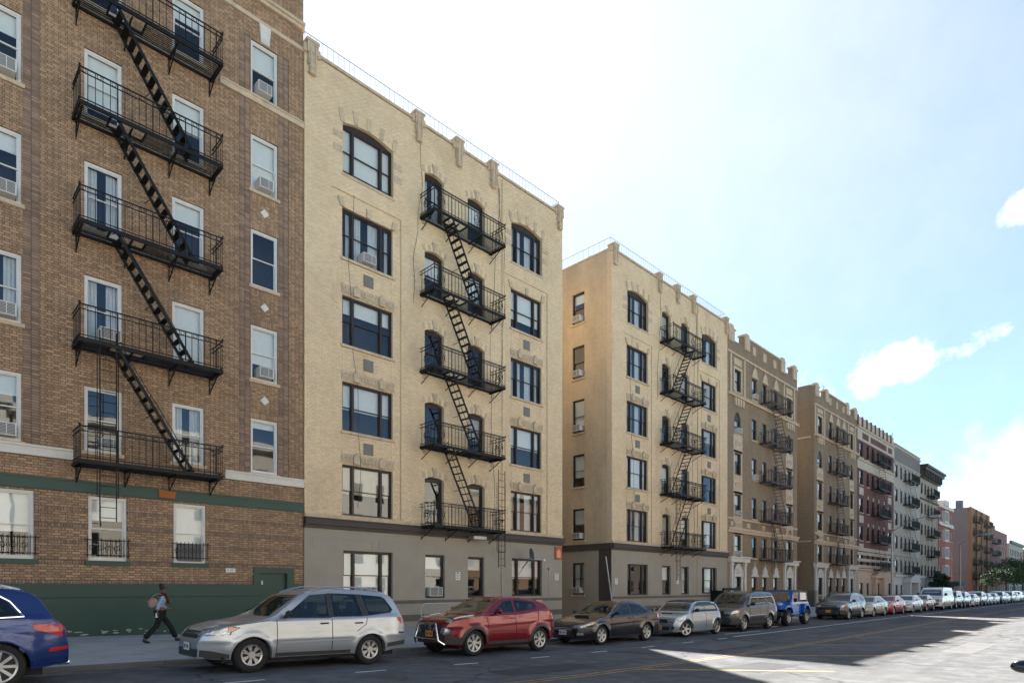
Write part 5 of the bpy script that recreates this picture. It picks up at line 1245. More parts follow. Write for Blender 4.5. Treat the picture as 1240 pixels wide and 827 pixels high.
    def mirror(s, x, z, mat, w=.2, h=.13, hwid=None):
        for sd, v in ((-1, 'l'), (1, 'r')):
            p, _ = s.cast(v, x+.05, z-.02)
            if p is None: continue
            me = bpy.data.meshes.new('mirror'); bm = bmesh.new(); bmesh.ops.create_uvsphere(bm, u_segments=12, v_segments=8, radius=1)
            for q in bm.verts: q.co = Vector((q.co.x*(.06 if q.co.x < 0 else .045), q.co.y*w*.52, q.co.z*h*.52*(1 if q.co.z > -.2 else .85)))
            k = len(bm.verts); bmesh.ops.create_cube(bm, size=1, matrix=Matrix.Translation((.01, -sd*w*.5, -h*.3)) @ Matrix.Diagonal((.05, .12, .04, 1))); bm.to_mesh(me); bm.free()
            s.put('mirror', me, mat, (x, p.y+sd*(w*.5+.05), z+.05))
    def handles(s, xs, z, mat):
        for x in xs:
            for v, sd in (('l', -1), ('r', 1)):
                p, _ = s.cast(v, x, z)
                if p is None: continue
                s.put('door_handle', MB().bar((x-.09, p.y+sd*.018, z), (x+.09, p.y+sd*.018, z+.006), .022, .03).box(x-.085, x-.06, min(p.y, p.y+sd*.02), max(p.y, p.y+sd*.02), z-.012, z+.012).box(x+.06, x+.085, min(p.y, p.y+sd*.02), max(p.y, p.y+sd*.02), z-.012, z+.018).mesh('door_handle'), mat, sm=False)
    def archtrim(s, w, mat, extra=0):
        sp = s.sp; r = sp['r']; ra = sp.get('arch', r+.045)
        for c in (sp['fo'], sp['fo']+sp['wb']):
            for v in ('l', 'r'):
                mb = MB(); n = 18; P = []; Dv = Vector((0, -1 if v == 'l' else 1, 0))
                for k in range(n+1):
                    a = math.pi*(-.06+1.12*k/n); row = []
                    for q in (0.004, w*.5, w):
                        x, z = c+(ra+q)*math.cos(a), max(r*.98-.02+(ra+q)*math.sin(a), sp.get('rock', .24)+.02)
                        p, _ = s.cast(v, x, z)
                        row.append(p if p is not None else None)
                    if all(p is not None and abs(p.y) > sp['W']*.36 for p in row): P.append([p+Dv*.012 for p in row])
                for row in P: mb.v += [tuple(p) for p in row]
                base2 = len(mb.v)
                for row in P: mb.v += [tuple(p-Dv*.03) for p in row]
                for i in range(len(P)-1):
                    for k in range(2):
                        f = (i*3+k, (i+1)*3+k, (i+1)*3+k+1, i*3+k+1); mb.f.append(f if v == 'l' else f[::-1])
                    for k in (0, 2):
                        f = (i*3+k, base2+i*3+k, base2+(i+1)*3+k, (i+1)*3+k); mb.f.append(f if k == 0 else f[::-1])
                if len(P) > 2: s.put('arch_trim', mb.mesh('arch_trim'), mat)
    def light(s, nm, side, front, mat, vf='f', sidebits=(), off=.008):
        """lamp wrapping a corner: a patch seen from the side and one seen from the end, joined"""
        for v, sd in (('l', -1), ('r', 1)):
            mb = MB()
            if side: s.patch(nm, v, side, mat, off=off, mesh_only=True, mb=mb, nu=6, nv=4)
            if front: s.patch(nm, vf, [(sd*u, z) for u, z in front], mat, off=off, mesh_only=True, mb=mb, nu=6, nv=4)
            hb = MB()
            def grow(P, k=1.16):
                cu = sum(p[0] for p in P)/len(P); cv = sum(p[1] for p in P)/len(P); return [(cu+(p[0]-cu)*k, cv+(p[1]-cv)*(k+.08)) for p in P]
            if mat is HL:
                if side: s.patch(nm, v, grow(side), mat, off=off-.005, mesh_only=True, mb=hb, nu=6, nv=4)
                if front: s.patch(nm, vf, [(sd*u, z) for u, z in grow(front)], mat, off=off-.005, mesh_only=True, mb=hb, nu=6, nv=4)
                s.put('lamp_housing', hb.mesh('lamp_housing'), BLK)
            if not mb.v: continue
            o = s.put(nm, mb.mesh(nm), mat)
            for m2, poly in sidebits: s.patch('indicator', v, poly, m2, off=off+.004, nu=4, nv=3, parent=None)
    def plate(s, view, z, mat, w=.3, h=.15, y=0, off=.02):
        p, _ = s.cast(view, y, z)
        if p is None: return
        sg = -1 if view == 'f' else 1; x = p.x+sg*off
        o = s.put('licence_plate', MB().box(min(x, x+sg*.01), max(x, x+sg*.01), y-w/2, y+w/2, z-h/2, z+h/2).mesh('licence_plate'), mat, sm=False)
        mb = MB()
        for k in range(7):
            if k == 3: continue
            yy = y-w*.38+w*.76*k/6; xx = x+sg*.0105; mb.box(min(xx, xx+sg*.002), max(xx, xx+sg*.002), yy-.011, yy+.011, z-.035, z+.03)
        s.put('plate_characters', mb.mesh('plate_characters'), pm('plate_ink', (.02, .03, .09), .6, var=0), parent=o, sm=False)
    def glazing(s, sides, wind, back, trimmat=None, gl=None, hollow=True):
        okc = False
        if hollow:
            try: okc = s.cut(sides, wind, back)
            except Exception as ex: print('cut failed', ex)
        gl = gl or (glass_mat('car_window_glass', (.42, .47, .47), .06, .0) if okc else car_glass())
        for k, poly in enumerate(sides):
            for o in s.both('side_window', poly, gl, off=.006, nu=12, nv=6): pass
        zb, zt_, wb_, wt_ = wind; s.patch('windscreen', 'f', [(-wb_, zb), (wb_, zb), (wt_, zt_), (-wt_, zt_)], gl, off=.006, nu=14, nv=8)
        zb, zt_, wb_, wt_ = back; s.patch('rear_window', 'b', [(-wb_, zb), (wb_, zb), (wt_, zt_), (-wt_, zt_)], gl, off=.006, nu=14, nv=8)
    def seams(s, xs, zlo, slant=0):
        for x in xs:
            for v in ('l', 'r'): s.line('door_seam', v, [(x, zlo), (x+slant*.5, (zlo+s.belt(x))/2), (x+slant, s.belt(x)+.0)], .012, SEAM)
    def rails(s, x0, x1, y, mat):
        for sd in (-1, 1):
            pts = []
            for k in range(13):
                x = x0+(x1-x0)*k/12; p, _ = s.cast('t', x, sd*y)
                if p is not None: pts.append((x, sd*y, p.z+.06*min(1, 4*k/12, 4*(12-k)/12)))
            s.put('roof_rail', MB().path(pts, .018, 6).mesh('roof_rail'), mat)
# ------------------------------------------------------------ the parked cars
KY = 13.05
# dark blue crossover at the edge of the frame
sp = dict(L=4.63, W=1.9, H=1.65, wb=2.81, fo=.9, r=.365, rock=.27, rb=.1, fb=.03, tumble=.36, flare=.02, crease=(.83, .02), tail=.55, tf=.8,
          top=[(0, .62), (.05, .78), (.22, .92), (.8, 1.01), (1.35, 1.06), (1.5, 1.1), (2.2, 1.53), (2.5, 1.61), (3.0, 1.65), (3.7, 1.6), (4.1, 1.53), (4.2, 1.47), (4.42, 1.1), (4.55, .98), (4.6, .8), (4.63, .62)], belt=[(0, .95), (1.4, 1.0), (4.0, 1.1), (4.63, 1.1)])
c = Car('parked_car', 'dark blue crossover parked by the green wall, tail toward the silver wagon', 'car', -2.6, KY, sp); c.body(paint('navy', (.012, .034, .15), .4, .25)); c.well(); c.wheels(9, 'fine', .255)
c.glazing([[(1.75, 1.07), (2.4, 1.08), (2.4, 1.51), (2.2, 1.45)], [(2.45, 1.08), (3.3, 1.1), (3.3, 1.52), (2.45, 1.52)], [(3.36, 1.11), (3.98, 1.14), (3.82, 1.36), (3.6, 1.49), (3.36, 1.52)]], (1.1, 1.52, .7, .6), (1.12, 1.46, .62, .55))
for v in ('l', 'r'): c.line('window_trim', v, [(1.7, 1.05), (3.3, 1.085), (4.03, 1.125), (3.86, 1.36), (3.62, 1.515), (2.4, 1.535)], .016, CHR, .012)
c.light('tail_light', [(4.16, .92), (4.52, .80), (4.62, .93), (4.5, 1.0), (4.12, 1.0)], [(.5, .8), (.78, .82), (.8, .98), (.5, .96)], TL, 'b'); c.both('reflector', [(4.35, .56), (4.61, .59), (4.61, .64), (4.35, .62)], TL, off=.01, nu=4, nv=2)
c.both('bumper_trim', [(4.1, .36), (4.61, .4), (4.62, .5), (4.1, .47)], paint('navy2', (.01, .03, .15)), off=.006); c.line('sill_trim', 'l', [(1.45, .36), (3.2, .36)], .02, CHR); c.plate('b', .8, PLW)
c.seams([2.42, 3.3], .34); c.handles([2.25, 3.2], .93, paint('navy', None) if False else MATS['paint_navy']); c.rails(2.0, 4.0, .62, CHR); c.mirror(1.72, 1.08, MATS['paint_navy']); c.light('headlight', [(.12, .74), (.5, .82), (.5, .88), (.15, .84)], [(.5, .7), (.82, .74), (.82, .84), (.5, .82)], HL)
for y in (-.6, .6): c.put('exhaust', MB().rod((4.5, y, .36), (4.66, y, .36), .045, 10).mesh('exhaust'), CHR)
# silver wagon
sp = dict(L=4.5, W=1.78, H=1.68, wb=2.615, fo=.88, r=.338, rock=.27, rb=.12, fb=.02, tumble=.33, flare=.026, tf=.84, nf=.58, nose=.85, crease=(.62, .01),
          top=[(0, .56), (.03, .68), (.1, .79), (.22, .86), (.6, .95), (1.12, 1.04), (1.24, 1.08), (1.95, 1.54), (2.2, 1.62), (2.8, 1.675), (3.6, 1.65), (4.05, 1.58), (4.14, 1.53), (4.32, 1.2), (4.43, 1.0), (4.48, .82), (4.5, .6)], belt=[(0, .95), (1.2, 1.0), (3.2, 1.03), (4.3, 1.08), (4.56, 1.08)])
c = Car('parked_car', 'silver compact wagon parked between the blue crossover and the dark red car', 'car', 4.0, KY-.22, sp); silver = paint('silver', (.36, .39, .43), .6, .3); c.body(silver); c.well(); c.wheels(7, 'twin', .205, ALU)
c.glazing([[(1.5, 1.055), (2.52, 1.06), (2.52, 1.555), (2.12, 1.52)], [(2.6, 1.06), (3.34, 1.075), (3.22, 1.555), (2.6, 1.565)], [(3.46, 1.085), (4.05, 1.15), (4.12, 1.22), (3.95, 1.47), (3.85, 1.52), (3.33, 1.55)]], (1.08, 1.52, .68, .56), (1.14, 1.5, .62, .54))
c.both('window_surround', [(1.42, 1.04), (2.56, 1.045), (2.56, 1.06), (1.45, 1.055)], BLK, off=.008, nu=6, nv=2); c.both('pillar_trim', [(2.52, 1.06), (2.6, 1.06), (2.6, 1.565), (2.52, 1.56)], BLK, off=.005, nu=2); c.both('pillar_trim', [(3.34, 1.075), (3.46, 1.085), (3.33, 1.55), (3.22, 1.555)], BLK, off=.005, nu=4)
c.light('headlight', [(.1, .74), (.5, .8), (.62, .86), (.5, .88), (.12, .84)], [(.42, .7), (.8, .74), (.82, .84), (.42, .82)], HL, sidebits=[(ORG, [(.42, .8), (.58, .84), (.6, .87), (.45, .87)])])
c.patch('grille', 'f', [(-.4, .66), (.4, .66), (.42, .8), (-.42, .8)], BLK, off=.012); c.line('grille_bar', 'f', [(-.38, .75), (.38, .75)], .03, CHR, .02); c.patch('lower_bumper', 'f', [(-.5, .31), (.5, .31), (.52, .46), (-.52, .46)], CLAD, off=.01)
c.both('lower_bumper', [(.03, .285), (.5, .285), (.55, .34), (.4, .38), (.2, .43), (.03, .45)], CLAD, off=.008, nu=12); c.both('sill_cladding', [(1.34, .285), (3.13, .285), (3.13, .36), (1.34, .36)], CLAD, off=.008, nu=14, nv=2); c.both('rear_bumper_cladding', [(3.92, .38), (4.48, .42), (4.49, .52), (4.2, .5), (3.94, .47)], CLAD, off=.008)
c.both('rub_strip', [(4.25, .68), (4.49, .68), (4.49, .72), (4.25, .72)], BLK, off=.012, nu=3, nv=2); c.light('tail_light', [(4.22, .98), (4.44, .86), (4.47, 1.0), (4.38, 1.06), (4.2, 1.06)], [(.55, .9), (.75, .9), (.74, 1.12), (.56, 1.12)], TL, 'b')
c.both('side_moulding', [(1.42, .545), (3.0, .575), (3.0, .6), (1.42, .575)], paint('silver_light', (.5, .53, .57), .6), off=.01, nu=12, nv=2); c.seams([1.36, 2.56], .37); c.line('door_seam', 'l', [(3.15, .75), (3.38, .9), (3.42, 1.05)], .012, SEAM); c.handles([2.38, 3.2], .93, BLK); c.mirror(1.55, 1.08, BLK, .2, .14); c.rails(2.05, 3.95, .58, silver); c.plate('f', .5, PLW, y=0); c.archtrim(.03, silver)
c.line('bonnet_seam', 'l', [(.2, .88), (.75, .945), (1.2, 1.0)], .01, SEAM)
# dark red crossover with chrome nudge bar
sp = dict(L=4.135, W=1.765, H=1.57, wb=2.53, fo=.78, r=.345, rock=.27, rb=.14, fb=.06, tumble=.42, flare=.045, tf=.78, nf=.66, nose=.7, crease=(.78, .04),
          top=[(0, .66), (.03, .82), (.14, .95), (.5, 1.03), (1.0, 1.09), (1.12, 1.13), (1.8, 1.49), (2.05, 1.55), (2.5, 1.57), (3.1, 1.51), (3.55, 1.42), (3.62, 1.37), (3.85, 1.08), (4.0, .97), (4.1, .8), (4.135, .6)], belt=[(0, .98), (1.1, 1.06), (2.4, 1.08), (3.3, 1.17), (3.8, 1.18), (4.135, 1.1)])
c = Car('parked_car', 'dark red crossover with a chrome bar over its nose', 'car', 9.97, KY-.05, sp); red = paint('dark_red', (.17, .006, .012), .35, .22); c.body(red); c.well(); c.wheels(7, 'twin', .235)
c.glazing([[(1.5, 1.13), (2.3, 1.14), (2.3, 1.47), (1.95, 1.43)], [(2.38, 1.15), (3.1, 1.22), (3.22, 1.28), (3.08, 1.42), (2.38, 1.47)]], (1.13, 1.46, .66, .52), (1.14, 1.36, .5, .46))
c.archtrim(.075, CLAD); c.both('sill_cladding', [(1.26, .285), (2.95, .285), (2.95, .37), (1.26, .37)], CLAD, off=.01, nu=14, nv=2); c.patch('lower_bumper', 'f', [(-.62, .36), (.62, .36), (.6, .6), (-.6, .6)], CLAD, off=.012); c.patch('grille', 'f', [(-.36, .62), (.36, .62), (.42, .8), (-.42, .8)], BLK, off=.014)
c.both('front_cladding', [(.04, .33), (.42, .33), (.46, .42), (.3, .5), (.04, .56)], CLAD, off=.01, nu=6, nv=3)
for sd in (-1, 1): c.line('grille_bar', 'f', [(sd*.1, .64), (sd*.26, .82)], .035, CHR, .024)
p, _ = c.cast('f', 0, .72); c.put('badge', MB().ring((p.x-.03, 0, .73), .055, .012, 'x', 14).box(p.x-.04, p.x-.025, -.07, .07, .72, .74).mesh('badge'), CHR)
c.light('headlight', None, [(.4, .62), (.52, .56), (.66, .6), (.68, .7), (.56, .76), (.43, .72)], HL); c.light('upper_lamp', [(.22, .99), (.78, 1.015), (.8, 1.035), (.3, 1.02)], [(.48, .9), (.68, .88), (.7, .95), (.52, .97)], HL)
for v, sd in (('l', -1), ('r', 1)):
    P = []
    for k in range(9):
        x = .22+.62*k/8; q, _ = c.cast('t', x, sd*(.62+.06*k/8)); P.append(q)
    mb = MB()
    for a, b in zip(P, P[1:]): mb.bar(a+Vector((0, 0, .01)), b+Vector((0, 0, .01)), .13, .02)
    c.put('fender_lamp', mb.mesh('fender_lamp'), HL)
c.plate('f', .58, PLY, off=.05)
nb = MB(); nb.path([(-.02, -.62, .32), (-.14, -.5, .42), (-.12, -.36, .84), (-.12, .36, .84), (-.14, .5, .42), (-.02, .62, .32)], .028, 8); nb.path([(-.14, -.5, .45), (-.15, .5, .45)], .026, 8); nb.rod((-.1, -.36, .7), (.12, -.36, .7), .02); nb.rod((-.1, .36, .7), (.12, .36, .7), .02); c.put('nudge_bar', nb.mesh('nudge_bar'), CHR)
c.seams([1.28, 2.34], .38, -.06); c.line('door_seam', 'l', [(3.0, .62), (3.2, .85), (3.26, 1.15)], .012, SEAM); c.handles([2.2], .97, red); c.mirror(1.56, 1.12, red, .22, .16); c.light('tail_light', [(3.62, 1.07), (3.95, .98), (4.02, 1.0), (3.75, 1.14), (3.6, 1.16)], [(.55, .88), (.72, .9), (.72, 1.08), (.56, 1.06)], TL, 'b')
c.put('roof_spoiler', MB().box(3.5, 3.78, -.52, .52, 1.43, 1.47).mesh('roof_spoiler'), red, sm=False)
# black saloon with bonnet scoop
sp = dict(L=4.7, W=1.73, H=1.43, wb=2.67, fo=.97, r=.325, rock=.2, rb=.16, fb=.02, tumble=.44, flare=.02, tf=.8, nf=.68, nose=.75, crease=(.68, .03),
          top=[(0, .54), (.04, .63), (.2, .72), (.8, .86), (1.32, .93), (1.46, .97), (2.2, 1.35), (2.5, 1.415), (2.9, 1.43), (3.3, 1.385), (3.75, 1.22), (4.05, 1.06), (4.15, 1.03), (4.55, 1.0), (4.64, .93), (4.69, .75), (4.7, .5)], belt=[(0, .8), (1.4, .89), (3.0, .93), (4.2, .98), (4.7, .96)])
def saloon(name, label, x, yc, col, sp, spoiler=False, plate=PLW, group='cars parked along the kerb', scoop=False, whl=(6, 'wide', .225), flip=False, turn=0):
    c = Car(name, label, 'car', x, yc, sp, group, flip=flip); c.body(col); c.well(); c.wheels(*whl, turn=turn); k = sp['L']/4.7; z = sp['H']-1.43
    Z = lambda v: v+z*min(1, max(0, (v-.85)/.5)); X = lambda v: v*k
    c.glazing([[(X(1.72), Z(.95)), (X(2.72), Z(.965)), (X(2.72), Z(1.32)), (X(2.3), Z(1.28))], [(X(2.78), Z(.97)), (X(3.5), Z(.985)), (X(3.46), Z(1.22)), (X(3.2), Z(1.305)), (X(2.78), Z(1.33))], [(X(3.54), Z(.99)), (X(3.84), Z(1.02)), (X(3.5), Z(1.21))]], (Z(.98), Z(1.32), .66, .54), (Z(1.08), Z(1.34), .6, .5))
    c.light('headlight', [(.1, .6), (.5, .7), (.62, .77), (.35, .76), (.1, .7)], [(.42, .56), (.76, .6), (.78, .7), (.42, .66)], HL, sidebits=[(ORG, [(.44, .7), (.58, .75), (.58, .77), (.46, .76)])])
    c.patch('grille', 'f', [(-.36, .5), (.36, .5), (.4, .62), (-.4, .62)], BLK, off=.012); c.line('grille_trim', 'f', [(-.38, .61), (-.34, .52), (.34, .52), (.38, .61)], .02, CHR, .018); c.line('grille_trim', 'f', [(-.3, .57), (.3, .57)], .018, CHR, .02); c.patch('air_intake', 'f', [(-.45, .28), (.45, .28), (.5, .4), (-.5, .4)], BLK, off=.01)
    c.light('fog_lamp', None, [(.56, .34), (.7, .36), (.7, .43), (.58, .43)], HL); c.plate('f', .42, plate); c.plate('b', .72, plate)
    c.light('tail_light', [(X(4.25), .82), (X(4.62), .8), (X(4.68), .88), (X(4.6), .93), (X(4.3), .94)], [(.45, .78), (.76, .78), (.74, .92), (.45, .92)], TL, 'b')
    c.seams([X(1.5), X(2.75)], .27); c.line('door_seam', 'l', [(X(3.3), .62), (X(3.56), .8), (X(3.6), .97)], .012, SEAM); c.handles([X(2.58), X(3.42)], .84, col); c.mirror(X(1.72), .98, col, .2, .13); c.both('sill_trim', [(X(1.4), .215), (X(3.25), .215), (X(3.25), .26), (X(1.4), .26)], BLK, off=.006, nu=12, nv=2)
    if scoop:
        q, _ = c.cast('t', 1.05, 0); c.put('bonnet_scoop', MB().prism([(.95, q.z-.03), (1.4, q.z-.0), (1.4, q.z+.02), (.98, q.z+.065)], -.3, .3).mesh('bonnet_scoop'), col, sm=False); c.put('scoop_mouth', MB().box(.945, .965, -.27, .27, q.z-.01, q.z+.045).mesh('scoop_mouth'), BLK, sm=False)
    if spoiler: c.put('boot_spoiler', MB().box(4.45, 4.66, -.6, .6, 1.1, 1.125).box(4.5, 4.6, -.55, -.5, .98, 1.1).box(4.5, 4.6, .5, .55, .98, 1.1).mesh('boot_spoiler'), col, sm=False)
    return c
black = paint('black', (.008, .009, .012), .2, .2)
saloon('parked_car', 'black saloon with a bonnet scoop and silver wheels', 15.45, KY+.05, black, sp, True, PLW, scoop=True)
# small silver hatchback, dark roof
spm = dict(L=3.63, W=1.69, H=1.41, wb=2.467, fo=.62, r=.312, rock=.19, rb=.12, fb=.02, tumble=.3, flare=.03, tf=.8, nf=.7, nose=.62, tail=.4,
          top=[(0, .5), (.03, .68), (.14, .79), (.5, .88), (.88, .93), (.98, .97), (1.45, 1.31), (1.65, 1.385), (2.2, 1.41), (3.0, 1.37), (3.16, 1.32), (3.22, 1.27), (3.42, .95), (3.56, .86), (3.61, .7), (3.63, .5)], belt=[(0, .82), (1.0, .91), (3.3, .93), (3.63, .9)])
c = Car('parked_car', 'small silver-blue hatchback with dark roof and turned front wheels', 'car', 21.15, KY-.05, spm); bs = paint('ice_blue', (.33, .4, .47), .6, .25); c.body(bs); c.well(); c.wheels(5, 'twin', .225, turn=R(-24))
c.both('pillar_trim', [(1.06, .955), (3.26, .965), (3.1, 1.345), (1.56, 1.34)], BLK, off=.003, nu=20)
c.glazing([[(1.2, .98), (2.1, .985), (2.1, 1.31), (1.52, 1.28)], [(2.16, .985), (3.12, 1.0), (2.98, 1.28), (2.16, 1.31)]], (.98, 1.29, .66, .58), (1.0, 1.26, .58, .52)); c.archtrim(.07, BLK); c.both('sill_trim', [(.97, .2), (2.73, .2), (2.73, .27), (.97, .27)], bs, off=.012, nu=12, nv=2)
mb = MB(); us = np.linspace(1.5, 3.2, 14)
rp = []
for x in us:
    rp.append([c.cast('t', x, y)[0]+Vector((0, 0, .012)) for y in np.linspace(-.6, .6, 9)])
for i in range(len(rp)): mb.v += [tuple(p) for p in rp[i]]
for i in range(len(rp)-1):
    for k in range(8): mb.f.append((i*9+k, (i+1)*9+k, (i+1)*9+k+1, i*9+k+1))
c.put('roof_panel', mb.mesh('roof_panel'), pm('satin_black', (.012, .012, .013), .4)); c.light('headlight', [(.12, .66), (.24, .62), (.36, .68), (.38, .78), (.26, .84), (.14, .79)], [(.44, .58), (.6, .56), (.64, .7), (.5, .76), (.42, .68)], HL)
c.patch('grille', 'f', [(-.34, .56), (.34, .56), (.3, .66), (-.3, .66)], BLK, off=.012); c.line('grille_trim', 'f', [(-.36, .56), (.36, .56), (.3, .67), (-.3, .67)], .025, CHR, .018); c.patch('air_intake', 'f', [(-.42, .26), (.42, .26), (.42, .4), (-.42, .4)], BLK, off=.012); c.light('side_intake', None, [(.5, .3), (.62, .32), (.62, .42), (.5, .42)], BLK); c.plate('f', .36, PLY, y=.05)
q, _ = c.cast('t', .62, 0); c.put('bonnet_scoop', MB().box(.5, .62, -.22, .22, q.z-.03, q.z+.015).mesh('bonnet_scoop'), BLK, sm=False); c.mirror(1.22, .97, BLK, .2, .15); c.seams([1.02, 2.13], .28); c.handles([1.95], .82, CHR); c.light('tail_light', [(3.36, .74), (3.54, .74), (3.5, .92), (3.36, .92)], [(.6, .66), (.74, .66), (.74, .84), (.6, .84)], TL, 'b')
# big SUVs
spP = dict(L=4.77, W=1.93, H=1.79, wb=2.7, fo=.95, r=.365, rock=.3, rb=.12, fb=.02, tumble=.26, flare=.03, tf=.86, nf=.74, nose=.5,
          top=[(0, .7), (.03, .86), (.14, .97), (.7, 1.06), (1.22, 1.12), (1.34, 1.17), (2.0, 1.64), (2.25, 1.72), (3, 1.77), (4.15, 1.75), (4.34, 1.69), (4.56, 1.2), (4.7, 1.02), (4.75, .8), (4.77, .6)], belt=[(0, 1.0), (1.3, 1.07), (4.4, 1.12), (4.77, 1.08)])
spC = dict(L=4.52, W=1.82, H=1.68, wb=2.62, fo=.9, r=.345, rock=.27, rb=.12, fb=.03, tumble=.34, flare=.022, tf=.82, nf=.7, nose=.62,
          top=[(0, .66), (.04, .82), (.16, .92), (.7, 1.02), (1.15, 1.08), (1.28, 1.13), (1.95, 1.56), (2.2, 1.63), (2.8, 1.68), (3.6, 1.62), (4.0, 1.54), (4.1, 1.47), (4.32, 1.15), (4.45, .98), (4.5, .8), (4.52, .6)], belt=[(0, .98), (1.2, 1.02), (3.4, 1.08), (4.1, 1.2), (4.52, 1.1)])
def suv(name, label, x, yc, col, sp, plate=PLW, clad=True, box=True, whl=(5, 'wide', .23), group='cars parked along the kerb', lod=False):
    c = Car(name, label, 'car', x, yc, sp, group); c.body(col); c.well(); c.wheels(*whl); k = sp['L']/4.77; dz = sp['H']-1.79; X = lambda v: v*k; Z = lambda v: v+dz*min(1, max(0, (v-.6)/1.0))
    if box: sw = [[(X(1.62), Z(1.13)), (X(2.6), Z(1.14)), (X(2.6), Z(1.62)), (X(2.15), Z(1.6))], [(X(2.68), Z(1.14)), (X(3.5), Z(1.16)), (X(3.36), Z(1.64)), (X(2.68), Z(1.63))], [(X(3.6), Z(1.16)), (X(4.42), Z(1.19)), (X(4.22), Z(1.62)), (X(3.46), Z(1.64))]]
    else: sw = [[(X(1.6), Z(1.15)), (X(2.55), Z(1.17)), (X(2.55), Z(1.6)), (X(2.15), Z(1.57))], [(X(2.63), Z(1.17)), (X(3.4), Z(1.22)), (X(3.3), Z(1.57)), (X(2.63), Z(1.61))], [(X(3.48), Z(1.24)), (X(3.95), Z(1.33)), (X(3.85), Z(1.46)), (X(3.4), Z(1.56))]]
    c.glazing(sw, (Z(1.19), Z(1.64), .7, .6), (Z(1.24), Z(1.64), .66, .58))
    c.light('headlight', [(.06, .8), (.42, .84), (.5, .92), (.3, .95), (.06, .92)], [(.46, .76), (.84, .78), (.84, .9), (.46, .9)], HL, sidebits=[(ORG, [(.34, .83), (.46, .86), (.47, .92), (.36, .92)])])
    c.patch('grille', 'f', [(-.42, .72), (.42, .72), (.44, .88), (-.44, .88)], BLK, off=.012); c.line('grille_bar', 'f', [(-.4, .8), (.4, .8)], .03, CHR if not box else BLK, .02); c.patch('lower_bumper', 'f', [(-.68, .36), (.68, .36), (.7, .58), (-.7, .58)], CLAD, off=.01); c.plate('f', .52, plate); c.plate('b', .85, PLW)
    if clad: c.both('sill_cladding', [(X(1.42), .315), (X(3.2), .315), (X(3.2), .42), (X(1.42), .42)], CLAD, off=.01, nu=12, nv=2); c.both('lower_bumper', [(.03, .34), (.46, .34), (.52, .5), (.03, .6)], CLAD, off=.01)
    c.both('side_moulding', [(X(1.42), .66), (X(3.15), .68), (X(3.15), .73), (X(1.42), .71)], col if not box else ALU, off=.014, nu=12, nv=2); c.seams([X(1.48), X(2.64)], .42); c.line('door_seam', 'l', [(X(3.2), .8), (X(3.5), .95), (X(3.56), 1.1)], .012, SEAM); c.handles([X(2.45), X(3.35)], Z(1.0), col); c.mirror(X(1.62), Z(1.16), BLK if box else col, .22, .17)
    c.light('tail_light', [(X(4.42), .86), (X(4.68), .86), (X(4.62), 1.1), (X(4.44), 1.12)], [(.62, .86), (.82, .86), (.8, 1.2), (.64, 1.2)], TL, 'b'); c.rails(X(2.2), X(4.2), .6, BLK)
    return c
slate = paint('slate', (.016, .021, .026), .4, .3)
suv('parked_car', 'dark slate boxy SUV behind the small silver-blue hatchback', 25.7, KY, slate, spP)
navyblk = paint('blue_black', (.01, .012, .022), .3, .22)
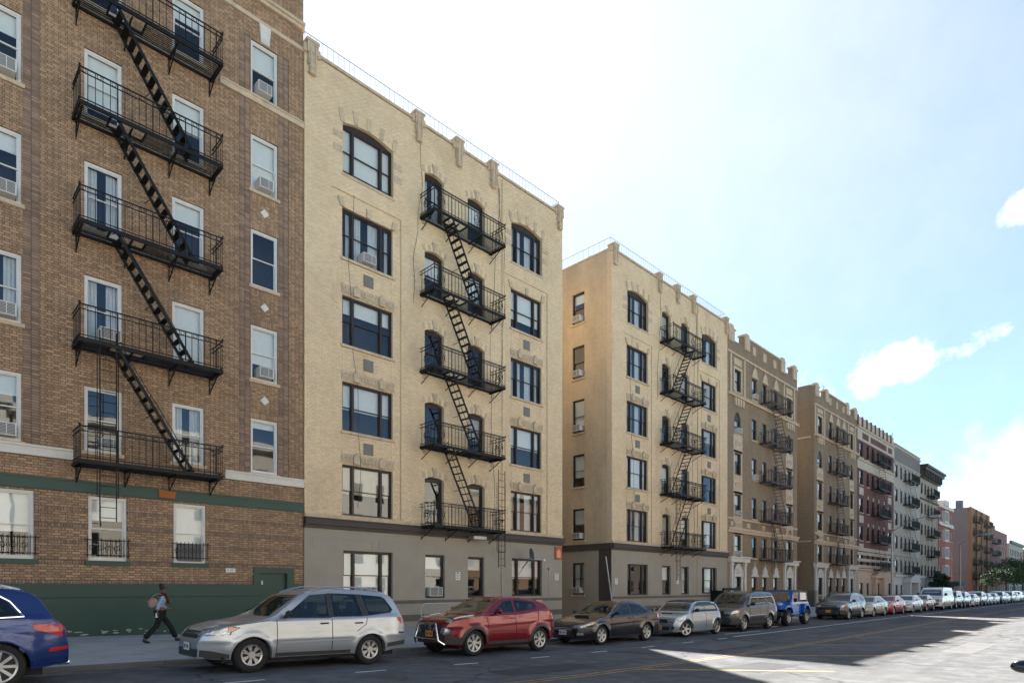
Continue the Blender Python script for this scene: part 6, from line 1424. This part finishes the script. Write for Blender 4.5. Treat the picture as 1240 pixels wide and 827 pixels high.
# bright blue open-fendered off-roader, built from its own panels
def off_roader(name, label, x, yc, col):
    L, W = 3.88, 1.83; sp = dict(L=L, W=W, wb=2.424, fo=.72, r=.41, H=1.86, rock=.5, inset=.0)
    c = Car(name, label, 'car', x, yc, sp); c.wheels(5, 'wide', .22, w=.28)
    def bev(nm, mb, mat, b=.03):
        me = mb.mesh(nm); bm = bmesh.new(); bm.from_mesh(me); bmesh.ops.remove_doubles(bm, verts=bm.verts, dist=.0005); bmesh.ops.bevel(bm, geom=list(bm.edges), offset=b, segments=2, affect='EDGES', clamp_overlap=True); bm.to_mesh(me); bm.free(); return c.put(nm, me, mat)
    tub = MB().prism([(1.28, .52), (2.72, .52), (2.78, .74), (2.92, .92), (3.12, .98), (3.3, .92), (3.45, .74), (3.5, .56), (3.76, .56), (3.78, 1.2), (1.28, 1.22)], -.77, .77); bev('body', tub, col)
    bev('bonnet', MB().prism([(.12, .78), (1.32, .8), (1.32, 1.24), (.5, 1.18), (.18, 1.13)], -.56, .56), col, .05)
    g = bev('grille', MB().box(.08, .14, -.5, .5, .72, 1.12), col, .02)
    mb = MB()
    for k in range(7): mb.box(.07, .079, -.24+k*.08-.022, -.24+k*.08+.022, .82, 1.07)
    c.put('grille_slots', mb.mesh('grille_slots'), BLK, parent=g, sm=False)
    for sd in (-1, 1):
        c.put('headlight', MB().rod((.14, sd*.38, .98), (.055, sd*.38, .98), .1, 16).mesh('headlight'), HL)
        bev('fender_flare', MB().prism([(.2, .84), (.32, 1.0), (.5, 1.05), (.98, 1.05), (1.22, .9), (1.3, .62), (1.24, .62), (1.14, .82), (.96, .95), (.5, .95), (.36, .9), (.28, .8)], sd*.56 if sd > 0 else -.93, .93 if sd > 0 else sd*.56), col, .02)
        bev('fender_flare', MB().prism([(2.68, .62), (2.8, .96), (2.98, 1.1), (3.4, 1.1), (3.58, .96), (3.66, .68), (3.6, .68), (3.48, .88), (3.34, .99), (3.02, .99), (2.88, .86), (2.76, .62)], .77 if sd > 0 else -.93, .93 if sd > 0 else -.77), col, .02)
        d = MB().box(1.42, 2.38, .771 if sd > 0 else -.785, .785 if sd > 0 else -.771, .6, 1.2).mesh('door'); dd = c.put('door', d, col, sm=False); c.put('door_handle', MB().box(2.18, 2.3, .79 if sd > 0 else -.82, .82 if sd > 0 else -.79, 1.02, 1.06).mesh('door_handle'), BLK, parent=dd, sm=False)
        c.put('door_window', MB().prism([(1.5, 1.24), (2.34, 1.24), (2.34, 1.7), (1.72, 1.7)], .74 if sd > 0 else -.75, .75 if sd > 0 else -.74).mesh('door_window'), car_glass(), sm=False)
        c.put('rear_side_window', MB().prism([(2.6, 1.3), (3.5, 1.3), (3.42, 1.68), (2.6, 1.7)], .742 if sd > 0 else -.752, .752 if sd > 0 else -.742).mesh('rear_side_window'), pm('clear_plastic', (.6, .62, .65), .15, var=.2, coat=1), sm=False)
        bev('mirror', MB().box(1.5, 1.6, .82 if sd > 0 else -1.0, 1.0 if sd > 0 else -.82, 1.2, 1.4), BLK, .03)
        c.put('door_frame', MB().bar((1.42, sd*.75, 1.22), (1.7, sd*.72, 1.74), .05, .05).bar((2.42, sd*.75, 1.22), (2.42, sd*.73, 1.76), .06, .06).bar((3.55, sd*.74, 1.22), (3.46, sd*.72, 1.74), .06, .06).mesh('door_frame'), col, sm=False)
    bev('windscreen_frame', MB().bar((1.34, -.7, 1.22), (1.66, -.66, 1.78), .07, .05).bar((1.34, .7, 1.22), (1.66, .66, 1.78), .07, .05).bar((1.66, -.7, 1.77), (1.66, .7, 1.77), .06, .06), col, .008)
    c.put('windscreen', MB().prism([(1.36, 1.25), (1.375, 1.25), (1.645, 1.74), (1.63, 1.74)], -.65, .65).mesh('windscreen'), car_glass(), sm=False)
    bev('soft_top', MB().prism([(1.62, 1.78), (2.5, 1.83), (3.5, 1.77), (3.6, 1.72), (3.48, 1.7), (1.66, 1.72)], -.72, .72), BLK, .02); bev('soft_top_rear', MB().prism([(3.5, 1.74), (3.76, 1.2), (3.72, 1.2), (3.44, 1.74)], -.7, .7), BLK, .01)
    bev('bumper', MB().box(-.08, .1, -.85, .85, .52, .72), CLAD, .03); bev('bumper', MB().box(3.78, 3.92, -.85, .85, .52, .7), CLAD, .03); bev('side_step', MB().box(1.34, 2.7, -.9, -.76, .46, .53), BLK, .02)
    t, b, m = cached(('wheel', .41, .28, .22, 5, 'wide'), lambda: wheel_meshes(.41, .28, .22, 5, 'wide')); o = c.put('spare_wheel', t, RUB, (3.98, 0, 1.05), rz=R(90)); c.put('rim', m, ALU, parent=o)
    c.put('chassis', MB().box(.2, 3.7, -.5, .5, .42, .58).mesh('chassis'), SEAM, sm=False)
    return c
off_roader('parked_off_roader', 'bright blue open-fendered off-roader with big tyres behind the slate SUV', 31.35, KY+.1, paint('bright_blue', (.01, .1, .42), .3, .25))
suv('parked_car', 'blue-black crossover with orange plate, first car past the blue off-roader', 40.3, KY, navyblk, spC, PLY, True, False)
spS = dict(sp); 
far = [('saloon', 'champagne saloon behind the blue-black crossover', (.34, .33, .29)), ('saloon', 'bright red compact saloon', (.38, .012, .016)), ('saloon', 'silver saloon between two red cars', (.42, .45, .48)), ('saloon', 'dark maroon saloon in front of the white van', (.13, .01, .016)),
       ('van', 'white passenger van between the maroon saloon and the black SUV', (.7, .7, .7)), ('suv', 'black boxy SUV behind the white van', (.012, .012, .012)), ('suv2', 'blue-grey crossover behind the black boxy SUV', (.09, .12, .16)), ('saloon', 'white saloon behind the blue-grey crossover', (.72, .72, .72)), ('suv2', 'charcoal crossover far down the row', (.03, .032, .036)),
       ('saloon', 'silver saloon behind the charcoal crossover', (.45, .47, .5)), ('saloon', 'pale grey saloon beside the lamp post row', (.5, .52, .54)), ('suv2', 'dark green crossover far down the row', (.03, .04, .035)), ('saloon', 'light blue-grey saloon far down the row', (.35, .4, .46)), ('suv2', 'black crossover beyond the light saloon', (.014, .015, .017)), ('saloon', 'white saloon near the street trees', (.6, .6, .6)),
       ('suv2', 'silver crossover near the street trees', (.42, .43, .45)), ('saloon', 'dark blue saloon near the street trees', (.02, .03, .07)), ('saloon', 'grey saloon near the end of the row', (.25, .26, .28)), ('suv2', 'white crossover near the end of the row', (.6, .6, .6)), ('saloon', 'black saloon last of the parked row', (.012, .012, .014))]
PROTO = {}
def clone(root, x, yc, label, col, sp):
    r = root.copy(); COL.objects.link(r); r['label'] = label; za, zb = zroad(x+sp['fo']), zroad(x+sp['fo']+sp['wb']); r.location = (x, yc, za+(za-zb)/sp['wb']*sp['fo']); r.rotation_euler = (0, math.atan2(za-zb, sp['wb']), 0)
    old = PROTO[root.name]
    for ch in list(root.children):
        q = ch.copy(); COL.objects.link(q); q.parent = r
        for s_ in q.material_slots:
            if s_.material == old: s_.link = 'OBJECT'; s_.material = col
        for g in list(ch.children):
            h = g.copy(); COL.objects.link(h); h.parent = q
            for s_ in h.material_slots:
                if s_.material == old: s_.link = 'OBJECT'; s_.material = col
    return r
spV = dict(L=5.69, W=2.0, H=2.08, wb=3.43, fo=.9, r=.37, rock=.34, rb=.1, fb=.02, tumble=.14, flare=.02, tf=.9, nf=.8, nose=.4, tail=.3,
           top=[(0, .72), (.03, 1.0), (.16, 1.1), (.75, 1.2), (.9, 1.26), (1.5, 1.93), (1.75, 2.03), (3, 2.08), (5.4, 2.06), (5.55, 1.98), (5.63, 1.3), (5.68, 1.0), (5.69, .6)], belt=[(0, 1.05), (.9, 1.15), (5.69, 1.2)])
x = 45.55; protos = {}
for k, (kind, label, colr) in enumerate(far):
    col = paint('far%d' % k, colr, .35 if max(colr) < .65 else .0, .25); spx = {'saloon': sp, 'suv': spP, 'suv2': spC, 'van': spV}[kind]; yc = KY+random.uniform(-.06, .1)
    if kind in protos: clone(protos[kind], x, yc, label, col, spx)
    elif kind == 'saloon': c = saloon('parked_car', label, x, yc, col, sp, whl=(5, 'twin', .215)); protos[kind] = c.root; PROTO[c.root.name] = col
    elif kind in ('suv', 'suv2'): c = suv('parked_car', label, x, yc, col, spx, box=kind == 'suv'); protos[kind] = c.root; PROTO[c.root.name] = col
    else:
        c = Car('parked_van', label, 'van', x, yc, spV); c.body(col); c.well(); c.wheels(5, 'steel', .21)
        c.glazing([[(1.3, 1.26), (2.0, 1.28), (2.0, 1.78), (1.66, 1.76)], [(2.1, 1.3), (3.2, 1.3), (3.2, 1.78), (2.1, 1.78)], [(3.3, 1.3), (4.3, 1.3), (4.3, 1.78), (3.3, 1.78)], [(4.4, 1.3), (5.4, 1.3), (5.4, 1.78), (4.4, 1.78)]], (1.3, 1.86, .8, .72), (1.34, 1.84, .78, .74), hollow=False)
        c.patch('grille', 'f', [(-.55, .8), (.55, .8), (.55, .98), (-.55, .98)], BLK, off=.012); c.light('headlight', [(.03, .8), (.2, .8), (.2, .97), (.03, .97)], [(.58, .8), (.78, .8), (.78, .97), (.58, .97)], HL); c.patch('bumper', 'f', [(-.75, .5), (.75, .5), (.75, .66), (-.75, .66)], CLAD, off=.03); c.mirror(1.25, 1.36, BLK, .24, .28); c.seams([1.2, 2.05, 3.25], .45); c.plate('f', .58, PLW)
    x += spx['L'] + random.uniform(.35, .75)
# the dark car on the camera's side of the avenue: only its mirror reaches the frame
saloon('parked_car', 'black car across the avenue of which only the door mirror shows', 9.39, -.07, black, sp, flip=R(4.5), group='cars parked across the avenue')
# ------------------------------------------------------------ the walking woman
def skin(name, V, E, rad, sub=2, root=0):
    me = bpy.data.meshes.new(name); me.from_pydata(V, E, []); me.update(); o = bpy.data.objects.new(name, me); COL.objects.link(o)
    bm = bmesh.new(); bm.from_mesh(me); ly = bm.verts.layers.skin.verify(); bm.verts.ensure_lookup_table()
    for i, v in enumerate(bm.verts):
        r = rad[i]; v[ly].radius = r if isinstance(r, tuple) else (r, r); v[ly].use_root = (i == root)
    bm.to_mesh(me); bm.free()
    m = o.modifiers.new('s', 'SKIN'); m.use_smooth_shade = True; m.branch_smoothing = .6
    m = o.modifiers.new('d', 'SUBSURF'); m.levels = sub; m.render_levels = sub
    dg = bpy.context.evaluated_depsgraph_get(); dg.update(); me2 = bpy.data.meshes.new_from_object(o.evaluated_get(dg)); me2.name = name
    bpy.data.objects.remove(o); return me2
class G:
    def __init__(s): s.v = []; s.e = []; s.r = []
    def add(s, p, r, parent=None): s.v.append(p); s.r.append(r); i = len(s.v)-1; (s.e.append((parent, i)) if parent is not None else None); return i
    def chain(s, parent, pts):
        for p, r in pts: parent = s.add(p, r, parent)
        return parent
px_, py_ = 5.22, 18.97; pz_ = zwalk(px_, py_)
person = thing('person', (px_, py_, pz_), 'woman with hair bun striding past the green wall in denim jacket and red scarf', 'person')
WL[person.name] = Vector((0, 0, 0))
SK = pm('skin_brown', (.16, .075, .045), .5, var=.05); HAIR = pm('hair_black', (.008, .007, .007), .55, var=.2, bump=.6, bs=90); DEN = pm('denim', (.27, .36, .48), .9, var=.2, vs=14, bump=.4, bs=80); TRO = pm('black_cloth', (.01, .01, .011), .9, var=.15, vs=10); SCF = pm('red_scarf', (.1, .01, .013), .95, var=.25, vs=16, bump=.6, bs=40); SHO = pm('black_shoe', (.01, .01, .01), .45, var=.1); BAGM = pm('bag_rose', (.3, .18, .155), .7, var=.25, vs=9)
def pp(nm, me, mat, parent=None):
    o = link(nm, me, parent or person, (0, 0, 0), 0, mat); WL[o.name] = Vector((0, 0, 0)); shade(o, 60); return o
g = G(); pel = g.add((0, 0, .88), (.13, .10)); sp1 = g.add((.015, 0, 1.02), (.115, .085), pel); ch = g.add((.035, 0, 1.2), (.135, .095), sp1); nk0 = g.add((.06, 0, 1.31), (.07, .06), ch); nk = g.add((.075, 0, 1.36), .046, nk0)
h0 = g.add((.09, 0, 1.41), (.062, .066), nk); h1 = g.add((.098, 0, 1.47), (.074, .086), h0); h2 = g.add((.088, 0, 1.535), (.068, .074), h1)
g.add((.178, 0, 1.455), .014, h1)                      # nose
for sd in (-1, 1): g.add((.075, sd*.078, 1.462), .016, h1)   # ears
def leg(sd, knee, ank, heel, toe):
    a = g.chain(pel, [((.0, sd*.085, .84), .085), (knee, .058), (ank, .04)]); g.chain(a, [(toe, .03)]); return a
leg(1, (.27, .085, .48), (.44, .085, .10), None, (.56, .085, .07)); leg(-1, (-.1, -.085, .46), (-.42, -.085, .13), None, (-.33, -.09, .045))
def hand(w, d, dn, thumbdir):
    d = Vector(d).normalized(); dn = Vector(dn).normalized(); sdv = d.cross(dn).normalized(); w = Vector(w)
    palm = g.add(tuple(w+d*.045), (.018, .03), None); g.e.append((len(g.v)-2, palm))
    for k, L in enumerate((.06, .07, .065, .05)):
        b = w+d*.085+sdv*(.028-.019*k); q = b+d*L*.5+dn*.008; t = b+d*L*.85+dn*.032; g.chain(palm, [(tuple(b), .0095), (tuple(q), .0085), (tuple(t), .0075)])
    b = w+d*.04+sdv*.036; g.chain(palm, [(tuple(b), .011), (tuple(b+d*.03+sdv*.014+dn*.012), .009), (tuple(b+d*.05+sdv*.008+dn*.026), .008)])
g.chain(ch, [((.04, -.16, 1.26), .055), ((-.09, -.235, 1.05), .042), ((-.13, -.235, .87), .028)]); hand((-.13, -.235, .87), (-.1, .05, -1), (1, .3, 0), 1)
g.chain(ch, [((.05, .16, 1.26), .055), ((.1, .23, 1.02), .042), ((.28, .2, .92), .028)]); hand((.28, .2, .92), (1, -.1, -.15), (0, -1, .3), 1)
pp('body', skin('body', g.v, g.e, g.r), SK)
g = G(); a = g.add((0, 0, .9), (.142, .112)); b = g.add((.015, 0, 1.02), (.13, .1), a); ch = g.add((.035, 0, 1.2), (.15, .112), b); g.add((.055, 0, 1.3), (.09, .075), ch)
g.chain(ch, [((.04, -.165, 1.262), .068), ((-.09, -.235, 1.05), .054), ((-.125, -.235, .91), .044)]); g.chain(ch, [((.05, .165, 1.262), .068), ((.1, .23, 1.02), .054), ((.24, .205, .935), .044)])
pp('denim_jacket', skin('denim_jacket', g.v, g.e, g.r), DEN)
g = G(); a = g.add((-.005, 0, .9), (.138, .108)); g.chain(a, [((.01, .085, .82), .1), ((.265, .085, .48), .074), ((.39, .085, .2), .075), ((.43, .085, .12), .085)]); g.chain(a, [((-.01, -.085, .82), .1), ((-.1, -.085, .46), .076), ((-.32, -.085, .23), .076), ((-.41, -.085, .13), .086)])
pp('trousers', skin('trousers', g.v, g.e, g.r), TRO)
for pts in ([((.40, .085, .06), .045), ((.5, .085, .045), .042), ((.6, .088, .06), .032)], [((-.45, -.085, .11), .042), ((-.37, -.085, .05), .042), ((-.27, -.09, .03), .03)]):
    g = G(); g.chain(None, pts[:1]) if False else None; i = g.add(*pts[0]); g.chain(i, pts[1:]); pp('shoe', skin('shoe', g.v, g.e, g.r), SHO)
g = G(); i = g.add((.055, 0, 1.45), (.07, .082)); i = g.add((.06, 0, 1.52), (.078, .088), i); i = g.add((.05, 0, 1.565), (.062, .068), i); i = g.add((.015, 0, 1.6), .055, i); g.add((.0, 0, 1.625), .045, i); pp('hair', skin('hair', g.v, g.e, g.r), HAIR)
mb = MB(); 
for k in range(2):
    for i in range(16):
        a0, a1 = 2*math.pi*i/16, 2*math.pi*(i+1)/16; rr = .076-.008*k; z = 1.318+.03*k
        mb.rod((.07+rr*math.cos(a0), rr*math.sin(a0), z+.008*math.sin(3*a0+k)), (.07+rr*math.cos(a1), rr*math.sin(a1), z+.008*math.sin(3*a1+k)), .024, 7)
scf = pp('scarf', mb.mesh('scarf'), SCF); g = G(); i = g.add((.14, -.03, 1.31), .03); g.chain(i, [((.175, -.05, 1.2), (.025, .04)), ((.2, -.05, 1.06), (.02, .045))]); pp('scarf_end', skin('scarf_end', g.v, g.e, g.r), SCF, scf)
pp('sunglasses', MB().box(.158, .172, -.07, -.01, 1.472, 1.502).box(.158, .172, .01, .07, 1.472, 1.502).bar((.165, -.01, 1.49), (.165, .01, 1.49), .006, .006).bar((.165, -.07, 1.492), (.06, -.082, 1.49), .006, .008).bar((.165, .07, 1.492), (.06, .082, 1.49), .006, .008).mesh('sunglasses'), SHO)
pp('mouth', MB().box(.158, .168, -.022, .022, 1.408, 1.418).mesh('mouth'), pm('lips', (.2, .05, .045), .5, var=0))
bag = thing('shoulder_bag', (px_-.2, py_-.12, pz_+.95), 'rose-brown bag hanging behind the striding woman', 'bag'); WL[bag.name] = Vector((0, 0, 0))
bme = bpy.data.meshes.new('bag_body'); bm = bmesh.new(); bmesh.ops.create_cube(bm, size=1); bmesh.ops.subdivide_edges(bm, edges=list(bm.edges), cuts=3, use_grid_fill=True)
for v in bm.verts:
    f = 1-.35*max(0, v.co.z+.1); n = v.co.normalized()*.62; v.co = v.co.lerp(n, .35); v.co = Vector((v.co.x*.25*f+.015*math.sin(9*v.co.z), v.co.y*.12, v.co.z*.21+.012*math.sin(7*v.co.x)))
bm.to_mesh(bme); bm.free(); o = link('bag_body', bme, bag, (-.02, -.03, .16), 0, BAGM); o.rotation_euler = (0, R(-28), 0); shade(o, 60)
link('strap', MB().path([(-.06, -.04, .28), (.0, -.06, .36), (.12, -.04, .4), (.2, .0, .38)], .012, 6).mesh('strap'), bag, (0, 0, 0), 0, BAGM)
ph = thing('phone', (px_-.15, py_-.235, pz_+.765), 'small white phone in the striding woman\'s hand', 'phone'); link('phone_case', MB().box(-.03, .03, -.012, .0, -.06, .06).mesh('phone_case'), ph, (0, 0, 0), R(20), M['sign_white'])

# ------------------------------------------------------------ street lamps, trees, small street things
def lamp(X, hgt, label, arm=2.8, Y=14.75):
    z = zwalk(X, Y); t = thing('street_lamp', (X, Y, z), label, 'street lamp', 'cobra-head street lamps')
    MB().rod((X, Y, z), (X, Y, z+.5), .16, 10, .12).rod((X, Y, z+.5), (X, Y, z+hgt*.86), .11, 10, .075).build('pole', M['lamp_metal'], t, True)
    pts = [(X, Y-arm*(1-math.cos(q*math.pi/2/8))*1.0 if False else Y-arm*(q/8), z+hgt*.86+(hgt*.14)*math.sin(q/8*math.pi/2)) for q in range(9)]
    MB().path(pts, .045, 7).build('arm', M['lamp_metal'], t, True)
    e = pts[-1]; MB().prism([(0, 0)], 0, 0) if False else None
    hb = MB(); hb.box(X-.16, X+.16, e[1]-.7, e[1]+.05, e[2]-.06, e[2]+.08).box(X-.12, X+.12, e[1]-.65, e[1]-.1, e[2]-.14, e[2]-.06); hb.build('lamp_head', M['lamp_metal'], t)
lamp(61.6, 7.9, 'cobra-head street lamp before the dark red banded building'); lamp(92.0, 8.4, 'cobra-head street lamp before the grey-sided orange block', 2.3)
LEAF = pm('leaf_green', (.035, .07, .018), .75, var=.3, vs=1.2, island=.35, coord='World'); LEAF2 = pm('leaf_dark', (.024, .05, .018), .75, var=.3, vs=1.2, island=.35, coord='World'); BARK = pm('bark', (.09, .07, .055), .95, var=.3, vs=6, bump=.6, bs=30)
def tree(X, Y, h, rad, label, n=2600, mat=None, seed=1):
    rr = np.random.default_rng(seed); z = zwalk(X, Y); t = thing('street_tree', (X, Y, z), label, 'tree', 'street trees')
    mb = MB(); lean = rr.uniform(-.2, .2); tp = Vector((X+lean, Y, z+h*.42)); mb.rod((X, Y, z-.05), tp, .16, 8, .11); cl = []
    for k in range(9):
        a = k*2.4+rr.uniform(-.3, .3); e = tp+Vector((math.cos(a)*rad*rr.uniform(.45, .85), math.sin(a)*rad*rr.uniform(.45, .85), h*rr.uniform(.08, .5))); md = tp.lerp(e, .5)+Vector((0, 0, .25)); mb.rod(tp, md, .07, 6, .045); mb.rod(md, e, .045, 5, .015); cl += [e, md.lerp(e, .5)]
    cl.append(tp+Vector((0, 0, h*.45))); mb.build('trunk', BARK, t, True)
    C = np.array(cl); ci = rr.integers(0, len(C), n); off = rr.normal(0, 1, (n, 3)); off /= np.linalg.norm(off, axis=1)[:, None]; off *= (rr.uniform(0, 1, n)**.45)[:, None]*np.array([rad*.42, rad*.42, rad*.3])
    P = C[ci]+off; s = rr.uniform(.1, .22, n); A = rr.normal(0, 1, (n, 3)); A /= np.linalg.norm(A, axis=1)[:, None]; Bv = np.cross(A, rr.normal(0, 1, (n, 3))); Bv /= np.linalg.norm(Bv, axis=1)[:, None]
    V = np.stack([P-A*s[:, None], P+Bv*s[:, None]*.55, P+A*s[:, None], P-Bv*s[:, None]*.55], 1).reshape(-1, 3)-np.array(wloc(t)); F = np.arange(n*4).reshape(-1, 4)
    me = bpy.data.meshes.new('crown'); me.from_pydata(V.tolist(), [], F.tolist()); me.update(); o = link('crown', me, t, (0, 0, 0), 0, mat or LEAF); o['kind'] = 'stuff'
tree(136, 16.6, 5.8, 2.6, 'low spreading street tree before the orange-tan block', 2400, LEAF2, 1); tree(146, 16.4, 6.6, 3.0, 'street tree with broad crown before the rose-brown block', 3200, LEAF, 2); tree(156, 16.3, 7.4, 3.6, 'bushy street tree hiding the green-corniced block', 4200, LEAF, 3); tree(168, 16.2, 8.4, 4.2, 'tall street tree at the far end of the parked row', 4600, LEAF2, 4); tree(184, 16.2, 9.2, 4.6, 'last tall street tree down the avenue', 4600, LEAF, 5)
tree(112, 20.3, 4.2, 1.3, 'small tree by the green awning', 1500, LEAF2, 6)
aw = thing('awning', (113.5, FY, 0), 'dark green entrance awning reaching over the pavement', 'awning'); za = zwalk(115, 20)
MB().prism([(113.5, za+2.3), (117, za+2.3), (117, za+2.7), (116.2, za+3.0), (114.3, za+3.0), (113.5, za+2.7)], 18.2, FY-.05).build('canopy', pm('awning_green', (.012, .08, .055), .8, var=.1), aw)
for x in (113.7, 116.8): MB().rod((x, 18.4, zwalk(x, 18.4)), (x, 18.4, za+2.3), .03, 6).build('post', M['galv'], aw)
# dark bin enclosure beside the cream twin, iron area railings along the blocks
def area_railing(x0, x1, y, label, h=1.15):
    t = thing('area_railing', (x0, y, zwalk(x0, y)), label, 'railing', 'iron area railings'); z = zwalk((x0+x1)/2, y)
    for zz in (z+.12, z+h-.05): MB().bar((x0, y, zz), (x1, y, zz), .03, .03).build('rail', M['iron'], t)
    n = int((x1-x0)/.14)
    for k in range(n+1): MB().rod((x0+(x1-x0)*k/n, y, z), (x0+(x1-x0)*k/n, y, z+h), .011, 4).build('picket', M['iron'], t)
area_railing(79.0, 83.6, FY-1.2, 'black iron railing before the peach ground floor'); area_railing(88.8, 93.4, FY-1.2, 'black iron railing beyond the peach porch'); area_railing(62.0, 64.5, FY-.4, 'iron railing closing the second alley', 1.6)
be = thing('bin_enclosure', (43.2, FY, zwalk(44.5, 21)), 'black slatted bin enclosure against the cream building beyond the alley', 'enclosure'); z = zwalk(44.5, 21)
for k in range(4):
    MB().box(43.2+k*.9, 43.27+k*.9, FY-1.1, FY-1.03, z, z+1.75).build('post', M['iron'], be)
for k in range(3):
    for q in range(7): MB().box(43.29+k*.9, 44.08+k*.9, FY-1.08, FY-1.055, z+.1+q*.16, z+.22+q*.16).build('slat', M['iron'], be)
MB().box(43.2, 45.97, FY-1.13, FY-1.0, z+1.6, z+1.8).build('top_rail', M['iron'], be); MB().box(43.21, 43.25, FY-1.02, FY-.06, z+.1, z+1.6).build('end_panel', M['iron'], be)
